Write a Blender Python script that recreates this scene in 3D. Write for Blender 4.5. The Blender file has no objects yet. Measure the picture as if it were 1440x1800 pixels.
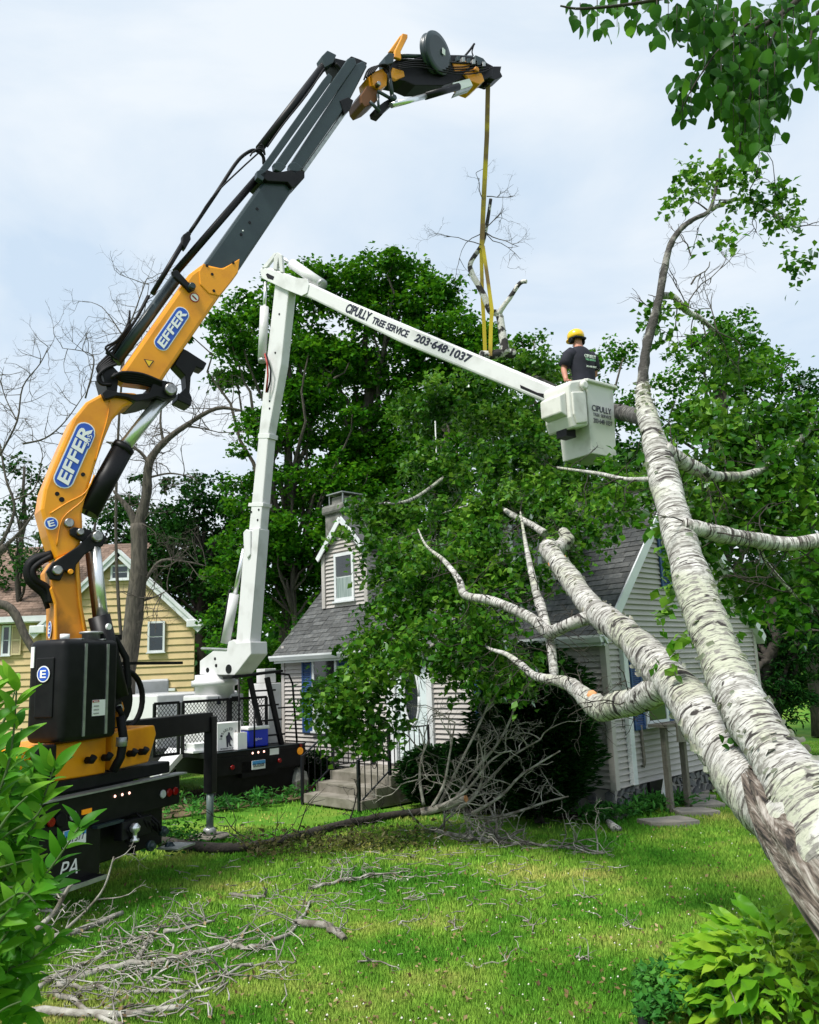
import bpy, bmesh, math, random
import numpy as np
from mathutils import Vector, Matrix
# ------------------------------------------------------------------ camera, sky, sun, exposure
FPX, PITCH, ROLL, CAMZ = 1450.0, math.radians(10.8), math.radians(2.24), 2.4
SC = bpy.context.scene
_F = np.array([0, math.cos(PITCH), math.sin(PITCH)]); _R0 = np.array([1., 0, 0]); _U0 = np.array([0, -math.sin(PITCH), math.cos(PITCH)])
_R = math.cos(ROLL)*_R0 - math.sin(ROLL)*_U0; _U = math.sin(ROLL)*_R0 + math.cos(ROLL)*_U0
CAM = np.array([0, 0, CAMZ])
cd = bpy.data.cameras.new('camera'); cam = bpy.data.objects.new('camera', cd); SC.collection.objects.link(cam)
cd.sensor_fit = 'HORIZONTAL'; cd.sensor_width = 36.0; cd.lens = 36.0*FPX/1440.0; cd.clip_start = 0.05; cd.clip_end = 2000
M = Matrix.Identity(4)
for i in range(3):
    M[i][0] = _R[i]; M[i][1] = _U[i]; M[i][2] = -_F[i]; M[i][3] = CAM[i]
cam.matrix_world = M; SC.camera = cam
SUN_EL, SUN_AZ = math.radians(58), math.radians(222)      # azimuth measured from +Y clockwise: behind the camera, to the left
W = bpy.data.worlds.new('World'); SC.world = W; W.use_nodes = True
nt = W.node_tree; nt.nodes.clear()
def wn(t): return nt.nodes.new(t)
wo = wn('ShaderNodeOutputWorld'); bg = wn('ShaderNodeBackground'); bg.inputs[1].default_value = 0.086
sk = wn('ShaderNodeTexSky'); sk.sky_type = 'NISHITA'; sk.sun_disc = False; sk.sun_elevation = SUN_EL; sk.sun_rotation = SUN_AZ; sk.air_density = 1.0; sk.dust_density = 2.0
tc = wn('ShaderNodeTexCoord'); mp = wn('ShaderNodeMapping'); mp.inputs['Scale'].default_value = (1, 1, 2.2)
nz = wn('ShaderNodeTexNoise'); nz.inputs['Scale'].default_value = 2.1; nz.inputs['Detail'].default_value = 7; nz.inputs['Roughness'].default_value = .52; nz.inputs['Distortion'].default_value = .5
cr = wn('ShaderNodeValToRGB'); cr.color_ramp.elements[0].position = .38; cr.color_ramp.elements[0].color = (6.2, 7.5, 8.9, 1); cr.color_ramp.elements[1].position = .60; cr.color_ramp.elements[1].color = (8.6, 9.2, 9.7, 1)
mx = wn('ShaderNodeMixRGB'); mx.inputs[0].default_value = .86
L = nt.links.new
L(tc.outputs['Generated'], mp.inputs[0]); L(mp.outputs[0], nz.inputs[0]); L(nz.outputs[0], cr.inputs[0]); L(sk.outputs[0], mx.inputs[1]); L(cr.outputs[0], mx.inputs[2]); L(mx.outputs[0], bg.inputs[0]); L(bg.outputs[0], wo.inputs[0])
sl = bpy.data.lights.new('sun', 'SUN'); sl.energy = 4.0; sl.angle = math.radians(14); sl.color = (1, .965, .91)
so = bpy.data.objects.new('sun', sl); SC.collection.objects.link(so)
sd = Vector((math.sin(SUN_AZ)*math.cos(SUN_EL), math.cos(SUN_AZ)*math.cos(SUN_EL), math.sin(SUN_EL)))
so.rotation_euler = sd.to_track_quat('Z', 'Y').to_euler()
SC.view_settings.view_transform = 'Standard'; SC.view_settings.look = 'None'; SC.view_settings.exposure = 0.42; SC.view_settings.gamma = 1.0
SC.render.engine = 'CYCLES'; SC.cycles.max_bounces = 6; SC.cycles.transparent_max_bounces = 6; SC.cycles.use_denoising = True
# ------------------------------------------------------------------ layout helpers: a line of sight met with a real plane of the place
def V(*a): return np.array(a, float)
def ray(px, py): return _F + _R*(px-720)/FPX + _U*(900-py)/FPX
def P(px, py, Y): d = ray(px, py); return CAM + d*Y/d[1]
def G(px, py, z=0.): d = ray(px, py); return CAM + d*(z-CAMZ)/d[2]
def PL(px, py, o, n): d = ray(px, py); return CAM + d*(np.dot(o-CAM, n)/np.dot(d, n))
def nrm(v): v = np.asarray(v, float); return v/np.linalg.norm(v)
rng = np.random.default_rng(7); random.seed(7)
UP = V(0, 0, 1)
# ------------------------------------------------------------------ object helpers
OFF = {}
def link(o, parent=None):
    SC.collection.objects.link(o)
    if parent is not None: o.parent = parent
    return o
def props(o, label=None, cat=None, group=None, kind=None):
    for k, v in (('label', label), ('category', cat), ('group', group), ('kind', kind)):
        if v: o[k] = v
    return o
def thing(name, label, cat, loc=(0, 0, 0), group=None):
    o = bpy.data.objects.new(name, None); o.empty_display_size = .2; o.location = [float(c) for c in loc]; link(o)
    OFF[o.name] = V(*loc); return props(o, label, cat, group)
class MB:
    def __init__(s): s.v = []; s.f = []; s.sm = []; s.uv = {}
    def box(s, c, size, ax=None):
        c = V(*c); ax = np.eye(3) if ax is None else ax; h = V(*size)/2; b = len(s.v)
        for sx, sy, sz in ((-1,-1,-1),(1,-1,-1),(1,1,-1),(-1,1,-1),(-1,-1,1),(1,-1,1),(1,1,1),(-1,1,1)):
            s.v.append(c + ax[0]*h[0]*sx + ax[1]*h[1]*sy + ax[2]*h[2]*sz)
        for q in ((0,3,2,1),(4,5,6,7),(0,1,5,4),(1,2,6,5),(2,3,7,6),(3,0,4,7)): s.f.append([b+i for i in q]); s.sm.append(False)
        return s
    def prism(s, pts, ext):
        b = len(s.v); n = len(pts); ext = V(*ext)
        s.v += [V(*p) for p in pts] + [V(*p)+ext for p in pts]
        s.f.append(list(range(b, b+n))); s.f.append(list(range(b+2*n-1, b+n-1, -1))); s.sm += [False]*2
        for i in range(n): j = (i+1) % n; s.f.append([b+i, b+n+i, b+n+j, b+j]); s.sm.append(False)
        return s
    def tube(s, path, rad, seg=8, cap=True, uv=False, jit=0., u0=0.):
        path = [V(*p) for p in path]; n = len(path)
        rad = [rad]*n if np.isscalar(rad) else list(rad)
        t = [nrm(path[min(i+1, n-1)]-path[max(i-1, 0)]) for i in range(n)]
        a = np.cross(t[0], UP if abs(t[0][2]) < .95 else V(1, 0, 0)); a = nrm(a); b = len(s.v); ln = 0.
        for i in range(n):
            if i: a = nrm(a - t[i]*np.dot(a, t[i])); ln += np.linalg.norm(path[i]-path[i-1])
            c = np.cross(t[i], a)
            for k in range(seg):
                an = 2*math.pi*k/seg; r = rad[i]*(1+(jit*rng.normal() if jit else 0))
                if uv: q_ = max(rad[i], .02); s.uv[len(s.v)] = (u0+q_*math.cos(an), q_*math.sin(an), ln+u0)
                s.v.append(path[i] + r*(math.cos(an)*a + math.sin(an)*c))
        for i in range(n-1):
            for k in range(seg):
                k2 = (k+1) % seg; s.f.append([b+i*seg+k, b+i*seg+k2, b+(i+1)*seg+k2, b+(i+1)*seg+k]); s.sm.append(True)
        if cap:
            s.f.append([b+k for k in range(seg-1, -1, -1)]); s.f.append([b+(n-1)*seg+k for k in range(seg)]); s.sm += [False]*2
        return s
    def bar(s, p, q, r, seg=8): return s.tube([p, q], r, seg)
    def beam(s, p, q, w, h, side=None):
        p, q = V(*p), V(*q); d = q-p; l = np.linalg.norm(d); d = d/l
        sd_ = np.cross(d, UP) if side is None else V(*side); sd_ = nrm(sd_ - d*np.dot(sd_, d)); u = np.cross(sd_, d)
        return s.box((p+q)/2, (l, w, h), [d, sd_, u])
    def lathe(s, c, axis, prof, seg=24):
        c = V(*c); axis = nrm(axis); a = nrm(np.cross(axis, UP if abs(axis[2]) < .9 else V(1, 0, 0))); d = np.cross(axis, a); b = len(s.v); n = len(prof)
        for r, h in prof:
            for k in range(seg): an = 2*math.pi*k/seg; s.v.append(c + axis*h + max(r, 1e-4)*(math.cos(an)*a+math.sin(an)*d))
        for i in range(n-1):
            flat = abs(prof[i][1]-prof[i+1][1]) < 1e-6
            for k in range(seg): k2 = (k+1) % seg; s.f.append([b+i*seg+k, b+i*seg+k2, b+(i+1)*seg+k2, b+(i+1)*seg+k]); s.sm.append(not flat)
        s.f.append([b+k for k in range(seg-1, -1, -1)]); s.f.append([b+(n-1)*seg+k for k in range(seg)]); s.sm += [False]*2
        return s
    def loft(s, rings, cap=True, smooth=True):
        b = len(s.v); m = len(rings[0]); n = len(rings)
        for r in rings: s.v += [V(*p) for p in r]
        for i in range(n-1):
            for k in range(m): k2 = (k+1) % m; s.f.append([b+i*m+k, b+i*m+k2, b+(i+1)*m+k2, b+(i+1)*m+k]); s.sm.append(smooth)
        if cap: s.f.append([b+k for k in range(m-1, -1, -1)]); s.f.append([b+(n-1)*m+k for k in range(m)]); s.sm += [smooth]*2
        return s
    def quad(s, *p): b = len(s.v); s.v += [V(*q) for q in p]; s.f.append(list(range(b, b+len(p)))); s.sm.append(False); return s
    def build(s, name, mat, parent=None, bevel=0., label=None, cat=None, group=None, kind=None, recalc=True, loc=None):
        o_ = OFF.get(parent.name, V(0, 0, 0)) if parent is not None else (V(*loc) if loc is not None else V(0, 0, 0))
        me = bpy.data.meshes.new(name); me.from_pydata([tuple(v-o_) for v in s.v], [], s.f)
        me.polygons.foreach_set('use_smooth', s.sm)
        if s.uv:
            at = me.attributes.new('bark', 'FLOAT_VECTOR', 'POINT')
            at.data.foreach_set('vector', np.array([s.uv.get(i, (0, 0, 0)) for i in range(len(s.v))], np.float32).ravel())
        me.materials.append(mat)
        if recalc:
            bm = bmesh.new(); bm.from_mesh(me); bmesh.ops.recalc_face_normals(bm, faces=bm.faces); bm.to_mesh(me); bm.free()
        o = bpy.data.objects.new(name, me); link(o, parent); OFF[o.name] = o_
        if loc is not None and parent is None: o.location = [float(c) for c in loc]
        if bevel: m = o.modifiers.new('bevel', 'BEVEL'); m.width = bevel; m.segments = 2; m.limit_method = 'ANGLE'; m.angle_limit = .6
        return props(o, label, cat, group, kind)
def npmesh(name, co, faces, mat, parent=None, smooth=False, **kw):
    """co (n,3) world, faces (m,k)"""
    o_ = OFF.get(parent.name, V(0, 0, 0)) if parent is not None else V(0, 0, 0)
    me = bpy.data.meshes.new(name); m, k = faces.shape
    me.vertices.add(len(co)); me.vertices.foreach_set('co', (co-o_).astype(np.float32).ravel())
    me.loops.add(m*k); me.loops.foreach_set('vertex_index', faces.astype(np.int32).ravel())
    me.polygons.add(m); me.polygons.foreach_set('loop_start', np.arange(0, m*k, k, dtype=np.int32))
    me.update(calc_edges=True); me.validate()
    if smooth: me.polygons.foreach_set('use_smooth', np.ones(m, bool))
    me.materials.append(mat)
    o = bpy.data.objects.new(name, me); link(o, parent); OFF[o.name] = o_
    return props(o, **kw)
def unit(a): return a/np.maximum(np.linalg.norm(a, axis=-1, keepdims=True), 1e-9)
def leaves(name, C, mat, parent=None, L=.06, Wd=.75, droop=.3, flat=.5, fold=.25, axis=None, **kw):
    """one leaf blade (rhombus folded on its midrib) at every point of C"""
    n = len(C); C = np.asarray(C); L = L*(rng.uniform(.7, 1.25, n))[:, None]
    ax = rng.normal(size=(n, 3)) if axis is None else axis+rng.normal(size=(n, 3))*.35
    ax[:, 2] = ax[:, 2]*.6 - droop; ax = unit(ax)
    up = rng.normal(size=(n, 3)); up[:, 2] = np.abs(up[:, 2]) + flat; sd = unit(np.cross(ax, up)); up = np.cross(sd, ax)
    co = np.empty((n, 4, 3)); co[:, 0] = C; co[:, 2] = C+ax*L
    mid = C+ax*L*.42+up*L*fold*.5
    co[:, 1] = mid+sd*L*Wd*.5; co[:, 3] = mid-sd*L*Wd*.5
    b = np.arange(n)[:, None]*4
    f = np.concatenate([b+np.array([[0, 1, 2]]), b+np.array([[0, 2, 3]])], 0)
    return npmesh(name, co.reshape(-1, 3), f, mat, parent, **kw)
def leafmesh(name, L, Wd, mat, curl=.15, fold=.2, n=6, tip=1.0, wave=0.):
    v = []; f = []
    for i in range(n+1):
        t = i/n; w = Wd*L*.5*math.sin(math.pi*t**.8)**.8*(1-.25*t*tip) if 0 < t < 1 else .002
        z = -curl*L*t*t + .03*L*math.sin(t*3)
        for s_ in (-1, 0, 1): v.append((s_*w, t*L, z + abs(s_)*fold*w + wave*L*.05*math.sin(t*9+s_)))
    for i in range(n):
        for k in range(2): a = i*3+k; f.append((a, a+1, a+4, a+3))
    me = bpy.data.meshes.new(name); me.from_pydata(v, [], f); me.polygons.foreach_set('use_smooth', [True]*len(f)); me.materials.append(mat); return me
def leaf_mass(name, me, pos, ax, up, sc, parent, **kw):
    """many full leaf blades joined in one mesh"""
    v = np.array([q.co[:] for q in me.vertices]); f = np.array([list(p.vertices) for p in me.polygons]); n = len(pos)
    ax = unit(ax); sd = unit(np.cross(ax, up)); u = np.cross(sd, ax); sc = np.asarray(sc).reshape(-1, 1, 1)
    co = pos[:, None]+sc*(v[None, :, :1]*sd[:, None]+v[None, :, 1:2]*ax[:, None]+v[None, :, 2:]*u[:, None])
    return npmesh(name, co.reshape(-1, 3), (np.arange(n)[:, None, None]*len(v)+f[None]).reshape(-1, f.shape[1]), me.materials[0], parent, smooth=True, **kw)
def place_leaf(name, me, parent, pos, ax, up, sc=1.0):
    o = bpy.data.objects.new(name, me); link(o, parent); ax = nrm(ax); sd_ = nrm(np.cross(ax, up)); u = np.cross(sd_, ax)
    o_ = OFF[parent.name]; m = Matrix.Identity(4)
    for i in range(3): m[i][0] = sd_[i]*sc; m[i][1] = ax[i]*sc; m[i][2] = u[i]*sc; m[i][3] = pos[i]-o_[i]
    o.matrix_local = m; return o
def text(name, body, c, right, up, w, h, mat, parent, ext=.0012, bold=.0, shear=0.):
    cu = bpy.data.curves.new(name, 'FONT'); cu.body = body; cu.align_x = 'CENTER'; cu.align_y = 'CENTER'; cu.extrude = .002; cu.offset = bold; cu.shear = shear; cu.resolution_u = 3
    t = bpy.data.objects.new(name, cu); SC.collection.objects.link(t); bpy.context.view_layer.update()
    me = bpy.data.meshes.new_from_object(t.evaluated_get(bpy.context.evaluated_depsgraph_get())); bpy.data.objects.remove(t); bpy.data.curves.remove(cu)
    co = np.array([v.co[:] for v in me.vertices]); lo, hi = co.min(0), co.max(0); co = co-(lo+hi)/2
    right = nrm(right); up = nrm(up-right*np.dot(up, right)); n = np.cross(right, up)
    sx = w/(hi[0]-lo[0]); sy = h/(hi[1]-lo[1]) if h else sx
    Wc = V(*c)+co[:, :1]*sx*right+co[:, 1:2]*sy*up+np.sign(co[:, 2:3])*ext*n - OFF.get(parent.name, V(0, 0, 0))
    me.vertices.foreach_set('co', Wc.astype(np.float32).ravel()); me.update(); me.materials.clear(); me.materials.append(mat); me.name = name
    o = bpy.data.objects.new(name, me); link(o, parent); OFF[o.name] = OFF.get(parent.name, V(0, 0, 0)); return o
# ------------------------------------------------------------------ materials
def mat(name, col, rough=.55, metal=0., col2=None, scale=6., detail=4., bump=0., bscale=30., lo=.35, hi=.65, spec=.4, coat=0., stretch=None, emit=None, coords='Object', isl=0.):
    m = bpy.data.materials.new(name); m.use_nodes = True; t = m.node_tree; b = t.nodes['Principled BSDF']; k = t.links.new
    b.inputs['Base Color'].default_value = (*col, 1); b.inputs['Roughness'].default_value = rough; b.inputs['Metallic'].default_value = metal
    b.inputs['Specular IOR Level'].default_value = spec
    if coat: b.inputs['Coat Weight'].default_value = coat; b.inputs['Coat Roughness'].default_value = .15
    if emit: b.inputs['Emission Color'].default_value = (*emit[0], 1); b.inputs['Emission Strength'].default_value = emit[1]
    co = t.nodes.new('ShaderNodeTexCoord'); src = co.outputs[coords]
    if coords == 'Position': pass
    if stretch:
        mpn = t.nodes.new('ShaderNodeMapping'); mpn.inputs['Scale'].default_value = stretch; k(src, mpn.inputs[0]); src = mpn.outputs[0]
    colout = None
    if col2 is not None:
        n = t.nodes.new('ShaderNodeTexNoise'); n.inputs['Scale'].default_value = scale; n.inputs['Detail'].default_value = detail; k(src, n.inputs[0])
        r = t.nodes.new('ShaderNodeValToRGB'); r.color_ramp.elements[0].position = lo; r.color_ramp.elements[1].position = hi
        r.color_ramp.elements[0].color = (*col, 1); r.color_ramp.elements[1].color = (*col2, 1); k(n.outputs[0], r.inputs[0]); colout = r.outputs[0]
    if isl:
        g = t.nodes.new('ShaderNodeNewGeometry'); h = t.nodes.new('ShaderNodeHueSaturation'); mr = t.nodes.new('ShaderNodeMapRange')
        mr.inputs[3].default_value = 1-isl; mr.inputs[4].default_value = 1+isl; k(g.outputs['Random Per Island'], mr.inputs[0]); k(mr.outputs[0], h.inputs['Value'])
        if colout is not None: k(colout, h.inputs['Color'])
        else: h.inputs['Color'].default_value = (*col, 1)
        colout = h.outputs[0]
    if colout is not None: k(colout, b.inputs['Base Color'])
    if bump:
        n2 = t.nodes.new('ShaderNodeTexNoise'); n2.inputs['Scale'].default_value = bscale; n2.inputs['Detail'].default_value = 5; k(src, n2.inputs[0])
        bp = t.nodes.new('ShaderNodeBump'); bp.inputs['Strength'].default_value = bump; bp.inputs['Distance'].default_value = .02; k(n2.outputs[0], bp.inputs['Height']); k(bp.outputs[0], b.inputs['Normal'])
    return m
def leafmat(name, c1, c2, c3=None, trans=.35, gloss=.1, rough=.4, objrand=False, clus=1.6):
    m = bpy.data.materials.new(name); m.use_nodes = True; t = m.node_tree; t.nodes.clear(); k = t.links.new; N = t.nodes.new
    o = N('ShaderNodeOutputMaterial'); d = N('ShaderNodeBsdfDiffuse'); tr = N('ShaderNodeBsdfTranslucent'); gl = N('ShaderNodeBsdfGlossy'); gl.inputs['Roughness'].default_value = rough
    g = N('ShaderNodeNewGeometry'); oi = N('ShaderNodeObjectInfo'); r = N('ShaderNodeValToRGB'); e = r.color_ramp.elements
    e[0].color = (*c1, 1); e[0].position = .12; e[1].color = (*c2, 1); e[1].position = .5
    if c3: x = e.new(.9); x.color = (*c3, 1)
    fa = N('ShaderNodeMath'); fa.operation = 'ADD'; fb_ = N('ShaderNodeMath'); fb_.operation = 'FRACT'; k(oi.outputs['Random'], fa.inputs[0]); k(g.outputs['Random Per Island'], fa.inputs[1]); k(fa.outputs[0], fb_.inputs[0])
    cn_ = N('ShaderNodeTexNoise'); cn_.inputs['Scale'].default_value = clus; cn_.inputs['Detail'].default_value = 3; k(g.outputs['Position'], cn_.inputs[0]); cm = N('ShaderNodeMapRange'); cm.inputs[1].default_value = .32; cm.inputs[2].default_value = .68; k(cn_.outputs[0], cm.inputs[0])
    ml = N('ShaderNodeMix'); ml.inputs[0].default_value = .5; k(fb_.outputs[0], ml.inputs[2]); k(cm.outputs[0], ml.inputs[3]); k(ml.outputs[0], r.inputs[0])
    hs = N('ShaderNodeHueSaturation'); hs.inputs['Value'].default_value = 1.5; hs.inputs['Hue'].default_value = .485; k(r.outputs[0], hs.inputs['Color'])
    k(r.outputs[0], d.inputs[0]); k(hs.outputs[0], tr.inputs[0]); gl.inputs[0].default_value = (.9, 1, .95, 1)
    a = N('ShaderNodeMixShader'); a.inputs[0].default_value = trans; k(d.outputs[0], a.inputs[1]); k(tr.outputs[0], a.inputs[2])
    b = N('ShaderNodeMixShader'); fr = N('ShaderNodeFresnel'); fr.inputs[0].default_value = 1.35; mm = N('ShaderNodeMath'); mm.operation = 'MULTIPLY'; mm.inputs[1].default_value = gloss*8; k(fr.outputs[0], mm.inputs[0]); k(mm.outputs[0], b.inputs[0])
    k(a.outputs[0], b.inputs[1]); k(gl.outputs[0], b.inputs[2]); k(b.outputs[0], o.inputs[0]); return m
def birchmat():
    m = bpy.data.materials.new('birch_bark'); m.use_nodes = True; t = m.node_tree; b = t.nodes['Principled BSDF']; k = t.links.new; N = t.nodes.new
    uv = N('ShaderNodeAttribute'); uv.attribute_name = 'bark'; b.inputs['Roughness'].default_value = .8; b.inputs['Specular IOR Level'].default_value = .2
    def noise(sc, det, sx, sy, dist=0.):
        mp_ = N('ShaderNodeMapping'); mp_.inputs['Scale'].default_value = (sx, sx, sy); k(uv.outputs['Vector'], mp_.inputs[0])
        n = N('ShaderNodeTexNoise'); n.inputs['Scale'].default_value = sc; n.inputs['Detail'].default_value = det; n.inputs['Distortion'].default_value = dist; k(mp_.outputs[0], n.inputs[0]); return n.outputs[0]
    def ramp(src, p0, p1):
        r = N('ShaderNodeValToRGB'); r.color_ramp.elements[0].position = p0; r.color_ramp.elements[1].position = p1; k(src, r.inputs[0]); return r.outputs[0]
    def mix(fac, a, c):
        x = N('ShaderNodeMixRGB'); k(fac, x.inputs[0])
        if isinstance(a, tuple): x.inputs[1].default_value = (*a, 1)
        else: k(a, x.inputs[1])
        if isinstance(c, tuple): x.inputs[2].default_value = (*c, 1)
        else: k(c, x.inputs[2])
        return x.outputs[0]
    base = mix(ramp(noise(1, 5, 4, 9, .4), .35, .65), (.60, .59, .56), (.37, .36, .335))
    moss = mix(ramp(noise(1, 7, 1.9, 1.3, .5), .50, .60), base, (.42, .43, .34))
    sp = ramp(noise(1, 9, 12, 40, .6), .50, .58)
    c2 = mix(sp, moss, (.22, .21, .19))
    ln = ramp(noise(1, 7, 3.6, 58, .6), .58, .62)
    c3 = mix(ln, c2, (.07, .06, .055))
    pt = ramp(noise(1, 9, 3.4, 9.0, 1.1), .615, .65)
    c4 = mix(pt, c3, (.045, .04, .038))
    k(c4, b.inputs['Base Color'])
    bp = N('ShaderNodeBump'); bp.inputs['Strength'].default_value = .9; bp.inputs['Distance'].default_value = .02
    hh = N('ShaderNodeMath'); hh.operation = 'ADD'; k(noise(1, 6, 3, 40, .8), hh.inputs[0]); k(noise(1, 6, 18, 22, .3), hh.inputs[1]); k(hh.outputs[0], bp.inputs['Height']); k(bp.outputs[0], b.inputs['Normal'])
    return m
def rotmat():
    m = bpy.data.materials.new('rotten_wood'); m.use_nodes = True; t = m.node_tree; b = t.nodes['Principled BSDF']; k = t.links.new; N = t.nodes.new; b.inputs['Roughness'].default_value = .95
    at = N('ShaderNodeAttribute'); at.attribute_name = 'bark'; res = []
    for sx, sy, det in ((22, 4.5, 9), (60, 26, 6)):
        mp_ = N('ShaderNodeMapping'); mp_.inputs['Scale'].default_value = (sx, 1, sy); k(at.outputs['Vector'], mp_.inputs[0]); n = N('ShaderNodeTexNoise'); n.inputs['Scale'].default_value = 1; n.inputs['Detail'].default_value = det; n.inputs['Distortion'].default_value = .7; k(mp_.outputs[0], n.inputs[0]); res.append(n.outputs[0])
    ad = N('ShaderNodeMix'); ad.inputs[0].default_value = .35; k(res[0], ad.inputs[2]); k(res[1], ad.inputs[3])
    r = N('ShaderNodeValToRGB'); e = r.color_ramp.elements; e[0].position, e[0].color = .40, (.012, .010, .009, 1); e[1].position, e[1].color = .64, (.40, .37, .33, 1); x = e.new(.5); x.color = (.12, .095, .075, 1); k(ad.outputs[0], r.inputs[0]); k(r.outputs[0], b.inputs['Base Color'])
    bp = N('ShaderNodeBump'); bp.inputs['Strength'].default_value = 1; bp.inputs['Distance'].default_value = .04; k(ad.outputs[0], bp.inputs['Height']); k(bp.outputs[0], b.inputs['Normal']); return m
def worldmat(name, stops, scale, rough=.9, bump=.3, bscale=60, detail=6):
    """ground-like surface: colours by world position"""
    m = bpy.data.materials.new(name); m.use_nodes = True; t = m.node_tree; b = t.nodes['Principled BSDF']; k = t.links.new; N = t.nodes.new
    g = N('ShaderNodeNewGeometry'); n = N('ShaderNodeTexNoise'); n.inputs['Scale'].default_value = scale; n.inputs['Detail'].default_value = detail; n.inputs['Roughness'].default_value = .6; k(g.outputs['Position'], n.inputs[0])
    r = N('ShaderNodeValToRGB'); e = r.color_ramp.elements
    e[0].position, e[0].color = stops[0][0], (*stops[0][1], 1); e[1].position, e[1].color = stops[-1][0], (*stops[-1][1], 1)
    for p_, c_ in stops[1:-1]: x = e.new(p_); x.color = (*c_, 1)
    k(n.outputs[0], r.inputs[0]); hs = N('ShaderNodeHueSaturation'); mr = N('ShaderNodeMapRange'); mr.inputs[3].default_value = .7; mr.inputs[4].default_value = 1.35
    k(g.outputs['Random Per Island'], mr.inputs[0]); k(mr.outputs[0], hs.inputs['Value']); k(r.outputs[0], hs.inputs['Color']); k(hs.outputs[0], b.inputs['Base Color'])
    b.inputs['Roughness'].default_value = rough; b.inputs['Specular IOR Level'].default_value = .15
    if bump:
        n2 = N('ShaderNodeTexNoise'); n2.inputs['Scale'].default_value = bscale; n2.inputs['Detail'].default_value = 6; k(g.outputs['Position'], n2.inputs[0]); bp = N('ShaderNodeBump'); bp.inputs['Strength'].default_value = bump; bp.inputs['Distance'].default_value = .03; k(n2.outputs[0], bp.inputs['Height']); k(bp.outputs[0], b.inputs['Normal'])
    return m
ORANGE = mat('orange_paint', (.80, .31, .004), .42, col2=(.60, .20, .008), scale=2.8, detail=9, lo=.44, hi=.74, coat=.12, bump=.05, bscale=60)
ORANGE_DIRTY = mat('orange_paint_greasy', (.68, .25, .012), .5, col2=(.10, .05, .012), scale=3.2, lo=.47, hi=.78, detail=8)
SLATE = mat('slate_paint', (.016, .030, .036), .38, col2=(.024, .042, .048), scale=3, coat=.1)
BLACK = mat('black_paint', (.004, .004, .005), .45, col2=(.008, .008, .009), scale=8, spec=.22)
RUBBER = mat('black_rubber', (.005, .005, .006), .62, bump=.1, spec=.2)
TYRE = mat('tyre_rubber', (.008, .008, .009), .75, col2=(.016, .015, .014), scale=9, spec=.2)
CHROME = mat('chrome_rod', (.78, .79, .80), .28, .85)
STEEL = mat('pin_steel', (.38, .38, .37), .35, 1.0, col2=(.2, .2, .2), scale=20)
GALV = mat('galvanised_steel', (.42, .43, .42), .45, .7, col2=(.3, .31, .31), scale=10)
WHITE = mat('white_paint', (.64, .64, .64), .35, col2=(.43, .43, .41), scale=2.6, detail=9, lo=.5, hi=.85, coat=.15)
GLASSFIB = mat('bucket_gelcoat', (.63, .625, .58), .35, col2=(.38, .37, .32), scale=3.4, lo=.5, hi=.82, detail=10)
BLUE = mat('decal_blue', (.02, .09, .50), .35); DWHITE = mat('decal_white', (.82, .82, .82), .4); INK = mat('dark_ink', (.008, .010, .03), .5)
YEL = mat('warning_yellow', (.85, .52, .02), .4); RED = mat('red_lens', (.22, .004, .004), .2); AMBER = mat('amber_lens', (.75, .26, .01), .2, emit=((1, .4, .02), .15)); REDP = mat('red_paint', (.35, .03, .02), .5)
LEDW = mat('lit_marker_lamp', (1, .6, .5), .3, emit=((1, .55, .45), 2.0))
LENS = mat('clear_lens', (.5, .52, .52), .1)
SIDING = mat('vinyl_siding', (.43, .405, .385), .55, col2=(.36, .335, .305), scale=1.8, detail=8, lo=.35, hi=.8, bump=.03)
YSIDING = mat('yellow_siding', (.56, .43, .22), .7, col2=(.47, .36, .19), scale=1.5, bump=.05)
TRIM = mat('white_trim', (.66, .68, .69), .45, col2=(.56, .59, .60), scale=3)
SHINGLE = mat('asphalt_shingle', (.062, .066, .068), .95, col2=(.10, .102, .098), scale=14, isl=.35, bump=.25, bscale=120)
BSHINGLE = mat('brown_shingle', (.155, .105, .078), .95, col2=(.215, .15, .115), scale=12, isl=.3, bump=.2, bscale=90)
SHUT = mat('blue_shutter', (.022, .062, .175), .55, col2=(.03, .08, .2), scale=8); TANSHUT = mat('tan_shutter', (.55, .46, .27), .6)
PANE = mat('window_glass', (.015, .02, .022), .06, spec=.9); CURT = mat('curtain', (.30, .36, .34), .8, col2=(.16, .21, .2), scale=30, stretch=(1, 1, .05))
DOOR = mat('door_paint', (.60, .68, .69), .4); MORTAR = mat('mortar', (.30, .29, .27), .95, bump=.4); STONE = mat('field_stone', (.075, .08, .088), .8, col2=(.15, .15, .145), scale=7, isl=.4, bump=.4, bscale=25)
CONC = mat('concrete', (.24, .22, .185), .9, col2=(.14, .13, .10), scale=4, bump=.3, bscale=60); FLAG = mat('flagstone', (.30, .27, .23), .9, col2=(.20, .19, .17), scale=4, bump=.4, bscale=30)
WOODGREY = mat('weathered_wood', (.22, .20, .165), .85, col2=(.14, .125, .10), scale=8, stretch=(6, 6, 1), bump=.3)
IRON = mat('black_iron', (.008, .009, .012), .4); BRICKD = mat('chimney_stucco', (.21, .205, .19), .95, col2=(.11, .11, .10), scale=4, bump=.6, bscale=18)
BIRCH = birchmat(); STEMBARK = mat('dark_birch_stem', (.05, .046, .042), .9, col2=(.22, .21, .19), scale=9, lo=.5, hi=.66, bump=.8, bscale=40)
BARK = mat('grey_bark', (.115, .10, .08), .95, col2=(.05, .045, .037), scale=7, stretch=(3, 3, .6), bump=1.0, bscale=30)
DARKBARK = mat('dark_bark', (.05, .043, .034), .95, col2=(.024, .021, .018), scale=8, bump=.8, bscale=30)
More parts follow.
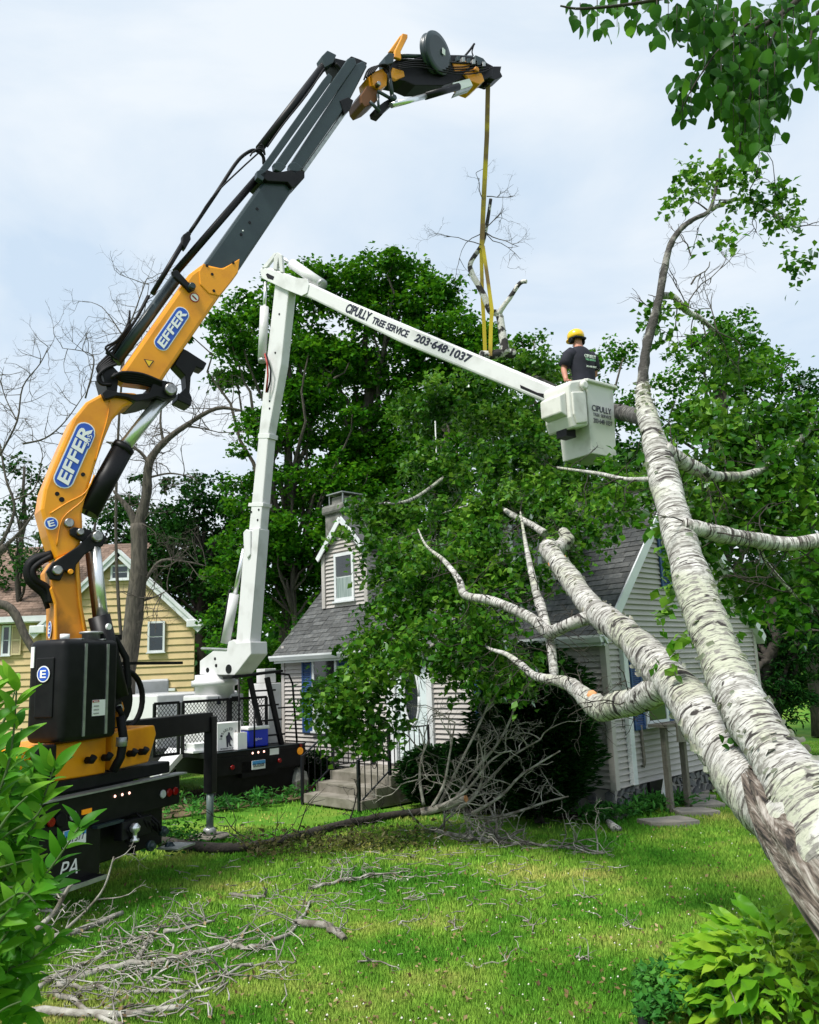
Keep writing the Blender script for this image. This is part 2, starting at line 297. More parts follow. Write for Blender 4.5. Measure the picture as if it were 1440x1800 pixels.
TWIG = mat('bare_twig', (.10, .085, .07), .9, col2=(.06, .05, .042), scale=5); PALE = mat('lichen_stick', (.36, .35, .305), .95, col2=(.11, .095, .075), scale=7, isl=.35, bump=.5, bscale=50)
WOUND = mat('torn_wood', (.62, .30, .13), .8, col2=(.42, .17, .06), scale=12, bump=.4); ROTWOOD = mat('rotten_wood', (.34, .30, .26), .95, col2=(.016, .013, .011), scale=11, detail=10, lo=.40, hi=.54, stretch=(1, 2.2, 1.6), bump=1., bscale=45); LOGBARK = mat('blotched_birch', (.035, .032, .03), .9, col2=(.58, .56, .52), scale=6, detail=6, lo=.47, hi=.53, bump=.6, bscale=40)
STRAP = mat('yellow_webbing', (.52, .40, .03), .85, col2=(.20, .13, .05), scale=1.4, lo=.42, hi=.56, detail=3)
LF_BIRCH = leafmat('birch_leaf', (.008, .050, .003), (.040, .155, .006), (.17, .34, .035), .40, .03)
LF_MAPLE = leafmat('maple_leaf', (.006, .050, .002), (.028, .130, .004), (.080, .24, .008), .34, .012)
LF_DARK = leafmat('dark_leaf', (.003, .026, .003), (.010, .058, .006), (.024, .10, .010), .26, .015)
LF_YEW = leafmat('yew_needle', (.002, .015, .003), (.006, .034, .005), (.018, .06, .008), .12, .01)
LF_BUSH = leafmat('shrub_leaf', (.020, .11, .006), (.055, .21, .010), (.18, .38, .03), .42, .03, objrand=True)
LF_HOSTA = leafmat('hosta_leaf', (.07, .23, .010), (.15, .35, .016), (.30, .45, .035), .40, .04, objrand=True)
LF_HANG = leafmat('hanging_birch_leaf', (.010, .05, .005), (.024, .10, .008), (.06, .19, .014), .48, .03, objrand=True)
LF_COVER = leafmat('cover_leaf', (.02, .11, .018), (.05, .20, .03), (.10, .28, .04), .35, .03)
LF_DEAD = leafmat('wilted_leaf', (.03, .045, .015), (.07, .075, .022), (.10, .085, .035), .2, .03)
# ================================================================== ground
GRASSG = worldmat('lawn_soil', [(.3, (.040, .13, .010)), (.5, (.075, .19, .015)), (.7, (.16, .22, .03))], .8, bump=.6, bscale=30)
DIRT = worldmat('bare_soil', [(.3, (.055, .042, .026)), (.5, (.115, .085, .05)), (.7, (.17, .13, .075))], 1.6, bump=.8, bscale=25)
MULCH = worldmat('dark_soil', [(.3, (.015, .013, .009)), (.6, (.04, .032, .022)), (.75, (.06, .055, .025))], 3, bump=.9, bscale=30)
g = MB(); xs = np.concatenate([[-500, -150, -50], np.linspace(-20, 20, 41), [50, 150, 500]]); ys = np.concatenate([[-60, -10], np.linspace(-2, 40, 43), [70, 180, 700]])
def gz(x, y): return .03*math.sin(x*.9+y*.31)*math.cos(y*.7-x*.2) if (abs(x) < 19 and 0 < y < 38) else 0.
for y in ys:
    for x in xs: g.v.append(V(x, y, gz(x, y)-.03))
nx = len(xs)
for j in range(len(ys)-1):
    for i in range(nx-1): g.f.append([j*nx+i, j*nx+i+1, (j+1)*nx+i+1, (j+1)*nx+i]); g.sm.append(True)
g.build('ground', GRASSG, kind='structure', recalc=False)
def patch(name, pix, m, z=.012, thick=.02, wob=.0):
    pts = [G(*p) for p in pix]; out = []
    for i in range(len(pts)):
        a, b = pts[i], pts[(i+1) % len(pts)]
        for t in (0, .33, .66): q = a+(b-a)*t; out.append(V(q[0]+rng.normal()*wob, q[1]+rng.normal()*wob, z))
    return MB().prism(out, (0, 0, -thick-.06)).build(name, m, kind='structure')
patch('soil_strip', [(285, 1440), (400, 1424), (520, 1405), (575, 1398), (560, 1375), (480, 1370), (380, 1385), (250, 1400), (240, 1440)], DIRT, .010, wob=.08)
patch('garden_bed', [(520, 1372), (600, 1395), (700, 1402), (850, 1415), (980, 1440), (1090, 1428), (1085, 1380), (900, 1370), (700, 1350), (520, 1350)], MULCH, .014, wob=.08)
patch('front_walk', [(540, 1412), (588, 1384), (672, 1394), (650, 1404), (610, 1418)], CONC, .03)
# ================================================================== the grey house
K = V(3.07, 13.6, 0); KL = V(-3.11, 19.9, 0); FLEN = np.linalg.norm(KL-K); e1 = nrm(KL-K); e2 = nrm(V(e1[1], -e1[0], 0))
if e2[1] < 0: e2 = -e2
FN, GN = -e2, -e1                                   # outward normals of the front and of the gable end
ZS, ZE = .43, 3.06                                  # bottom of the siding, eave
DEP = 5.6
def H(s, w, z): return K + e1*s + e2*w + UP*z
def front(px, py, off=0.): q = PL(px, py, K+FN*off, e2); return float(np.dot(q-K, e1)), q[2]
def gable(px, py): q = PL(px, py, K, e1); return float(np.dot(q-K, e2)), q[2]
_w, _z = gable(1122, 950); PITCHR = min(1.25, max(.85, (_z-ZE)/max(_w, .5))); ZR = ZE + PITCHR*DEP/2
house = thing('house', 'grey clapboard cape house with dormers and blue shutters under the fallen birch', 'house', K)
core = MB().prism([H(.03, .03, 0), H(.03, DEP-.03, 0), H(.03, DEP-.03, ZE), H(.03, DEP/2, ZR-.1), H(.03, .03, ZE)], e1*(FLEN-.06)).build('wall', SIDING, house)
def clap(parent, a, b, z0, h, n, name='clapboard', top_a=None, top_b=None, m=None, lip=.05):
    """one board from a to b (points on the wall line), n outward; top edge may be shorter (raked)"""
    a, b = V(*a), V(*b); ta = a if top_a is None else V(*top_a); tb = b if top_b is None else V(*top_b)
    u0, u1 = UP*z0, UP*(z0+h)
    mb = MB(); t0, t1 = n*lip, n*.006
    mb.v += [a+u0, b+u0, b+u0+t0, a+u0+t0, ta+u1, tb+u1, tb+u1+t1, ta+u1+t1]
    for q in ((0,3,2,1),(4,5,6,7),(0,1,5,4),(1,2,6,5),(2,3,7,6),(3,0,4,7)): mb.f.append(list(q)); mb.sm.append(False)
    return mb.build(name, m or SIDING, parent)
CH = .0945; nC = int((ZE-ZS)/CH)
for i in range(nC): clap(house, H(.06, 0, 0), H(FLEN-.06, 0, 0), ZS+i*CH, CH, FN)
i = 0
while True:
    z = ZS+i*CH; zt = z+CH; i += 1
    ins = lambda zz: max(0, (zz-ZE)/PITCHR)
    w0, w1 = .06+ins(z), DEP-.06-ins(z); v0, v1 = .06+ins(zt), DEP-.06-ins(zt)
    if v1-v0 < .2: break
    clap(house, H(0, w0, 0), H(0, w1, 0), z, CH, GN, top_a=H(0, v0, 0), top_b=H(0, v1, 0))
for s_, w_ in ((.0, .0), (FLEN, 0), (0, DEP)): MB().box(H(s_, w_, (ZS+ZE)/2-.01)+(FN+GN)*(.012 if s_ == 0 and w_ == 0 else .004), (.11, .11, ZE-ZS+.02), [e1, e2, UP]).build('corner_board', SIDING, house)
# foundation of set stones
MB().prism([H(.04, .04, -.1), H(FLEN-.04, .04, -.1), H(FLEN-.04, DEP-.04, -.1), H(.04, DEP-.04, -.1)], (0, 0, ZS+.1-.004)).build('foundation', MORTAR, house)
def stones(o, d, n, length, z0, z1, step=.2):
    x = .05
    while x < length-.05:
        z = z0
        while z < z1-.02:
            w = step*rng.uniform(.45, 1.05); h = min(rng.uniform(.09, .2), z1-z); sk_ = rng.normal()*.05
            pts = [o+d*(x+w*a+sk_*c)+UP*(z+h*b) for a, b, c in ((.06+rng.uniform(0, .2), .08, 0), (.9-rng.uniform(0, .2), .06+rng.uniform(0, .15), 0), (.94, .85-rng.uniform(0, .25), 1), (.5+rng.normal()*.2, .93, 1), (.08, .8-rng.uniform(0, .2), 1))]
            mb = MB().prism([p+n*.03 for p in pts], -n*.06); mb.build('stone', STONE, house); z += h
        x += step*rng.uniform(.75, .95)
stones(H(0, 0, 0)-e1*0+GN*.0, e2, GN, 5.2, .0, ZS-.01)
stones(H(0, 0, 0), e1, FN, FLEN, .0, ZS-.01, .34)
# roof
OH, RK = .22, .16
def roofpt(s, w, up=0.): return H(s, w, ZE+PITCHR*min(w, DEP-w)+up)
rn = nrm(V(*(FN*PITCHR)) + UP); rd = nrm(e2 + UP*PITCHR)
roof = MB()
for side in (0, 1):
    pts = [(-RK, -OH), (FLEN+RK, -OH), (FLEN+RK, DEP/2), (-RK, DEP/2)]
    def rp(s, w): return H(s, w if side == 0 else DEP-w, ZE+PITCHR*w)
    base = [rp(*p) for p in pts]; roof.prism(base, (0, 0, -.05))
roof = roof.build('roof', SHINGLE, house)
sh = MB(); slope = (DEP/2+OH)*math.hypot(1, PITCHR); ncs = int(slope/.135); ex = slope/ncs
for j in range(ncs+1):
    s_ = -RK-.02 + rng.uniform(-.25, 0)
    while s_ < FLEN+RK:
        w_ = .30*rng.choice([.55, .8, 1., 1.25]); a, b = max(s_, -RK-.02), min(s_+w_-.008, FLEN+RK+.02); s_ += w_
        if b-a < .03: continue
        q0 = -OH*math.hypot(1, PITCHR)-.03+j*ex; q1 = min(q0+ex*1.12, DEP/2*math.hypot(1, PITCHR)); th = rng.choice([.011, .019])
        base = H(0, 0, ZE)
        A, B, C_, D_ = [base+e1*s2+rd*q for s2, q in ((a, q0), (b, q0), (b, q1), (a, q1))]
        bb = len(sh.v); sh.v += [A+rn*.002, B+rn*.002, C_+rn*.002, D_+rn*.002, A+rn*th, B+rn*th, C_+rn*.004, D_+rn*.004]
        for q in ((4,5,6,7),(0,1,5,4),(1,2,6,5),(3,0,4,7)): sh.f.append([bb+i for i in q]); sh.sm.append(False)
sh.build('shingles', SHINGLE, roof, kind='stuff', recalc=False)
for side in (-1,):                                      # rake boards on the near gable
    for w0, w1 in ((-OH, DEP/2), (DEP+OH, DEP/2)):
        a, b = H(-RK-.012, w0, ZE+PITCHR*min(w0, DEP-w0)-.09), H(-RK-.012, w1, ZE+PITCHR*min(w1, DEP-w1)-.09)
        MB().beam(a, b, .03, .17, side=GN).build('rake_board', TRIM, roof); a2, b2 = a+e1*.09-UP*.085, b+e1*.09-UP*.085
        MB().beam(a2, b2, .15, .02, side=GN).build('soffit', TRIM, roof)
gu = MB(); gp = [(-OH-.13, -.02), (-OH-.13, .02), (-OH-.115, .02), (-OH-.02, .02), (-OH-.02, -.1), (-OH-.09, -.1)]
gu.prism([H(-RK, w, ZE-PITCHR*OH+z-.02) for w, z in gp], e1*(FLEN+2*RK)).build('gutter', TRIM, roof)
MB().box(H(FLEN/2, -OH/2-.01, ZE-PITCHR*OH-.135), (FLEN+.1, OH-.02, .02), [e1, e2, UP]).build('soffit', TRIM, roof)
MB().box(H(FLEN/2, -OH+.0, ZE-PITCHR*OH-.10), (FLEN+.2, .025, .15), [e1, e2, UP]).build('fascia', TRIM, roof)
# windows, shutters
def window(parent, o, right, n, x0, x1, z0, z1, curtain=False, nm='window', flat=False):
    """o is a point of the wall at z=0; right runs to the viewer's right"""
    c = lambda x, z, d=0.: o+right*x+UP*z+n*d
    fw = .075; fr = MB()
    for a, b, cc, d in ((x0, x1, z1-fw, z1), (x0, x1, z0, z0+fw), (x0, x0+fw, z0+fw, z1-fw), (x1-fw, x1, z0+fw, z1-fw)):
        fr.box(c((a+b)/2, (cc+d)/2, .03), (b-a, .09, d-cc), [right, n, UP])
    zm = (z0+z1)/2; fr.box(c((x0+x1)/2, zm, .025), (x1-x0-2*fw, .05, .045), [right, n, UP])
    for xx in (x0+fw+.015, x1-fw-.015): fr.box(c(xx, zm, .02), (.03, .045, z1-z0-2*fw), [right, n, UP])
    w = fr.build(nm, TRIM, parent)
    for za, zb in ((z0+fw, zm-.02), (zm+.02, z1-fw)):
        MB().box(c((x0+x1)/2, (za+zb)/2, .058), (x1-x0-2*fw-.03, .012, zb-za), [right, n, UP]).build('window_pane' if flat else 'pane', CURT if (curtain and za < zm) else PANE, parent if flat else w)
    MB().box(c((x0+x1)/2, z0-.02, .05), (x1-x0+.08, .12, .04), [right, n, UP]).build('window_sill' if flat else 'sill', TRIM, parent if flat else w)
    return w
def shutter(parent, o, right, n, x0, x1, z0, z1, m=None):
    c = lambda x, z, d=0.: o+right*x+UP*z+n*d
    mb = MB(); fw = .045
    for a, b, cc, d in ((x0, x0+fw, z0, z1), (x1-fw, x1, z0, z1), (x0+fw, x1-fw, z0, z0+.07), (x0+fw, x1-fw, z1-.07, z1), (x0+fw, x1-fw, (z0+z1)/2-.03, (z0+z1)/2+.03)):
        mb.box(c((a+b)/2, (cc+d)/2, .042), (b-a, .03, d-cc), [right, n, UP])
    s = mb.build('shutter', m or SHUT, parent)
    lv = MB(); z = z0+.09
    while z < z1-.09: lv.box(c((x0+x1)/2, z, .038), (x1-x0-2*fw, .006, .034), [right, nrm(n+UP*.9), nrm(UP-n*.9)]); z += .036
    lv.build('louvers', m or SHUT, s, kind='stuff'); return s
# gable end: right runs along e2
go = H(0, 0, 0)
a, _ = gable(1124, 1200); b, _ = gable(1163, 1200); _, z1 = gable(1145, 1143); _, z0 = gable(1145, 1274)
window(house, go+GN*.015, e2, GN, a, b, z0, z1); shutter(house, go+GN*.02, e2, GN, a-.36, a-.03, z0-.05, z1); shutter(house, go+GN*.02, e2, GN, b+.03, b+.36, z0-.05, z1)
a, _ = gable(1173, 1000); _, zb = gable(1170, 1032); window(house, go+GN*.015, e2, GN, a, a+.75, zb, zb+1.2); shutter(house, go+GN*.02, e2, GN, a-.36, a-.03, zb-.03, zb+1.2); shutter(house, go+GN*.02, e2, GN, a+.78, a+1.1, zb-.03, zb+1.2)
a, _ = gable(1240, 1200); 
sd_ = MB().box(H(0, a+.55, .30+1.05)+GN*.03, (1.1, .08, 2.15), [e2, GN, UP]).build('side_door', TRIM, house)
MB().box(H(0, a+.55, .30+1.35)+GN*.075, (.8, .012, 1.25), [e2, GN, UP]).build('pane', PANE, sd_); MB().box(H(0, a+.55, .66)+GN*.078, (.8, .012, .5), [e2, GN, UP]).build('panel', DOOR, sd_)
MB().box(H(0, a+.5, .12)+GN*.55, (1.4, 1.05, .26), [e2, GN, UP]).build('side_step', CONC, house)
lm = MB().box(H(0, a-.17, 2.32)+GN*.04, (.12, .05, .2), [e2, GN, UP]).build('wall_lamp', TRIM, house); MB().lathe(H(0, a-.17, 2.30)+GN*.13, UP, [(.03, -.09), (.06, -.05), (.06, .06), (.02, .1)], 10).build('lamp_shade', BLACK, lm)
a, _ = gable(1096, 1290); dsp = MB().box(H(0, a+.08, (ZS+.02+2.95)/2)+GN*.075, (.13, .09, 2.75-ZS+.2), [e2, GN, UP]).build('downspout', TRIM, house, bevel=.01)
MB().tube([H(0, a+.45, 1.35)+GN*.06, H(0, a+.47, .75)+GN*.06, H(0, a+.43, .68)+GN*.05], .028, 8).build('vent_pipe', WOODGREY, house)
# front: right runs along -e1
fo = H(FLEN, 0, 0); fr_ = -e1
def fx(px, py): s, z = front(px, py); return FLEN-s, z
a, z1 = fx(553, 1153); b, _ = fx(598, 1230); z0 = .98+.15
window(house, fo+FN*.015, fr_, FN, a, b, z0, z1-.02, curtain=True); shutter(house, fo+FN*.02, fr_, FN, a-.40, a-.03, z0-.04, z1-.06); shutter(house, fo+FN*.02, fr_, FN, b+.03, b+.40, z0-.04, z1-.06)
a2, _ = fx(868, 1220); window(house, fo+FN*.015, fr_, FN, a2, a2+1.0, z0, z1-.02, curtain=True); shutter(house, fo+FN*.02, fr_, FN, a2-.4, a2-.03, z0-.04, z1-.06); shutter(house, fo+FN*.02, fr_, FN, a2+1.03, a2+1.4, z0-.04, z1-.06)
da, _ = fx(703, 1260); db, _ = fx(757, 1260); dz = .62
dr = MB()
dr.box(fo+fr_*((da+db)/2)+UP*(dz+1.02)+FN*.035, (db-da, .06, 2.05), [fr_, FN, UP]); dr = dr.build('front_door', DOOR, house, bevel=.006)
ov = MB(); oc = fo+fr_*((da+db)/2)+UP*(dz+1.25)+FN*.07; el = [oc+fr_*.21*math.cos(t)+UP*.55*math.sin(t) for t in np.linspace(0, 2*math.pi, 25)[:-1]]
ov.prism(el, -FN*.02).build('pane', PANE, dr); MB().tube(el+[el[0]], .028, 6).build('oval_frame', TRIM, dr)
pn = MB()
for sx in (-.2, .2): pn.box(fo+fr_*((da+db)/2+sx)+UP*(dz+.32)+FN*.068, (.27, .02, .42), [fr_, FN, UP])
pn.build('door_panels', DOOR, dr)
MB().lathe(fo+fr_*(da+.08)+UP*(dz+.95)+FN*.06, FN, [(.018, 0), (.018, .03), (.032, .035), (.032, .06)], 10).build('door_handle', BLACK, dr)
for x_ in (da-.15, db+.08): MB().box(fo+fr_*x_+UP*(dz+1.05)+FN*.05, (.26 if x_ < da else .15, .11, 2.2), [fr_, FN, UP]).build('door_casing', TRIM, house, bevel=.01)
MB().box(fo+fr_*((da+db)/2)+UP*(dz+2.25)+FN*.06, (db-da+.5, .14, .22), [fr_, FN, UP]).build('door_casing', TRIM, house, bevel=.01)
# dormers
def dormer(pxl, pxr, py, curtain):
    q = PL(pxl, py, roofpt(0, 0), rn); s0 = float(np.dot(q-K, e1)); w0 = float(np.dot(q-K, e2)); zb = q[2]
    q2 = PL(pxr, py, q, e2); wd = abs(float(np.dot(q2-q, e1))); wd = min(max(wd, 1.25), 1.75)
    hh = 1.32; rise = wd/2*1.0; base = K+e1*s0+e2*w0; o = V(base[0], base[1], 0); r_ = -e1
    c = lambda x, z, d=0.: o+r_*x+UP*z+FN*d
    depth = (hh+rise)/PITCHR+.3
    d = MB().prism([c(0, zb), c(wd, zb), c(wd, zb+hh), c(wd/2, zb+hh+rise), c(0, zb+hh)], e2*depth).build('dormer', SIDING, house)
    i = 0
    while True:
        z = zb+i*CH; i += 1
        cut = lambda zz: max(0, (zz-zb-hh)/rise*wd/2)
        if z+CH > zb+hh+rise-.05: break
        clap(d, c(.07+cut(z), 0), c(wd-.07-cut(z), 0), z, CH, FN, top_a=c(.07+cut(z+CH), 0), top_b=c(wd-.07-cut(z+CH), 0))
    for i in range(int(hh/CH)):
        z = zb+i*CH
        clap(d, c(wd, 0)+e2*.06, c(wd, 0)+e2*(depth*.9), z, CH, r_); 
    for x_ in (0, wd): MB().box(c(x_, zb+hh/2)+FN*.012, (.12, .12, hh), [r_, FN, UP]).build('corner_board', SIDING, d)
    rf = MB()
    for sx in (0, 1):
        ex_, top = (-.12 if sx == 0 else wd+.12), c(wd/2, zb+hh+rise+.06); low = c(ex_, zb+hh-.06)
        rf.prism([low+FN*.14, top+FN*.14, top+FN*.14-UP*.06, low+FN*.14-UP*.06], e2*(depth+.14))
        MB().beam(low+FN*.15-UP*.075, top+FN*.15-UP*.075, .03, .13, side=FN).build('rake_board', TRIM, d)
    rf.build('dormer_roof', SHINGLE, d)
    wx0 = wd/2-.36; window(d, o, r_, FN, wx0, wx0+.72, zb+.13, zb+hh-.05, curtain, flat=True)
dormer(573, 648, 1070, True); dormer(884, 982, 1032, False)
# chimney
_c = PL(610, 930, H(0, DEP*.62, 0), e2); cs = float(np.dot(_c-K, e1)); 
print('HOUSE pitch', PITCHR, 'ridge', ZR, 'chimney s', cs, 'door', da, db)
ct = PL(610, 895, H(cs, DEP*.62, 0), e2)[2]
MB().box(H(cs, DEP*.62, (ct-.18+4)/2), (.78, .98, ct-.18-4), [e1, e2, UP]).build('chimney', BRICKD, house, bevel=.03)
MB().box(H(cs, DEP*.62, ct-.05), (.95, 1.15, .28), [e1, e2, UP]).build('chimney_crown', BRICKD, house, bevel=.08)
cc = MB().box(H(cs, DEP*.62, ct+.42), (.72, .9, .03), [e1, e2, UP])
for sx in (-.3, .3):
    for sy in (-.38, .38): cc.box(H(cs+sx, DEP*.62+sy, ct+.23), (.03, .03, .38), [e1, e2, UP])
cc.build('chimney_cap', GALV, house)
MB().box(H(cs, DEP*.62, ct+.18), (.5, .68, .3), [e1, e2, UP]).build('flue', BRICKD, house)
# front steps and railings
lc = fo+fr_*((da+db)/2-.35)
st = thing('front_steps', 'worn concrete steps leading up to the white front door', 'steps', V(lc[0], lc[1], 0))
for i, (d_, z_) in enumerate(((1.15, .52), (1.5, .35), (1.85, .18))): MB().box(lc+FN*(d_/2+.04)+UP*(z_/2), (1.75, d_, z_-.002*i), [fr_, FN, UP]).build('step', CONC, st, bevel=.015)
def rail(x_, label, sgn):
    b = lc+fr_*x_; t = thing('stair_railing', label, 'railing', V(*(b+FN*1.8)))
    pts = [(1.9, .0, .85), (1.15, .5, .95+.38), (.1, .5, .95+.38)]
    top = [b+FN*d+UP*h for d, z, h in pts]
    for d, z, h in pts: MB().box(b+FN*d+UP*((z+h)/2), (.05, .05, h-z+.04), [fr_, FN, UP]).build('post', IRON, t)
    for i in range(2):
        MB().beam(top[i], top[i+1], .035, .025).build('hand_rail', IRON, t); MB().beam(top[i]-UP*.72, top[i+1]-UP*.72, .025, .02).build('lower_rail', IRON, t)
        n = 5 if i == 0 else 8
        for k in range(1, n):
            q = top[i]+(top[i+1]-top[i])*k/n; MB().box(q-UP*.36, (.014, .014, .72), [fr_, FN, UP]).build('baluster', IRON, t)
    q = (top[0]+top[1])/2-UP*.36; sc = [q+FN*.07*math.cos(a_)*(1-.08*a_)+UP*(.08*math.sin(a_)*(1-.08*a_)) for a_ in np.linspace(0, 9, 28)]
    MB().tube(sc, .008, 5).build('scroll', IRON, t)
rail(-.82, 'black iron stair railing on the window side of the steps', -1); rail(.82, 'black iron stair railing on the shrub side of the steps', 1)
lat = MB()
lx = lc+fr_*(-.72)+FN*.1
# bird-feeder shelf by the gable window
_q = G(1160, 1396); fq = thing('plank_shelf', 'weathered grey wooden shelf box on two posts below the gable window', 'shelf', _q)
b0 = H(0, gable(1152, 1390)[0], 0)+GN*.42; 
for dx in (-.29, .29): MB().box(b0+e2*dx+UP*.66+GN*.0, (.09, .09, 1.32), [e2, GN, UP]).build('post', WOODGREY, fq)
MB().box(b0+UP*1.345, (.95, .34, .05), [e2, GN, UP]).build('shelf_top', WOODGREY, fq); MB().box(b0+e2*.12+UP*1.21+GN*.19, (.66, .03, .30), [nrm(e2-UP*.05), GN, nrm(UP+e2*.05)]).build('front_board', WOODGREY, fq)
MB().box(b0+e2*.02-GN*.36+UP*.22, (.62, .05, .42), [e2, GN, UP]).build('vent_opening', BLACK, house); MB().box(b0+e2*.0-GN*.24+UP*.33, (.1, .03, .3), [nrm(e2-UP*.5), GN, nrm(UP+e2*.5)]).build('loose_board', TRIM, house)
# ================================================================== yellow house
YY = 33.; yr = P(342, 1200, YY); ya = P(212, 970, YY); yl = V(2*ya[0]-yr[0], YY, 0); hw = yr[0]-ya[0]; ze = P(342, 1092, YY)[2]; za = ya[2]
yh = thing('yellow_house', 'yellow clapboard house with brown roof behind the crane truck', 'house', V(ya[0], YY, 0)); X0, X1, XA = ya[0]-hw, yr[0], ya[0]; YN = V(0, -1, 0); EX = V(1, 0, 0); YW = V(XA, YY, 0)
MB().prism([(X0, YY, -.5), (X1, YY, -.5), (X1, YY, ze), (XA, YY, za), (X0, YY, ze)], (-2.9, 8.6, 0)).build('wall', YSIDING, yh)
ch = .275; z = -.4
while z+ch < za-.1:
    sl_ = (za-ze)/hw; c0 = max(0, (z-ze)/sl_); c1 = max(0, (z+ch-ze)/sl_)
    clap(yh, (X0+.02+c0, YY, 0), (X1-.02-c0, YY, 0), z, ch, YN, top_a=(X0+.02+c1, YY, 0), top_b=(X1-.02-c1, YY, 0), m=YSIDING, lip=.055); z += ch
yrf = MB()
for s_ in (-1, 1):
    e = V(XA+s_*(hw+.28), YY-.25, ze-.28*sl_); r = V(XA, YY-.25, za)
    yrf.prism([e+UP*.12, r+UP*.12, r, e], (-3.1, 9.0, 0))
yrf = yrf.build('roof', BSHINGLE, yh)
for s_ in (-1, 1):
    e = V(XA+s_*(hw+.28), YY-.27, ze-.28*sl_-.08); r = V(XA, YY-.27, za-.08)
    MB().beam(e, r, .06, .3, side=YN).build('rake_board', TRIM, yrf); MB().beam(e+UP*.0+YN*.04+UP*.1, r+YN*.04+UP*.1, .08, .1, side=YN).build('rake_moulding', TRIM, yrf)
    MB().box(V(XA+s_*(hw+.05), YY-.2, ze-.1), (.6, .35, .3)).build('cornice_return', TRIM, yrf, bevel=.03)
def yx(px, py): q = P(px, py, YY); return q[0]-XA, q[2]
for (pa, pb, pc, pd) in ((262, 1093, 291, 1146), (197, 994, 229, 1019), (268, 1194, 296, 1250)):
    x0, z1 = yx(pa, pb); x1, z0 = yx(pc, pd); window(yh, YW+YN*.08, EX, YN, x0, x1, z0, z1)
MB().box(V(yx(302, 1212)[0]+XA, YY-.1, yx(305, 1212)[1]), (.35, .2, .1)).build('vent_hood', TRIM, yh)
# its side wing on the left with a long roof slope
wz = P(40, 1085, YY+.5)[2]; wtop = P(180, 968, YY+6)[2]
MB().box(V((X0-12)/1+3.0, YY+3.5, wz/2-.2), (18, 7, wz+.2)).build('wing_wall', YSIDING, yh) if False else None
wl = MB().prism([(X0-9, YY+.6, -.5), (X0+.3, YY+.6, -.5), (X0+.3, YY+.6, wz), (X0-9, YY+.6, wz)], (0, 6, 0)).build('wing_wall', YSIDING, yh)
z = -.4
while z+ch < wz: clap(yh, (X0-9, YY+.6, 0), (X0+.2, YY+.6, 0), z, ch, YN, m=YSIDING, lip=.055); z += ch
wr = MB().prism([(X0-9.5, YY+.2, wz-.05), (XA-.5, YY+.2, wz-.05), (XA-.5, YY+5.2, wz+3.5), (X0-9.5, YY+5.2, wz+3.5)], (0, 0, .12)).build('wing_roof', BSHINGLE, yh)
sh = MB()
for j in range(30):
    x = X0-9.5
    while x < XA-.6:
        w_ = rng.uniform(.2, .42); t0, t1 = j/30, (j+1.1)/30; A = V(x, YY+.2+5*t0, wz+.07+3.55*t0); B = V(x, YY+.2+5*t1, wz+.07+3.55*t1); th = rng.choice([.02, .035])
        b_ = len(sh.v); sh.v += [A+UP*th, A+EX*(w_-.02)+UP*th, B+EX*(w_-.02)+UP*.004, B+UP*.004, A, A+EX*(w_-.02)]
        sh.f += [[b_, b_+1, b_+2, b_+3], [b_+4, b_+5, b_+1, b_]]; sh.sm += [False]*2; x += w_
sh.build('shingles', BSHINGLE, wr, kind='stuff', recalc=False)
MB().box(V(X0-4.4, YY+.1, wz-.1), (10.2, .14, .22)).build('gutter', TRIM, wr); MB().box(V(X0-4.4, YY+.35, wz-.22), (10.2, .5, .06)).build('soffit', TRIM, wr)
def wx(px, py): q = P(px, py, YY+.6); return q[0]-XA, q[2]
x0, z1 = wx(7, 1100); x1, z0 = wx(20, 1152); WW = V(XA, YY+.6, 0)+YN*.08
window(yh, WW, EX, YN, x0, x1, z0, z1); shutter(yh, WW, EX, YN, x0-.4, x0-.03, z0, z1, TANSHUT); shutter(yh, WW, EX, YN, x1+.03, x1+.42, z0, z1, TANSHUT)
# ================================================================== crane truck
TL, TR = V(-3.78, 8.75, 0), V(-3.10, 10.55, 0); TO = (TL+TR)/2; et = nrm(TR-TL); ef = nrm(V(-et[1], et[0], 0)); tn = -ef; TW = np.linalg.norm(TR-TL)
if ef[0] > 0: ef = -ef; tn = -ef
AX = [et, ef, UP]
def T(t, f, z): return TO + et*t + ef*f + UP*z
ct_ = thing('crane_truck', 'black truck with tall orange knuckle boom crane backed in behind the leafy shrub', 'crane truck', TO)
hw_ = TW/2
bp_ = MB().box(T(0, .06, 1.05), (TW+.5, .12, .36), AX); bumper = bp_.build('rear_bumper', BLACK, ct_, bevel=.015)
MB().box(T(0, -.02, 1.235), (TW+.52, .16, .018), AX).build('edge_strip', GALV, bumper)
MB().box(T(.0, .28, .68), (TW+.1, .36, .5), AX).build('rear_crossmember', BLACK, ct_, bevel=.02)
MB().box(T(-.62, .02, .62), (.85, .06, .5), AX).build('hitch_plate', BLACK, ct_, bevel=.01)
MB().box(T(-.72, -.04, .36), (.9, .24, .05), AX).build('rear_step', BLACK, ct_, bevel=.008)
MB().box(T(-.72, -.165, .36), (.9, .012, .045), AX).build('step_edge', GALV, ct_)
pin = MB().box(T(.28, -.05, .75), (.5, .12, .2), AX); pin.build('hitch_receiver', BLACK, ct_, bevel=.01)
MB().box(T(-.12, -.03, .86), (.42, .1, .03), AX).build('hitch_shelf', SLATE, ct_)
MB().lathe(T(.18, -.16, .62), UP, [(.05, 0), (.05, .03), (.025, .04), (.025, .09), (.055, .12), (.06, .16), (.03, .2)], 14).build('tow_ball', CHROME, ct_)
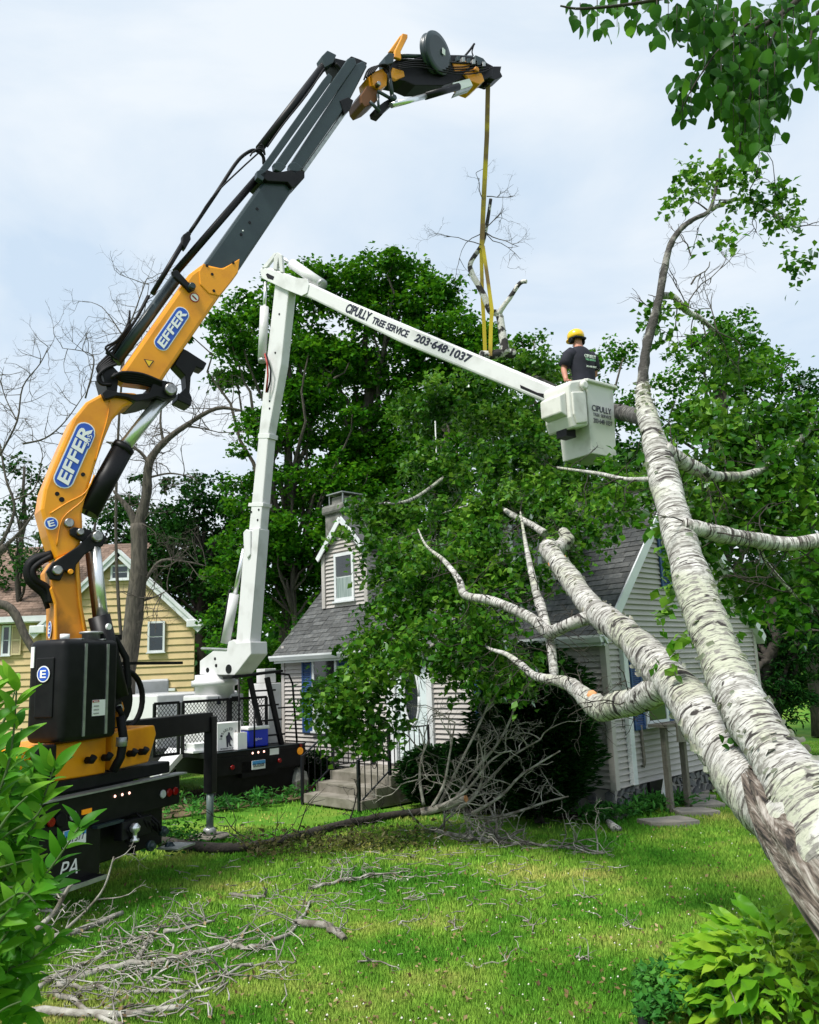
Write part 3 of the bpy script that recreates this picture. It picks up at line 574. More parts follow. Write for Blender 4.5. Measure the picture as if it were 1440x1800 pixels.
for i in range(7):
    t_ = rng.uniform(.05, .75); z_ = rng.uniform(.55, .85)
    MB().tube([T(t_, -.02, z_+.1), T(t_+.05, -.12, z_), T(t_+.12, -.1, z_-.1), T(t_+.14, 0, z_-.05)], .014, 6).build('hose', RUBBER, ct_)
for t_, z_ in ((.55, .5), (.78, .62), (.9, .42)): MB().lathe(T(t_, -.06, z_), tn, [(.06, 0), (.06, .05), (.03, .05), (.03, .09)], 12).build('coupling', SLATE, ct_)
MB().box(T(.95, -.15, .42), (.35, .3, .02), AX).build('side_step', GALV, ct_)
for t_ in (-.93, -.80): MB().lathe(T(t_, -.005, 1.02), tn, [(.075, 0), (.075, .02), (.06, .03)], 16).build('lamp_ring', RUBBER, bumper) if t_ == -.80 else MB().lathe(T(t_, -.005, 1.02), tn, [(.05, 0), (.05, .02), (.04, .03)], 16).build('tail_lamp', RED, bumper)
for t_, m_ in ((-.62, LENS), (-1.08, RED), (.86, LENS), (.98, RED), (1.10, RED)): MB().lathe(T(t_, -.005, 1.03), tn, [(.05, 0), (.05, .015), (.04, .025)], 16).build('reversing_lamp' if m_ is LENS else 'tail_lamp', m_, bumper)
MB().box(T(-.42, -.008, 1.04), (.14, .014, .05), AX).build('amber_marker', AMBER, bumper)
for t_ in (.02, .14, .26): MB().lathe(T(t_, -.004, 1.13), tn, [(.016, 0), (.012, .008)], 10).build('marker_lamp', LEDW, bumper)
def plate(parent, c, right, n, top, m_=None):
    p_ = MB().box(c, (.32, .012, .165), [right, n, UP]).build('licence_plate', DWHITE, parent)
    MB().box(c+n*.008+UP*.045, (.31, .003, .07), [right, n, UP]).build('plate_band', mat('plate_blue', (.06, .28, .6), .4) if 'plate_blue' not in bpy.data.materials else bpy.data.materials['plate_blue'], p_)
    text('plate_number', top, c+n*.0105-UP*.005, right, UP, .26, .07, INK, p_); return p_
pr = nrm(np.cross(UP, tn)); pr = pr if np.dot(pr, et) > 0 else -pr
plate(bumper, T(-.62, -.04, .82), pr, tn, '137577')
text('step_logo', 'PA', T(-.66, -.012, .52), pr, UP, .26, .15, DWHITE, ct_, bold=.0, shear=.3)
# chassis, deck and wheels
MB().box(T(0, 3.2, 1.12), (.9, 6.2, .28), AX).build('chassis_rail', BLACK, ct_)
MB().box(T(0, .75, 1.32), (TW+.3, 1.35, .14), AX).build('sub_frame', BLACK, ct_, bevel=.02)
MB().box(T(0, 4.0, 1.42), (2.4, 4.6, .14), AX).build('deck', BLACK, ct_)
def wheel(parent, c, axis, r=.52, w=.3, dual=True):
    t = MB().lathe(c, axis, [(r*.62, -w/2), (r*.93, -w/2), (r, -w*.32), (r, w*.32), (r*.93, w/2), (r*.62, w/2)], 32).build('wheel', TYRE, parent)
    MB().lathe(c, axis, [(r*.62, w*.42), (r*.58, w*.2), (r*.2, w*.12), (r*.2, w*.3), (.05, w*.32)], 24).build('rim', GALV, t); return t
for f_ in (1.7, 3.0, 6.2):
    for t_ in (-1.02, 1.02): wheel(ct_, T(t_, f_, .52), et if t_ > 0 else -et)
for t_ in (-1, 1): MB().box(T(t_*1.05, 2.35, 1.13), (.5, 2.5, .05), AX).build('mudguard', BLACK, ct_)
cabm = WHITE
MB().prism([T(-1.2, 6.9, .6), T(-1.2, 8.9, .6), T(-1.2, 9.0, 1.5), T(-1.2, 8.6, 2.7), T(-1.2, 6.9, 2.8)], et*2.4).build('cab', cabm, ct_, bevel=.05)
# crane base and tank
bs = MB().prism([T(-1.28, .1, 1.40), T(-1.28, .1, 1.76), T(-.02, .1, 1.78), T(-.02, .1, 1.38)], ef*.8); bs.build('crane_base', ORANGE, ct_, bevel=.02)
b2 = MB().prism([T(.06, .08, 1.40), T(.06, .08, 1.82), T(.80, .08, 1.85), T(.84, .08, 1.74), T(.70, .08, 1.42)], ef*.82).build('crane_base', ORANGE, ct_, bevel=.02)
for t_ in (-.36, -.1, .32, .52): MB().tube([T(t_, .07, 1.56), T(t_, .0, 1.56), T(t_, -.03, 1.60)], .04, 10).build('hose_stub', RUBBER, ct_)
MB().box(T(-1.02, .03, 1.60), (.26, .1, .36), AX).build('valve_cover', BLACK, ct_, bevel=.02)
tz0, tz1 = 1.785, 2.86
tank = MB().prism([T(-.92, .4, tz0), T(-.92, -.1, tz0), T(-.92, -.1, tz1), T(-.92, .4, tz1)], et*.84).build('oil_tank', BLACK, ct_, bevel=.0)
m = tank.modifiers.new('bevel', 'BEVEL'); m.width = .07; m.segments = 4; tank.data.polygons.foreach_set('use_smooth', [True]*len(tank.data.polygons))
for t_ in (-.62, -.28):
    sb = MB(); sb.box(T(t_, -.107, (tz0+tz1)/2), (.035, .012, tz1-tz0-.1), AX); sb.box(T(t_, .15, tz1+.006), (.035, .42, .012), AX); sb.build('tank_strap', GALV, tank)
MB().box(T(-.928, .15, 2.36), (.02, .24, .62), AX).build('raised_panel', BLACK, tank, bevel=.01)
def disc_logo(parent, c, right, up, r, letter):
    n = nrm(np.cross(right, up)); MB().lathe(c, n, [(r, -.002), (r, .003)], 28).build('logo_ring', DWHITE, parent); MB().lathe(c, n, [(r*.86, -.002), (r*.86, .0045)], 28).build('logo_disc', BLUE, parent)
    text('logo_letter', letter, c+n*.0065, right, up, r*.95, r*.95, DWHITE, parent, bold=.02)
rt_end = nrm(np.cross(UP, -et)); disc_logo(tank, T(-.945, .15, 2.5)-et*.004, rt_end, UP, .085, 'E')
MB().box(T(-.925, .33, 2.68), (.012, .045, .22), AX).build('level_gauge', DWHITE, tank)
st_ = MB().box(T(-.40, -.106, 2.12), (.2, .006, .17), AX).build('warning_sticker', DWHITE, tank); MB().box(T(-.45, -.111, 2.19), (.1, .004, .022), AX).build('red_band', REDP, st_)
text('sticker_text', 'DANGER', T(-.45, -.1145, 2.19), pr, UP, .07, .012, DWHITE, st_); text('sticker_lines', '=====\n=====\n=====', T(-.44, -.111, 2.10), pr, UP, .08, .09, INK, st_)
MB().lathe(T(-.30, .12, tz1), UP, [(.10, 0), (.10, .07), (.13, .075), (.13, .095), (.11, .1)], 18).build('filler_cap', GALV, tank); MB().lathe(T(-.2, -.02, tz1+.15), tn, [(.035, 0), (.035, .03)], 14).build('pressure_gauge', DWHITE, tank)
MB().lathe(T(-.72, .1, tz1), UP, [(.05, 0), (.05, .06)], 12).build('breather_cap', DWHITE, tank)
MB().tube([T(-.22, .1, tz1+.05), T(.02, .05, tz1+.02), T(.15, .0, tz1-.2), T(.18, -.02, tz1-.5), T(.15, .0, tz1-.62)], .04, 10).build('suction_hose', RUBBER, tank)
MB().tube([T(.02, -.05, 2.0), T(.06, -.07, 1.75), T(.04, -.05, 1.55), T(-.02, .0, 1.4)], .05, 10).build('drain_hose', RUBBER, ct_)
MB().lathe(T(.04, -.06, 1.72), UP, [(.062, -.05), (.062, .05)], 14).build('hose_clamp', GALV, ct_)
# outriggers: the far leg is let down beside the lawn
lp = G(369, 1470, .03); lg = thing and None
t1 = float(np.dot(lp-TO, et)); f1 = float(np.dot(lp-TO, ef))
MB().box(T(t1/2+.35, f1+.05, 1.72), (t1-.7, .2, .29), AX).build('outrigger_beam', BLACK, ct_, bevel=.015)
leg = MB().box(T(t1, f1, 1.23), (.15, .15, 1.14), AX).build('outrigger_leg', BLACK, ct_, bevel=.012)
MB().bar(T(t1, f1, .08), T(t1, f1, .72), .055, 20).build('leg_tube', mat('grey_green_tube', (.10, .14, .13), .4), leg); MB().lathe(T(t1, f1, .04), UP, [(.1, 0), (.1, .1), (.07, .12)], 16).build('foot', GALV, leg)
MB().lathe(T(t1, f1, .012), UP, [(.3, 0), (.3, .035)], 8).build('foot_pad', WOODGREY, leg)
MB().box(T(-1.45, .5, 1.72), (.5, .22, .34), AX).build('outrigger_beam', BLACK, ct_, bevel=.015); MB().box(T(-1.75, .5, 1.05), (.19, .19, 1.2), AX).build('outrigger_leg', BLACK, ct_, bevel=.012)
# ---- crane boom, all in one upright plane
C0 = V(-4.02, 9.66, 0); TIP = P(860, 140, 13.6); hd = nrm(V(TIP[0]-C0[0], TIP[1]-C0[1], 0)); cn = V(hd[1], -hd[0], 0)     # cn points to the camera side
def Q(px, py, off=0.): return PL(px, py, C0+cn*off, cn)
def plate_(name, pix, off, th, m, parent=ct_, bevel=.012): return MB().prism([Q(x, y, off) for x, y in pix], -cn*th).build(name, m, parent, bevel=bevel)
def rod(name, a, b, r, m, off=0., parent=ct_, seg=18): return MB().bar(Q(*a, off), Q(*b, off), r, seg).build(name, m, parent)
def pin_(c, r, off, m=STEEL, parent=ct_, th=.06): return MB().lathe(Q(*c, off), cn, [(r, -.02), (r, th), (r*.8, th+.012)], 20).build('pivot_pin', m, parent)
def hose(name, pix, r, off, parent=ct_, m=RUBBER):
    p = [Q(*q_, off) for q_ in pix]; out = []
    for i in range(len(p)-1):
        for t in np.linspace(0, 1, 5)[:-1]:
            a, b, c, d = p[max(i-1, 0)], p[i], p[i+1], p[min(i+2, len(p)-1)]
            out.append(.5*((2*b)+(c-a)*t+(2*a-5*b+4*c-d)*t*t+(3*b-a-3*c+d)*t**3))
    return MB().tube(out+[p[-1]], r, 7).build(name, m, parent)
col = plate_('crane_column', [(100, 1300), (99, 1062), (91, 1030), (88, 1000), (100, 982), (124, 970), (140, 985), (145, 1065), (157, 1125), (164, 1300)], .25, .6, ORANGE_DIRTY)
plate_('column_rib', [(131, 985), (139, 983), (142, 1060), (154, 1125), (152, 1140), (139, 1068)], .29, .05, ORANGE, col)
plate_('column_rib', [(97, 1140), (96, 1062), (88, 1035), (92, 1030), (101, 1060), (102, 1140)], .30, .06, ORANGE, col)
disc_logo(col, Q(98, 1104, .25)-cn*.3-hd*.008, nrm(cn), UP, .1, 'E')
arm = plate_('first_boom', [(99, 985), (84, 940), (72, 895), (78, 858), (105, 790), (130, 733), (152, 706), (187, 687), (242, 690), (243, 704), (218, 716), (198, 738), (184, 771), (167, 821), (153, 866), (145, 902), (146, 927), (142, 957), (131, 972)], .22, .44, ORANGE, bevel=.035)
hose('weld_line', [(193, 704), (189, 735), (176, 780), (168, 810)], .008, .225, arm, ORANGE); hose('weld_line', [(166, 835), (150, 866), (118, 884), (88, 903)], .008, .225, arm, ORANGE); hose('weld_line', [(158, 850), (145, 880), (110, 912), (100, 960)], .007, .225, arm, ORANGE)
for c_, r_ in (((146, 834), .025), ((100.5, 868), .025), ((108.5, 878), .03)): MB().lathe(Q(*c_, .222), cn, [(r_, -.004), (r_, .004)], 14).build('bolt_hole', BLACK, arm)
def pill(parent, a, b, wpx, off, m_, name='decal_plate'):
    a, b = Q(*a, off), Q(*b, off); d = nrm(b-a); s = nrm(np.cross(d, cn)); w = wpx; pts = []
    for t in np.linspace(-math.pi/2, math.pi/2, 9): pts.append(b+d*w*math.cos(t)*.9+s*w*math.sin(t))
    for t in np.linspace(math.pi/2, 3*math.pi/2, 9): pts.append(a+d*w*math.cos(t)*.9+s*w*math.sin(t))
    return MB().prism(pts, -cn*.006).build(name, m_, parent), (a+b)/2, d, np.linalg.norm(b-a)+1.4*w
for (a_, b_, w_, par) in (((112, 843), (150, 757), .115, arm), ):
    _, c_, d_, l_ = pill(par, a_, b_, w_, .228, DWHITE); pill(par, a_, b_, w_*.88, .231, BLUE); up_ = nrm(np.cross(cn, d_)); text('lettering', 'EFFER', c_+cn*.008, d_, up_, l_*.92, w_*1.25, DWHITE, par, bold=.03, shear=.1)
pill(arm, (151, 783), (159, 764), .055, .230, DWHITE); _, c_, d_, l_ = pill(arm, (151, 783), (159, 764), .045, .233, BLUE); text('lettering', '505', c_+cn*.005, d_, nrm(np.cross(cn, d_)), .14, .055, DWHITE, arm)
disc_logo(arm, Q(90, 920, .226), nrm(hd+UP*.35), nrm(UP-hd*.35), .075, 'E')
MB().lathe(Q(120.5, 920, .22), cn, [(.055, 0), (.055, .05), (.045, .06)], 18).build('pivot_pin', STEEL, arm)
bl = rod('lift_barrel', (174, 1083), (207, 1226), .125, BLACK, .28); rod('lift_rod', (167, 962), (181, 1090), .064, CHROME, .28, bl); rod('rod_reflection', (155, 972), (168, 1085), .035, mat('reflection_brown', (.16, .06, .02), .6), -.05, bl)  # the thin brown bar stands in for a reflection in the chrome rod
foot = plate_('cylinder_bracket', [(192, 1205), (216, 1235), (219, 1246), (214, 1262), (182, 1262)], .2, .05, ORANGE); pin_((201, 1236), .07, .2, BLACK, foot); pin_((207, 1244), .045, .22, STEEL, foot); plate_('bracket_base', [(180, 1262), (214, 1258), (206, 1278), (180, 1280)], .22, .4, ORANGE_DIRTY, foot)
lk = plate_('link_arm', [(82, 1004), (93, 989), (137, 960), (156, 941), (164, 934), (181, 935), (187, 946), (181, 960), (167, 964), (150, 974), (134, 993), (131, 1010), (114, 1004), (106, 1021), (89, 1018)], .34, .07, BLACK); pin_((100, 1003), .055, .35, STEEL, lk); pin_((170, 944), .062, .35, STEEL, lk)
plate_('link_arm', [(82, 1004), (93, 989), (137, 960), (156, 941), (164, 934), (181, 935), (187, 946), (181, 960), (167, 964), (150, 974), (134, 993), (114, 1004), (106, 1021), (89, 1018)], -.28, .07, BLACK)
pin_((124, 1005), .03, .345, ORANGE, lk, .01)
l2 = plate_('link_plate', [(123, 930), (130, 926), (160, 931), (166, 950), (150, 953), (137, 948), (124, 940)], .30, .06, BLACK); pin_((140, 936), .04, .31, STEEL, l2)
hose('hose', [(92, 974), (62, 984), (50, 998), (55, 1020), (78, 1040), (86, 1060)], .05, .1); hose('hose', [(92, 978), (70, 990), (58, 1003), (64, 1020), (84, 1034), (90, 1060)], .035, .15); hose('hose', [(94, 972), (58, 980), (45, 1000), (50, 1024), (74, 1046), (84, 1070)], .03, .0)
bl = rod('boom_barrel', (154, 902), (217, 787), .13, BLACK, .12); rod('boom_rod', (210, 796), (292, 692), .082, CHROME, .12, bl); rod('boom_pipe', (170, 872), (262, 716), .018, SLATE, .1, bl); MB().lathe(Q(217, 787, .12), nrm(Q(288, 694)-Q(210, 796)), [(.137, -.06), (.137, .02), (.09, .025)], 18).build('barrel_collar', BLACK, bl)
pl = plate_('pivot_bracket', [(180, 690), (186, 684), (208, 689), (236, 693), (262, 690), (270, 672), (286, 668), (304, 672), (313, 682), (310, 698), (292, 702), (276, 697), (262, 702), (240, 706), (225, 699), (205, 696), (185, 702)], .3, .6, BLACK); pin_((298, 686), .075, .31, STEEL, pl)
for k in range(5): hose('hose', [(196+k, 664-k*2), (215, 655+k*3.5), (250, 658+k*4), (285, 672+k*3)], .022, .33-.02*k)
for k in range(6): hose('hose', [(205-k*3, 640-k*3), (186-k*3, 648), (172+k*3, 662+k), (178+k*4, 675), (196, 676-k*2)], .020, .22-.07*k)
for k in range(4): hose('hose', [(205+k, 632), (192-k*2, 620), (186+k*4, 610+k*3), (206+k*6, 598-k*4), (228, 570-k*8)], .014, .18-.06*k)
for k in range(4): hose('hose', [(150+k*3, 905-k*2), (160+k*4, 885-k*3), (172, 870), (168+k*5, 858)], .016, .16-.08*k)
bk_ = plate_('valve_bracket', [(180, 655), (196, 640), (210, 655), (206, 690), (190, 690)], .2, .4, BLACK)
b2m = plate_('second_boom', [(212, 654), (334, 480), (358, 462), (392, 470), (422, 454), (420, 478), (410, 492), (386, 522), (294, 656), (284, 672), (225, 664)], .21, .42, ORANGE, bevel=.045)
_p = plate_('nose_plate', [(358, 462), (366, 468), (392, 472), (422, 454), (419, 478), (406, 496), (386, 520), (368, 516), (352, 500), (350, 476)], .225, .03, ORANGE, b2m)
for c_ in ((364, 467), (410, 462), (376, 511), (373, 482)): MB().lathe(Q(*c_, .226), cn, [(.02, -.004), (.02, .006)], 12).build('bolt', BLACK, b2m)
_, c_, d_, l_ = pill(b2m, (284, 604), (320, 551), .1, .217, DWHITE); pill(b2m, (284, 604), (320, 551), .088, .22, BLUE); text('lettering', 'EFFER', c_+cn*.008, d_, nrm(np.cross(cn, d_)), l_*.92, .115, DWHITE, b2m, bold=.03, shear=.1)
tri = [Q(x, y, .214) for x, y in ((253, 631), (271, 634), (262, 646))]; MB().prism(tri, -cn*.004).build('warning_triangle', INK, b2m); MB().prism([Q(x, y, .217) for x, y in ((255.5, 632.5), (268.5, 634.8), (262, 643.5))], -cn*.004).build('triangle_face', YEL, b2m)
MB().lathe(Q(342, 523, .214), cn, [(.066, -.003), (.066, .003)], 24).build('prohibition_ring', REDP, b2m); MB().lathe(Q(342, 523, .214), cn, [(.052, -.003), (.052, .005)], 24).build('prohibition_face', DWHITE, b2m); MB().beam(Q(338, 519, .221), Q(346, 527, .221), .02, .004, side=hd).build('prohibition_bar', REDP, b2m)
rod('extension_barrel', (203, 636), (309, 490), .075, SLATE, .02); rod('extension_barrel', (309, 478), (463, 300), .052, BLACK, .05)
ex1 = plate_('extension_box', [(352, 474), (463, 318), (524, 320), (424, 470), (400, 500)], .17, .34, SLATE, bevel=.035)
for c_ in ((439, 391), (424, 412), (452, 367)): MB().lathe(Q(*c_, .172), cn, [(.022, -.003), (.022, .004)], 12).build('bolt_hole', BLACK, ex1)
MB().lathe(Q(427, 405.5, .172), cn, [(.012, -.003), (.012, .006)], 8).build('light_hole', DWHITE, ex1)
plate_('box_collar', [(456, 306), (470, 298), (486, 303), (512, 298), (536, 300), (536, 312), (526, 322), (514, 330), (506, 320), (470, 318)], .24, .46, BLACK)
rod('tie_bar', (268, 516), (332, 410), .033, BLACK, .12); plate_('tie_bracket', [(322, 412), (334, 404), (336, 420), (326, 438), (320, 430)], .16, .1, BLACK)
hose('return_pipe', [(334, 408), (380, 340), (414, 288), (432, 270), (448, 264), (462, 274), (464, 288)], .026, .1)
for k in range(2): hose('hose', [(262-k*2, 520), (236, 566), (206, 606+k*4), (196, 628)], .018, .1-.05*k)
plate_('hook_lever', [(302, 476), (312, 474), (332, 496), (342, 499), (344, 508), (334, 513), (326, 504), (306, 486)], .26, .06, BLACK); pin_((336, 505), .045, .262, SLATE)
hk = plate_('parking_hook', [(307, 640), (322, 612), (330, 616), (364, 638), (358, 650), (345, 645), (336, 662), (334, 690), (338, 699), (336, 714), (312, 704), (316, 692), (328, 680), (326, 660)], .1, .2, BLACK)
plate_('hook_tip', [(314, 690), (338, 704), (335, 714), (312, 703)], .12, .25, BLACK, hk)
be1 = plate_('extension_beam', [(511, 288), (625, 112), (640, 106), (646, 116), (614, 178), (531, 296), (518, 304)], .18, .16, SLATE, bevel=.02)
plate_('beam_underside', [(531, 297), (612, 184), (616, 190), (536, 303)], .14, .24, GALV, be1)  # paler metal stands in for light on the beam's underside
be2 = plate_('extension_beam', [(483, 288), (612, 102), (624, 100), (627, 112), (502, 292), (492, 301)], .2, .07, SLATE, bevel=.015)
plate_('extension_beam', [(455, 300), (568, 140), (578, 128), (585, 134), (582, 144), (468, 303), (460, 308)], .2, .05, SLATE, bevel=.012)
rod('extension_barrel', (456, 262), (580, 101), .062, BLACK, .05); plate_('barrel_head', [(566, 98), (576, 88), (592, 96), (586, 110), (572, 118)], .14, .2, SLATE)
plate_('box_head', [(584, 100), (608, 106), (618, 98), (634, 104), (646, 110), (640, 126), (628, 140), (612, 132), (596, 128)], .1, .3, BLACK)
plate_('box_collar', [(598, 176), (612, 170), (622, 176), (616, 192), (606, 200)], .2, .4, BLACK)
hose('hose', [(590, 112), (600, 124), (604, 140), (596, 150)], .03, .16); hose('hose', [(470, 258), (500, 216), (540, 166), (570, 120)], .012, .14); hose('hose', [(336, 406), (372, 348), (420, 300), (462, 262)], .012, .16)
plate_('shoe', [(452, 300), (462, 296), (470, 304), (462, 318), (452, 312)], .24, .1, SLATE); plate_('shoe', [(482, 286), (492, 284), (504, 292), (494, 302), (484, 298)], .24, .1, SLATE); plate_('shoe', [(510, 286), (520, 284), (532, 294), (520, 306), (511, 300)], .24, .1, SLATE)
for k in range(4): hose('hose', [(440+k*6, 274-k*6), (446+k*5, 266-k*4), (458+k*2, 262), (466, 272)], .012, .2-.03*k)
# jib
kn = plate_('jib_knuckle', [(634, 168), (646, 150), (666, 152), (668, 172), (656, 182), (642, 188), (636, 180)], .2, .4, mat('brown_orange', (.14, .05, .01), .5))
plate_('knuckle_face', [(652, 128), (672, 120), (682, 132), (680, 150), (668, 158), (656, 150)], .24, .4, ORANGE, kn); pin_((663, 150), .04, .25, STEEL, kn)
jb = plate_('jib_body', [(676, 118), (700, 102), (716, 106), (742, 98), (806, 96), (838, 100), (868, 116), (866, 134), (842, 142), (812, 138), (780, 150), (730, 150), (712, 142), (694, 138), (682, 136)], .17, .34, BLACK, bevel=.015)
plate_('jib_side', [(690, 118), (710, 124), (712, 134), (696, 140), (686, 134)], .19, .06, ORANGE, jb); plate_('jib_side', [(796, 110), (822, 106), (832, 112), (820, 122), (800, 126)], .19, .06, ORANGE, jb); plate_('jib_nose', [(816, 128), (836, 118), (848, 130), (852, 142), (844, 148), (828, 142)], .22, .44, ORANGE, jb); pin_((835, 125), .05, .22, ORANGE_DIRTY, jb)
rod('jib_tube', (700, 98), (830, 101), .035, SLATE, .12, jb); rod('jib_tube', (700, 104), (840, 112), .02, BLACK, .2, jb)
fk = plate_('fork_arm', [(694, 100), (695, 88), (706, 66), (708, 58), (717, 60), (717, 66), (705, 90), (706, 104)], .24, .06, ORANGE, jb); plate_('fork_arm', [(684, 90), (704, 62), (708, 60), (697, 82), (694, 92)], -.1, .06, ORANGE, jb)
plate_('fork_hinge', [(676, 100), (684, 92), (694, 94), (692, 110), (678, 114)], .26, .2, SLATE, jb)
dax = nrm(cn+hd*.30-UP*.10); dc = Q(770, 93, .28)
dr_ = MB().lathe(dc, dax, [(.2, -.12), (.36, -.12), (.37, -.10), (.36, -.08), (.33, -.05), (.36, -.02), (.37, 0), (.36, .02), (.30, .025), (.28, .035), (.2, .035)], 36).build('winch_drum', SLATE, ct_)
for dx in (-.09, .09): MB().box(dc+dax*.038+hd*dx+UP*.05, (.08, .11, .006), [nrm(np.cross(UP, dax)), nrm(np.cross(dax, np.cross(UP, dax))), dax]).build('drum_sticker', DWHITE, dr_)
jb2 = rod('jib_barrel', (748, 169), (806, 152), .06, BLACK, .3); rod('jib_rod', (688, 185), (752, 168), .045, CHROME, .3, jb2)
wp = plate_('guard_plate', [(796, 145), (826, 137), (832, 150), (802, 160)], .22, .03, DWHITE); plate_('guard_edge', [(802, 160), (832, 150), (826, 158), (798, 168)], .22, .1, GALV, wp)
for a_, b_, r_ in (((684, 130), (690, 172), .035), ((664, 160), (692, 176), .028), ((650, 178), (668, 196), .028), ((664, 166), (666, 192), .022)): rod('jib_link', a_, b_, r_, SLATE, .26)
plate_('link_block', [(660, 190), (676, 178), (690, 170), (696, 178), (680, 192), (672, 202), (662, 198)], .24, .2, BLACK); pin_((690, 174), .05, .28, SLATE)
hook = plate_('boom_tip', [(862, 122), (868, 116), (882, 116), (880, 126), (884, 134), (870, 140), (858, 136)], .16, .32, BLACK); plate_('tip_lug', [(854, 136), (864, 134), (862, 148), (856, 148)], .06, .12, BLACK, hook)
for k in range(5): hose('hose', [(640+k*4, 140-k*3), (648+k*5, 122-k*2), (668+k*4, 116), (686, 124+k*3)], .014, .22+.03*k)
for k in range(4): hose('hose', [(700, 112+k*3), (740, 106+k*4), (800, 118+k*4), (846, 112+k*5), (866, 118)], .011, .22+.015*k)
hose('bracket_rod', [(816, 100), (826, 88), (834, 77)], .02, .1); hose('bracket_rod', [(834, 77), (830, 90), (832, 98)], .012, .1); plate_('sensor_box', [(836, 96), (850, 102), (858, 112), (846, 112), (836, 106)], .22, .2, SLATE, jb)
for k in range(6):
    x_ = 804+k*9; plate_('fitting', [(x_, 98+k*2), (x_+5, 98+k*2), (x_+5, 106+k*2), (x_, 106+k*2)], .24, .08, GALV if k % 2 else SLATE, jb, bevel=.003)
# hose reel and racks behind the tank
rr = MB().lathe(T(.72, .75, 2.16), tn, [(.18, -.2), (.36, -.2), (.36, -.17), (.24, -.16), (.24, .06), (.36, .07), (.36, .1), (.18, .1)], 30).build('hose_reel', BLACK, ct_)
MB().tube([T(.66+.36*math.cos(a), .45, 2.16+.36*math.sin(a)) for a in np.linspace(1.8, -2.6, 22)]+[T(.12, .0, 1.98), T(.02, -.02, 2.1)], .035, 8).build('hose', RUBBER, ct_)
MB().box(T(.95, 1.2, 2.2), (.7, .5, .8), AX).build('reel_housing', BLACK, ct_, bevel=.02)
MB().beam(T(1.15, 1.0, 2.5), T(1.15, 1.0, 3.0), .08, .1).build('guide_post', BLACK, ct_); MB().beam(T(.6, 1.0, 2.97), T(1.2, 1.0, 2.97), .1, .07).build('guide_arm', BLACK, ct_); MB().beam(T(1.0, .8, 2.62), T(2.3, .8, 2.62), .05, .04).build('guide_bar', BLACK, ct_)
bd = thing('load_chart_board', 'white load chart board with printed lines behind the leafy shrub', 'board', T(-1.3, .9, 1.9)); bdp = T(-1.42, .75, 2.22); MB().box(bdp, (.55, .02, .75), AX).build('panel', DWHITE, bd)
text('chart_heading', 'EFFER 505', bdp-ef*.012+UP*.27, pr, UP, .34, .05, INK, bd); text('chart_lines', '======\n= == =\n======\n== ===\n======', bdp-ef*.012-UP*.08, pr, UP, .42, .45, mat('grey_print', (.2, .2, .22), .6), bd)
MB().box(T(-1.42, .78, 1.85), (.06, .03, .3), AX).build('board_post', BLACK, bd)
# ================================================================== strap and the lifted log
SY = 13.6
def S(px, py, dy=0.): return P(px, py, SY+dy)
stp = thing('lifting_strap', 'yellow webbing strap hanging from the crane tip to the lifted birch log', 'strap', S(858, 150))
def ribbon(name, pix, w, dy=0.):
    pts = [S(x, y, dy) for x, y in pix]; mb = MB(); 
    for i in range(len(pts)-1): mb.beam(pts[i], pts[i+1]+nrm(pts[i+1]-pts[i])*.004, w, .012, side=V(1, .1, 0))
    return mb.build(name, STRAP, stp)
ribbon('strap_web', [(858, 148), (856, 240), (851, 340), (848, 408), (847, 436)], .085); ribbon('strap_leg', [(846, 432), (848, 520), (851, 570), (853, 622)], .065, .05); ribbon('strap_leg', [(849, 432), (856, 480), (865, 545), (863, 575), (862, 625)], .065, -.12)
lgd = thing('lifted_birch_log', 'white and black birch log with bare twigs slung from the yellow strap', 'log', S(889, 625))
def limb(parent, pix, Y0, Y1, r0, r1, name='limb', m=BIRCH, seg=10, jit=.04, sub=4, P_=P):
    pts = [P_(x, y, Y0+(Y1-Y0)*i/max(1, len(pix)-1)) for i, (x, y) in enumerate(pix)]; out = []
    for i in range(len(pts)-1):
        a, b, c, d = pts[max(i-1, 0)], pts[i], pts[i+1], pts[min(i+2, len(pts)-1)]
        for t in np.linspace(0, 1, sub+1)[:-1]: out.append(.5*((2*b)+(c-a)*t+(2*a-5*b+4*c-d)*t*t+(3*b-a-3*c+d)*t**3))
    out.append(pts[-1]); n = len(out)
    MB().tube(out, [r0+(r1-r0)*i/(n-1) for i in range(n)], seg, uv=True, jit=jit, u0=float(rng.uniform(0, 9))).build(name, m, parent); return out
l1 = limb(lgd, [(890, 622), (882, 580), (877, 553), (862, 546), (848, 514), (832, 485), (827, 463), (846, 432), (854, 405), (863, 350)], SY, SY+.1, .075, .03, 'stem', LOGBARK)
limb(lgd, [(876, 553), (884, 540), (896, 524), (914, 498), (926, 495)], SY, SY-.2, .05, .035, 'limb', LOGBARK); limb(lgd, [(845, 624), (865, 624), (885, 620), (904, 622)], SY-.1, SY+.1, .075, .085, 'butt', LOGBARK)
def twigs(parent, starts, mat_, lv=3, L0=.8, r0=.012, name='twigs', n0=3, spread=.8, up=.0, kind='stuff', seg=4):
    mb = MB(); tips = []
    def go(p, d, L, r, l):
        n = 5; path = [p]
        for i in range(n):
            d = nrm(d + rng.normal(size=3)*.22 + UP*up); p = p+d*L/n; path.append(p)
        mb.tube(path, np.linspace(r, r*.45, n+1), seg, cap=False)
        tips.extend(path[2:])
        if l > 0:
            for _ in range(rng.integers(2, 4)):
                k = rng.integers(2, n+1); go(path[k], nrm(d+rng.normal(size=3)*spread), L*rng.uniform(.45, .75), r*.55, l-1)
    for p, d in starts: go(V(*p), nrm(d), L0*rng.uniform(.7, 1.2), r0, lv)
    o = mb.build(name, mat_, parent, recalc=False, kind=kind); return o, np.array(tips)
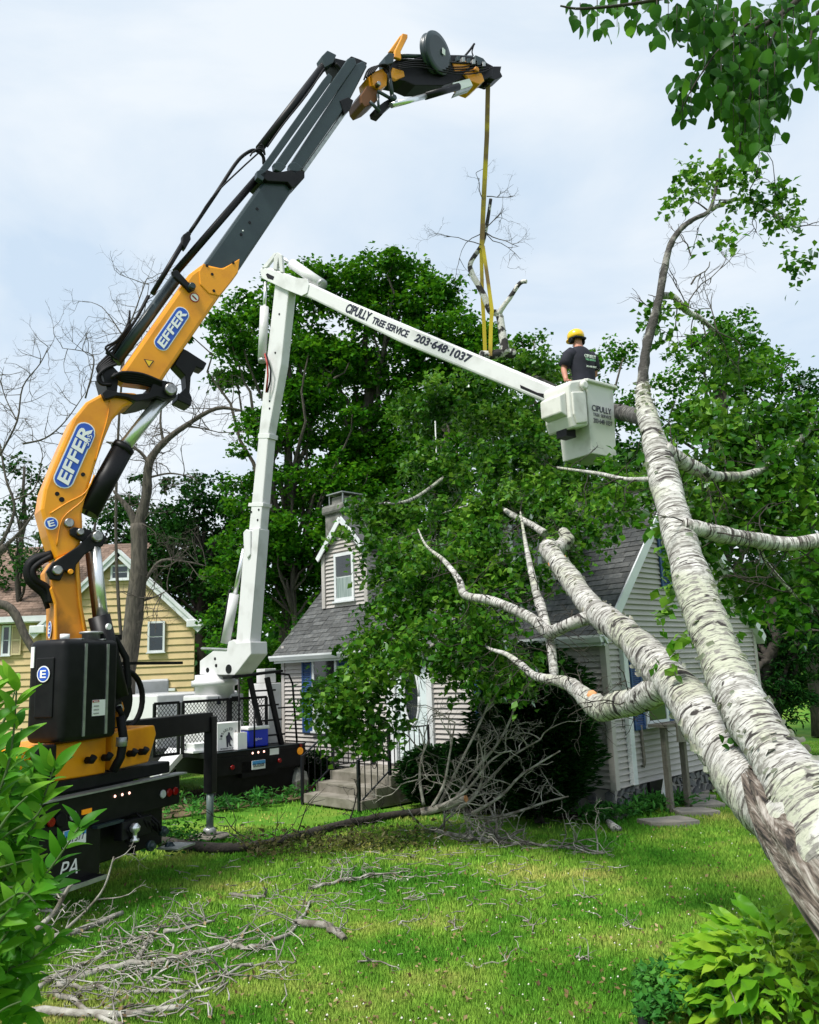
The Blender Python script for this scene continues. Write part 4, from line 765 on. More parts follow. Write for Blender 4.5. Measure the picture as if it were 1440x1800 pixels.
tw, _ = twigs(lgd, [(S(855, 404), S(835, 420)-S(855, 404)), (S(856, 410), S(880, 430)-S(856, 410)), (S(854, 400), S(895, 375)-S(854, 400)), (S(850, 352), S(832, 320)-S(850, 352)), (S(856, 345), S(880, 330)-S(856, 345)), (S(846, 430), S(822, 425)-S(846, 430)), (S(856, 412), S(900, 450)-S(856, 412))], TWIG, 4, .72, .011, up=-.01)
# ================================================================== bucket truck
BL, BR = V(-3.92, 15.95, 0), V(-2.34, 17.66, 0); BO = (BL+BR)/2; bt = nrm(BR-BL); bf = nrm(V(-bt[1], bt[0], 0)); BW = np.linalg.norm(BR-BL); BX = [bt, bf, UP]; DZ = .985; bn = -bf
def B(t, f, z): return BO + bt*t + bf*f + UP*z
def onB(px, py, f): q = PL(px, py, BO+bf*f, bf); return float(np.dot(q-BO, bt)), q[2]
bk = thing('bucket_truck', 'white bucket truck with raised jointed boom parked beside the grey house', 'bucket truck', BO); hb = BW/2
MB().box(B(0, 2.5, DZ-.045), (BW, 5.0, .09), BX).build('deck', BLACK, bk, bevel=.01)
rb = MB().box(B(0, .03, DZ-.26), (BW, .06, .34), BX).build('rear_panel', BLACK, bk, bevel=.008)
MB().box(B(0, .0, DZ+.004), (BW, .04, .012), BX).build('edge_strip', SLATE, rb)
MB().box(B(.0, .25, DZ-.62), (BW*.8, .3, .5), BX).build('under_box', BLACK, bk); MB().box(B(.0, 2.5, .62), (.85, 5, .3), BX).build('chassis_rail', BLACK, bk)
br_ = nrm(np.cross(UP, bn)); br_ = br_ if np.dot(br_, bt) > 0 else -br_
plate(rb, B(onB(453, 1344, 0)[0], -.03, onB(453, 1344, 0)[1]), br_, bn, 'BA.83608')
MB().box(B(onB(482, 1321, 0)[0], -.006, onB(482, 1321, 0)[1]), (.22, .01, .12), BX).build('data_label', DWHITE, rb)
for px, py, m_, r_ in ((408, 1349, RED, .045), (491, 1337, RED, .045), (527, 1320, AMBER, .075), (528, 1310, RED, .035), (357, 1336, RED, .04)):
    t_, z_ = onB(px, py, 0); t_ = max(-hb+.05, min(hb-.06, t_)); MB().lathe(B(t_, -.005, z_), bn, [(r_, 0), (r_, .02), (r_*.8, .03)], 18).build('tail_lamp', m_, rb)
for px in (444, 454, 464): t_, z_ = onB(px, 1324-(px-444)*.15, 0); MB().lathe(B(t_, -.004, z_), bn, [(.022, 0), (.016, .01)], 10).build('marker_lamp', LEDW, rb)
for f_ in (2.1, 6.0):
    for t_ in (-1.0, 1.0): wheel(bk, B(t_, f_, .5), bt if t_ > 0 else -bt, .5)
MB().prism([B(-1.1, 5.2, .6), B(-1.1, 7.4, .6), B(-1.1, 7.4, 1.4), B(-1.1, 6.6, 1.5), B(-1.1, 6.2, 2.3), B(-1.1, 5.2, 2.4)], bt*2.2).build('cab', WHITE, bk, bevel=.05)
# folding outriggers
MB().prism([B(-hb+.05, .9, .92), B(-hb+.05, 1.5, .92), B(-hb-.35, 1.5, .5), B(-hb-.42, .95, .48)], UP*.14).build('outrigger_housing', WHITE, bk, bevel=.01)
a_, b_ = P(312, 1362, 15.5), G(275, 1424); b_ = V(b_[0], b_[1], .05); MB().beam(B(-hb-.1, 1.1, .75), B(-hb-1.0, 1.1, .1), .13, .15).build('outrigger_arm', GALV, bk); MB().box(B(-hb-1.05, 1.1, .04), (.4, .35, .05), BX).build('outrigger_pad', GALV, bk)
MB().beam(B(hb-.1, .5, .8), B(hb+.12, .45, .1), .14, .16).build('outrigger_arm', BLACK, bk); MB().box(B(hb+.1, .45, .04), (.6, .45, .05), BX).build('outrigger_pad', REDP, bk)
# deck furniture: mesh panels, ladder frame, cabinet
def mesh_panel(t_, f0, f1, z0, z1):
    fr = MB(); 
    for f_ in (f0, f1): fr.beam(B(t_, f_, z0), B(t_, f_, z1), .05, .05, side=bf)
    for z_ in (z0+.02, z1): fr.beam(B(t_, f0, z_), B(t_, f1, z_), .05, .05)
    o = fr.build('mesh_panel', BLACK, bk); mm = MB(); s = .075; n = int((f1-f0)/s); m = int((z1-z0)/.045)
    for i in range(m):
        for j in range(n):
            c = B(t_, f0+(j+.5*(i % 2)+.25)*s, z0+(i+.5)*.045)
            for sg in (-1, 1): mm.beam(c, c+bf*sg*s/2+UP*.045, .004, .010, side=bt)
    mm.build('expanded_mesh', BLACK, o, kind='stuff', recalc=False)
def mesh_panel2(f_, t0, t1, z0, z1):
    fr = MB(); 
    for t_ in (t0, t1): fr.beam(B(t_, f_, z0), B(t_, f_, z1), .05, .05, side=bf)
    for z_ in (z0+.02, z1): fr.beam(B(t0, f_, z_), B(t1, f_, z_), .05, .05)
    o = fr.build('mesh_panel', BLACK, bk); mm = MB(); s = .075; n = int((t1-t0)/s); m = int((z1-z0)/.045)
    for i in range(m):
        for j in range(n):
            c = B(t0+(j+.5*(i % 2)+.25)*s, f_, z0+(i+.5)*.045)
            for sg in (-1, 1): mm.beam(c, c+bt*sg*s/2+UP*.045, .004, .010, side=bf)
    mm.build('expanded_mesh', BLACK, o, kind='stuff', recalc=False)
FM = .62
t0, zt = onB(272, 1226, FM); t1, _ = onB(318, 1226, FM); t2, _ = onB(403, 1217, FM); t3, _ = onB(468, 1212, FM)
zt = 1.95
mesh_panel2(FM, t0, t1-.04, DZ, zt); mesh_panel2(FM, t1+.05, t2-.02, DZ, zt); mesh_panel2(FM, t2+.03, t3, DZ, zt)
ym = MB(); c_ = B(onB(404, 1245, 1.0)[0], 1.0, DZ+.6); ym.beam(c_, c_+UP*.55, .05, .05, side=bf)
for sg in (-1, 1): ym.beam(c_, B(onB(404, 1245, 1.0)[0]+sg*.38, 1.0, DZ), .05, .05, side=bf)
ym.build('support_frame', BLACK, bk)
la, _ = onB(443, 1250, .25); lb, _ = onB(478, 1250, .25)
ld = MB(); ztop = 2.35; 
ld.beam(B(la+.34, .3, DZ), B(la-.02, .3, ztop), .07, .09, side=bf); ld.beam(B(lb+.28, .3, DZ), B(lb-.08, .3, ztop), .08, .09, side=bf); ld = ld.build('ladder', BLACK, bk)
for k in range(4):
    u_ = .15+.22*k; MB().beam(B(la+.34-.36*u_, .3, DZ+(ztop-DZ)*u_), B(lb+.36-.36*u_+.06, .3, DZ+(ztop-DZ)*u_), .04, .035, side=bf).build('rung', BLACK, ld)
MB().beam(B(la-.55, .3, ztop+.03), B(lb+.25, .35, ztop+.12), .3, .05, side=bf).build('ladder_platform', BLACK, bk)
gr_ = MB(); hx, _ = onB(515, 1250, .3); pth = [B(lb+.15, .3, ztop+.08), B(hx-.1, .3, ztop+.04), B(hx, .3, ztop-.15), B(hx+.1, .3, DZ)]; gr_.tube(pth, .022, 8); gr_.build('grab_rail', BLACK, bk)
MB().bar(B(lb+.2, .3, 1.72), B(hx+.05, .3, 1.72), .016, 8).build('grab_rail', BLACK, bk); vx, _ = onB(443, 1250, .2)
MB().bar(B(vx-.0, .12, DZ), B(vx, .12, 1.75), .018, 8).build('grab_rail', BLACK, bk); vx2, _ = onB(416, 1250, .2); MB().bar(B(vx2, .12, DZ), B(vx2, .12, ztop), .018, 8).build('grab_rail', BLACK, bk)
MB().box(B(hb-.2, 1.1, DZ+.62), (.34, .7, 1.24), BX).build('side_cabinet', WHITE, bk, bevel=.01); MB().box(B(hb-.2, 1.05, DZ+1.4), (.3, .3, .3), BX).build('control_box', WHITE, bk, bevel=.01)
MB().box(B(-.1, 3.4, DZ+.55), (2.0, 2.8, 1.1), BX).build('utility_body', WHITE, bk, bevel=.03)
# boom in its own upright plane
TT = B(-.34, 1.1, 0); BK = P(1030, 735, 12.0); h2 = nrm(V(BK[0]-TT[0], BK[1]-TT[1], 0)); c2 = V(h2[1], -h2[0], 0); c2 = c2 if np.dot(c2, CAM-TT) > 0 else -c2
def Q2(px, py, off=0.): return PL(px, py, TT+c2*off, c2)
def plate2(name, pix, off, th, m=WHITE, parent=bk, bevel=.02): return MB().prism([Q2(x, y, off) for x, y in pix], -c2*th).build(name, m, parent, bevel=bevel)
def rod2(name, a, b, r, m, off=0., parent=bk): return MB().bar(Q2(*a, off), Q2(*b, off), r, 18).build(name, m, parent)
_pz = Q2(385, 1187)[2]; MB().lathe(V(TT[0], TT[1], 0)+h2*.04, UP, [(.40, DZ), (.40, _pz-.22), (.47, _pz-.20), (.47, _pz-.10), (.40, _pz-.08), (.40, _pz+.02)], 28).build('pedestal', WHITE, bk)
MB().box(B(-.34, 1.1, 1.55), (.9, .85, 1.0), BX).build('pedestal_box', WHITE, bk, bevel=.03)
tu = plate2('turret', [(351, 1186), (351, 1162), (376, 1143), (399, 1140), (401, 1128), (410, 1124), (416, 1130), (440, 1128), (441, 1150), (418, 1180), (412, 1187)], .22, .44, bevel=.015)
plate2('turret_shelf', [(352, 1138), (398, 1140), (398, 1144), (352, 1142)], .24, .2, GALV, tu)
for c_, r_ in (((365, 1178), .05), ((380, 1170), .035), ((378, 1158), .03)): MB().lathe(Q2(*c_, .222), c2, [(r_, -.004), (r_, .004)], 14).build('access_hole', BLACK, tu)
el = MB().lathe(Q2(402, 1176, .224), c2, [(.09, -.003), (.09, .004)], 18).build('access_hole', BLACK, tu)
MB().box(B(-.12, .66, 1.95), (.16, .02, .1), BX).build('oval_hole', BLACK, bk, bevel=.05)
hz_ = [B(-.55, .665, 1.86), B(-.45, .665, 1.86), B(-.50, .665, 2.02)]; MB().prism(hz_, bf*.02).build('warning_triangle', INK, bk)
lb1 = plate2('lower_boom', [(414, 1132), (428, 960), (429, 934), (456, 928), (440, 1132)], .14, .28, bevel=.03); plate2('lower_boom_edge', [(426, 1132), (445, 930), (456, 928), (439, 1132)], .152, .03, WHITE, lb1, .008)
plate2('boom_lug', [(427, 936), (432, 930), (440, 932), (440, 975), (434, 982), (428, 960)], .18, .05, WHITE, lb1)
lb2 = plate2('inner_boom', [(437, 932), (455, 760), (462, 690), (484, 490), (508, 505), (494, 640), (472, 760), (457, 932)], .11, .22, bevel=.025)
plate2('boom_joint', [(454, 762), (474, 762), (473, 770), (453, 770)], .118, .236, WHITE, lb2, .004); plate2('boom_joint', [(437, 884), (463, 884), (462, 890), (436, 890)], .118, .236, WHITE, lb2, .004)
for c_ in ((491, 552), (484, 620), (474, 705), (474, 718), (455, 896), (453, 914), (442, 900)): MB().lathe(Q2(*c_, .113), c2, [(.022, -.004), (.022, .006)], 10).build('bolt', BLACK, lb2)
ub = plate2('upper_boom', [(456, 472), (466, 466), (545, 497), (600, 523), (975, 679), (1000, 690), (988, 719), (970, 712), (700, 600), (535, 519), (500, 508), (458, 488)], .16, .32, bevel=.035)
plate2('reinforcing_plate', [(464, 470), (520, 488), (540, 490), (543, 500), (540, 515), (530, 520), (500, 508), (461, 489)], .18, .05, WHITE, ub, .008)
plate2('slot', [(467, 482), (470, 480), (482, 486), (480, 492), (470, 489)], .186, .01, BLACK, ub, .004)
plate2('boom_end', [(981, 685), (1000, 690), (988, 718), (972, 711)], .168, .34, BLACK, ub, .006); plate2('end_window', [(914, 676), (945, 690), (968, 694), (970, 702), (962, 702), (915, 682)], .166, .02, BLACK, ub, .004)
dd = nrm(Q2(830, 630)-Q2(610, 535)); uu = nrm(np.cross(c2, dd)); uu = uu if uu[2] > 0 else -uu
def t2(s_, a, b, h): A, C_ = Q2(*a, .165), Q2(*b, .165); text('lettering', s_, (A+C_)/2, C_-A, uu, np.linalg.norm(C_-A), h, INK, ub, bold=.03, shear=.12)
t2('CIPULLY', (609, 540), (652, 558), .18); t2('TREE SERVICE', (655, 562), (718, 588), .13); t2('203\u00b7648\u00b71037', (730, 592), (828, 632), .15)
plate2('tip_bracket', [(480, 472), (482, 448), (488, 443), (495, 448), (497, 478), (492, 478), (489, 452), (486, 474)], .18, .06, WHITE, ub, .006); plate2('tip_bracket', [(460, 470), (482, 444), (488, 444), (468, 470)], .18, .06, WHITE, ub, .006); plate2('tip_bracket', [(480, 472), (482, 448), (488, 443), (495, 448), (497, 478), (492, 478), (489, 452), (486, 474)], -.12, .06, WHITE, ub, .006)
cy = rod2('fold_barrel', (514, 464), (566, 500), .105, WHITE, -.02); rod2('fold_rod', (488, 448), (516, 466), .045, CHROME, -.02, cy); MB().lathe(Q2(566, 500, -.02), nrm(Q2(566, 500)-Q2(514, 464)), [(.11, -.05), (.11, .03), (.05, .04)], 16).build('barrel_cap', GALV, cy)
cy = rod2('side_barrel', (465, 540), (461, 630), .09, WHITE, .14); rod2('side_rod', (467, 496), (465, 542), .035, CHROME, .14, cy); MB().lathe(Q2(461, 632, .14), UP, [(.085, -.06), (.085, .02)], 12).build('barrel_cap', GALV, cy)
MB().tube([Q2(466, 622, .2), Q2(470, 640, .22), Q2(471, 660, .2), Q2(468, 690, .19)], .02, 7).build('hose', REDP, cy); MB().tube([Q2(468, 622, .2), Q2(476, 650, .22), Q2(475, 670, .2), Q2(470, 690, .19)], .018, 7).build('hose', RUBBER, cy)
cy = rod2('lift_barrel', (412, 1044), (396, 1130), .1, WHITE, .12); rod2('lift_rod', (429, 965), (413, 1046), .045, CHROME, .12, cy); MB().tube([Q2(404, 1036, .2), Q2(396, 1080, .22), Q2(388, 1128, .2)], .02, 7).build('hose', RUBBER, cy)
# bucket
vd = nrm(V(BK[0], BK[1], 0)); ang = math.atan2(-vd[1], -vd[0]); nr_ = V(math.cos(ang+.87), math.sin(ang+.87), 0); nl_ = V(math.cos(ang-.70), math.sin(ang-.70), 0); nl_ = nrm(nl_-nr_*np.dot(nl_, nr_))
Kb = P(1036, 735, 11.75); zt_ = P(1036, 669, 11.75)[2]; zb_ = P(1036, 796, 11.75)[2]; ur = -nl_; ul = -nr_       # ur runs right along the right face, ul runs back-left
wR, wL = .62, .64; K0 = V(Kb[0], Kb[1], 0)
def BB(a, b, z): return K0 + ur*a + ul*b + UP*z
bu = MB(); tp = .03; r0 = [BB(tp, tp, zb_), BB(wR-tp, tp, zb_), BB(wR-tp, wL-tp, zb_), BB(tp, wL-tp, zb_)]; r1 = [BB(0, 0, zt_), BB(wR, 0, zt_), BB(wR, wL, zt_), BB(0, wL, zt_)]
i0 = [BB(.05, .05, zb_+.14), BB(wR-.05, .05, zb_+.14), BB(wR-.05, wL-.05, zb_+.14), BB(.05, wL-.05, zb_+.14)]; i1 = [BB(.03, .03, zt_), BB(wR-.03, .03, zt_), BB(wR-.03, wL-.03, zt_), BB(.03, wL-.03, zt_)]
bu.loft([i0, i1, r1, r0], cap=True, smooth=False); bucket = bu.build('bucket', GLASSFIB, bk, bevel=.025)
rim = MB(); 
for a, b in ((BB(-.035, -.02, zt_), BB(wR+.035, -.02, zt_)), (BB(wR+.02, -.035, zt_), BB(wR+.02, wL+.035, zt_)), (BB(-.035, wL+.02, zt_), BB(wR+.035, wL+.02, zt_)), (BB(-.02, -.035, zt_), BB(-.02, wL+.035, zt_))): rim.beam(a, b, .07, .045)
rim.build('bucket_rim', GLASSFIB, bucket, bevel=.012)
def bt2(s_, a, z, w_, h_, b=.01): text('lettering', s_, BB(a, tp*.5-.012, z), ur, UP, w_, h_, INK, bucket, bold=b, shear=.1)
bt2('CIPULLY', .31, zt_-.40, .44, .095, .012); bt2('TREE SERVICE', .31, zt_-.50, .41, .05, .0); bt2('203\u00b7648\u00b71037', .31, zt_-.595, .43, .075, .008)
# the levelling mechanism housing on the left face
lf = lambda o_, z, b: K0 + nl_*o_ + ul*b + UP*z
hs_ = MB().prism([lf(.02, zt_+.03, .0), lf(.34, zt_-.06, .0), lf(.40, zt_-.12, .0), lf(.40, zt_-.62, .0), lf(.34, zt_-.78, .0), lf(.02, zt_-.70, .0)], ul*.52).build('mechanism_housing', GLASSFIB, bk, bevel=.035)
MB().prism([lf(.06, zt_-.18, -.03), lf(.36, zt_-.24, -.03), lf(.36, zt_-.58, -.03), lf(.30, zt_-.72, -.03), lf(.06, zt_-.66, -.03)], ul*.04).build('cover_panel', GLASSFIB, hs_, bevel=.02)
MB().prism([lf(.40, zt_-.22, .06), lf(.54, zt_-.30, .06), lf(.54, zt_-.56, .06), lf(.40, zt_-.60, .06)], ul*.40).build('rear_cover', GLASSFIB, hs_, bevel=.02)
MB().lathe(lf(.10, zt_-.10, -.01), -ul, [(.07, 0), (.07, .05), (.04, .06)], 16).build('pivot_cap', GLASSFIB, hs_); MB().box(lf(.25, zt_-.80, .25), (.2, .2, .12), [nl_, ul, UP]).build('lower_bracket', BLACK, hs_)
# cooler and cartons on the deck
def item(name, label, cat, t_, f_, w, d, h, m): o = thing(name, label, cat, B(t_, f_, DZ)); return o
t_, _ = onB(451, 1305, .3); ck = item('cooler', 'bright blue cooler with white lid on the truck deck', 'cooler', t_, .38, .5, .4, .4, None)
cq = B(t_, .4, DZ+.012); MB().box(cq+UP*.17, (.50, .34, .34), BX).build('cooler_body', mat('cooler_blue', (.01, .035, .52), .35), ck, bevel=.025); MB().box(cq+UP*.37, (.54, .38, .07), BX).build('cooler_lid', DWHITE, ck, bevel=.02); text('cooler_logo', 'Igloo', cq+UP*.15+bn*.172, br_, UP, .17, .06, DWHITE, ck, shear=.3); MB().box(cq+UP*.27+bt*.27, (.03, .16, .03), BX).build('cooler_handle', DWHITE, ck)
t_, _ = onB(398, 1305, .35); bx_ = thing('printed_carton', 'white carton printed with an arc of black letters on the truck deck', 'carton', B(t_, .45, DZ)); cq = B(t_, .45, DZ+.012); MB().box(cq+UP*.26, (.55, .4, .52), BX).build('carton_body', DWHITE, bx_, bevel=.006)
for i, ch_ in enumerate('DISABLED VETERANS'):
    a_ = math.radians(200-14*i)-.5
    if ch_ != ' ' and -1.2 < a_ < 3.4:
        rr_ = nrm(br_*math.sin(a_)-UP*math.cos(a_)); text('arc_letter', ch_, cq+UP*.20+bn*.205+br_*.2*math.cos(a_)+UP*.2*math.sin(a_), rr_, nrm(br_*math.cos(a_)+UP*math.sin(a_)), .035, .05, INK, bx_)
sil = MB(); s0 = cq+UP*.06+bn*.203; sil.prism([s0+br_*x+UP*y for x, y in ((-.06, 0), (-.03, 0), (-.02, .1), (.0, .02), (.05, 0), (.05, .03), (.02, .06), (.03, .14), (.07, .1), (.07, .14), (.02, .22), (.01, .27), (-.03, .28), (-.04, .23), (-.08, .2), (-.07, .1))], bn*.003); sil.build('printed_figure', INK, bx_); text('carton_caption', 'VETERANS OF AMERICA', cq+UP*.035+bn*.204, br_, UP, .42, .03, INK, bx_)
t_, _ = onB(421, 1305, .2); c3 = thing('small_carton', 'small plain white carton between the cooler and the printed carton', 'carton', B(t_, .2, DZ)); cq = B(t_, .2, DZ+.012); MB().box(cq+UP*.16, (.22, .2, .32), BX).build('carton_body', DWHITE, c3, bevel=.004); MB().box(cq+UP*.323, (.215, .04, .004), BX).build('tape', mat('tape', (.6, .55, .42), .4), c3)
t_, _ = onB(352, 1318, .5); c4 = thing('white_tub', 'low white plastic tub on the deck beside the outrigger leg', 'tub', B(t_, .5, DZ)); cq = B(t_, .5, DZ+.012); mb = MB(); mb.loft([[cq+bt*a*.22+bf*b*.16 for a, b in ((-1, -1), (1, -1), (1, 1), (-1, 1))], [cq+bt*a*.25+bf*b*.18+UP*.18 for a, b in ((-1, -1), (1, -1), (1, 1), (-1, 1))]], smooth=False); mb.build('tub_body', DWHITE, c4, bevel=.01); MB().box(cq+UP*.03, (.58, .42, .04), BX).build('tub_base', DWHITE, c4)
bag = thing('plastic_bag', 'crumpled grey plastic bag hanging by the bucket truck rear corner', 'bag', G(525, 1392)); q = G(525, 1394); mb = MB(); rings = []
for z_, r_ in ((.02, .05), (.1, .17), (.25, .2), (.4, .16), (.5, .05)): rings.append([q+V(math.cos(a)*r_*rng.uniform(.7, 1.2), math.sin(a)*r_*rng.uniform(.7, 1.2), z_+rng.normal()*.02) for a in np.linspace(0, 6.283, 13)[:-1]])
mb.loft(rings, smooth=False); mb.build('bag_body', mat('grey_film', (.36, .37, .33), .35, col2=(.2, .2, .18), scale=9), bag)
# parked white van behind the bucket truck
vn = thing('parked_van', 'white van parked close to the yellow house corner', 'van', V(-6.9, 24.5, 0)); VX = [nrm(V(.9, .43, 0)), nrm(V(-.43, .9, 0)), UP]; vo = V(-6.9, 24.5, 0)
def Vn(a, b, z): return vo+VX[0]*a+VX[1]*b+UP*z
MB().prism([Vn(-2.3, -.95, .45), Vn(2.3, -.95, .45), Vn(2.35, -.95, .95), Vn(1.7, -.95, 1.15), Vn(1.1, -.95, 1.95), Vn(-2.25, -.95, 2.0)], VX[1]*1.9).build('van_body', WHITE, vn, bevel=.08)
MB().prism([Vn(1.55, -.965, 1.2), Vn(1.08, -.965, 1.82), Vn(.35, -.965, 1.85), Vn(.35, -.965, 1.2)], VX[1]*.03).build('side_window', PANE, vn, bevel=.004); MB().prism([Vn(.2, -.965, 1.25), Vn(.2, -.965, 1.82), Vn(-1.9, -.965, 1.85), Vn(-1.9, -.965, 1.25)], VX[1]*.03).build('side_window', PANE, vn, bevel=.004)
for a in (-1.4, 1.5):
    for b in (-.85, .85): wheel(vn, Vn(a, b, .34), VX[1]*(1 if b > 0 else -1), .34, .22)
# ================================================================== the worker in the bucket
ctr = K0+ur*.31+ul*.30; zf = zb_+.15; PS = thing('person', 'worker in black T-shirt and yellow helmet standing in the white bucket, back turned', 'person', ctr+UP*zf)
fw_ = nrm(V(-.45, .89, 0)); rt_ = nrm(V(fw_[1], -fw_[0], 0))       # facing left and away; his right is rt_
def M_(f, r, z): return ctr + fw_*f + rt_*r + UP*(zf+z*1.07)
SKIN = mat('skin', (.46, .22, .15), .55, col2=(.38, .16, .11), scale=7); SHIRT = mat('black_shirt', (.008, .009, .016), .85, col2=(.014, .015, .026), scale=6, bump=.15, bscale=14); JEANS = mat('dark_jeans', (.02, .025, .04), .9); HELM = mat('yellow_helmet', (.85, .50, .015), .3, coat=.3)
HS = 1.03
def skinmesh(name, verts, edges, radii, m_, parent, root=0, sub=2):
    me = bpy.data.meshes.new(name); o_ = OFF[parent.name]; me.from_pydata([tuple(v-o_) for v in verts], edges, []); o = bpy.data.objects.new(name, me); SC.collection.objects.link(o)
    md = o.modifiers.new('skin', 'SKIN'); md.use_smooth_shade = True
    for i, sv in enumerate(me.skin_vertices[0].data): r = radii[i]; sv.radius = (r, r) if np.isscalar(r) else r; sv.use_root = (i == root)
    s_ = o.modifiers.new('sub', 'SUBSURF'); s_.levels = sub; s_.render_levels = sub; bpy.context.view_layer.update()
    nm_ = bpy.data.meshes.new_from_object(o.evaluated_get(bpy.context.evaluated_depsgraph_get())); bpy.data.objects.remove(o); nm_.name = name
    nm_.materials.clear(); nm_.materials.append(m_); nm_.polygons.foreach_set('use_smooth', [True]*len(nm_.polygons)); r = bpy.data.objects.new(name, nm_); link(r, parent); OFF[r.name] = o_; return r
lhand = lf(.10, zt_+.05, .30)
vs = [M_(0, 0, .98), M_(.0, 0, 1.18), M_(.02, 0, 1.38), M_(.04, 0, 1.50), M_(.07, 0, 1.58), M_(.10, 0, 1.68), M_(.10, 0, 1.77),
      M_(.03, -.20, 1.46), M_(.10, -.30, 1.22), lhand*.8+M_(.10, -.30, 1.22)*.2+UP*.03, lhand+UP*.03,
      M_(.03, .20, 1.46), M_(.06, .29, 1.20), M_(.26, .20, 1.04), M_(.33, .16, 1.02),
      M_(0, -.1, .92), M_(.03, -.11, .52), M_(-.01, -.11, .07), M_(.12, -.12, .03), M_(0, .1, .92), M_(.03, .11, .52), M_(-.01, .11, .07), M_(.12, .12, .03)]
ed = [(0, 1), (1, 2), (2, 3), (3, 4), (4, 5), (5, 6), (3, 7), (7, 8), (8, 9), (9, 10), (3, 11), (11, 12), (12, 13), (13, 14), (0, 15), (15, 16), (16, 17), (17, 18), (0, 19), (19, 20), (20, 21), (21, 22)]
ra = [(.13, .10), (.12, .10), (.13, .10), (.08, .08), .064, .085, .082, .055, .05, .038, .03, .055, .05, .038, .03, .09, .065, .048, .035, .09, .065, .048, .035]
body = skinmesh('body', vs, ed, ra, SKIN, PS)
# fingers resting over the rim
d0 = nrm(lhand-M_(.10, -.30, 1.22)); d0 = nrm(V(d0[0], d0[1], -.15)); sdv = nrm(np.cross(d0, UP))
for i, (o_, l_) in enumerate(((-.03, .065), (-.01, .075), (.01, .07), (.03, .055))):
    a = lhand+UP*.035+sdv*o_; MB().tube([a, a+d0*l_*.55+UP*.008, a+d0*l_-UP*.02], [.010, .0095, .007], 7).build('finger', SKIN, PS)
a = lhand+UP*.03-d0*.03-sdv*.035; MB().tube([a, a+d0*.03-sdv*.03, a+d0*.06-sdv*.035-UP*.01], [.012, .011, .008], 7).build('thumb', SKIN, PS)
# shirt and trousers follow the body
def ring(c, f, rx, ry, n=20): return [c+rt_*rx*math.cos(t)+fw_*(ry*math.sin(t)) + 0*UP for t in np.linspace(0, 2*math.pi, n+1)[:-1]]
sh_ = MB(); rows = []
for z_, rx, ry, f_ in ((.84, .195, .15, .0), (.95, .20, .155, .0), (1.08, .19, .15, .0), (1.22, .205, .15, .01), (1.34, .235, .15, .02), (1.43, .235, .135, .03), (1.49, .205, .13, .045), (1.53, .15, .112, .055), (1.575, .10, .095, .065)):
    r_ = ring(M_(f_, 0, z_), 0, rx, ry); rows.append([p+fw_*rng.normal()*.005+rt_*rng.normal()*.004 for p in r_])
sh_.loft(rows); shirt = sh_.build('t_shirt', SHIRT, PS); m = shirt.modifiers.new('sub', 'SUBSURF'); m.levels = m.render_levels = 1
for s_, e_, w_ in ((vs[7], vs[8], -1), (vs[11], vs[12], 1)):
    s2 = s_-rt_*w_*.05+UP*.0; MB().tube([s2, s_+(e_-s_)*.25, s_+(e_-s_)*.6, s_+(e_-s_)*.86], [.098, .105, .098, .095], 16).build('sleeve', SHIRT, PS)
for w_ in (-1, 1): MB().tube([M_(0, .09*w_, .95), M_(.02, .105*w_, .75), M_(.03, .11*w_, .5), M_(-.01, .11*w_, .1)], [.13, .105, .085, .075], 14).build('trouser_leg', JEANS, PS)
for w_ in (-1, 1): MB().box(M_(.06, .11*w_, .04), (.28, .1, .09), [fw_, rt_, UP]).build('boot', BLACK, PS, bevel=.03)
bkv = -fw_; tc_ = M_(-.145, 0, 1.36); rr_ = nrm(np.cross(UP, bkv)); PRINT = mat('shirt_print', (.55, .62, .55), .8)
text('shirt_lettering', 'CIPULLY', tc_+rr_*.03+UP*.0+bkv*.012, rr_, UP, .22, .055, PRINT, shirt, ext=.004, bold=.015); text('shirt_lettering', 'TREE SERVICE', tc_+rr_*.03-UP*.055+bkv*.01, rr_, UP, .19, .028, mat('shirt_print_green', (.25, .55, .33), .8), shirt, ext=.004); text('shirt_lettering', '203-648-1037', tc_+rr_*.03-UP*.17+bkv*.02, rr_, UP, .19, .03, PRINT, shirt, ext=.004)
hc = M_(.11, 0, 1.735); hm = MB(); hm.lathe(hc, nrm(UP+fw_*.12), [(.128, -.03), (.134, .02), (.130, .06), (.110, .10), (.075, .125), (.03, .138), (.0, .14)], 28); helmet = hm.build('helmet', HELM, PS)
bm_ = MB(); n_ = 14; up_h = nrm(UP+fw_*.12); arc = [hc-up_h*.02+(fw_*math.cos(t)+rt_*math.sin(t))*.13 for t in np.linspace(-1.1, 1.1, n_)]; arc2 = [hc-up_h*.035+(fw_*math.cos(t)*1.35+rt_*math.sin(t))*.14 for t in np.linspace(-1.1, 1.1, n_)]
bm_.prism(arc+arc2[::-1], up_h*.012); bm_.build('helmet_peak', HELM, helmet)
for k in range(3): MB().beam(hc+rt_*(k-1)*.05+up_h*.125-fw_*.05, hc+rt_*(k-1)*.05+up_h*.118+fw_*.06, .014, .018).build('helmet_rib', HELM, helmet)
for w_ in (-1, 1):
    MB().lathe(M_(.10, .085*w_, 1.68), rt_*w_, [(.052, 0), (.056, .03), (.04, .05)], 18).build('ear_defender', RUBBER, helmet); MB().lathe(M_(.12, .082*w_, 1.67), rt_*w_, [(.02, 0), (.03, .012), (.02, .02)], 10).build('ear', SKIN, PS)
MB().tube([M_(.10, .12, 1.70), M_(.0, .09, 1.705), M_(-.02, 0, 1.70), M_(.0, -.09, 1.705), M_(.10, -.12, 1.70)], .022, 8).build('neck_band', RUBBER, helmet)
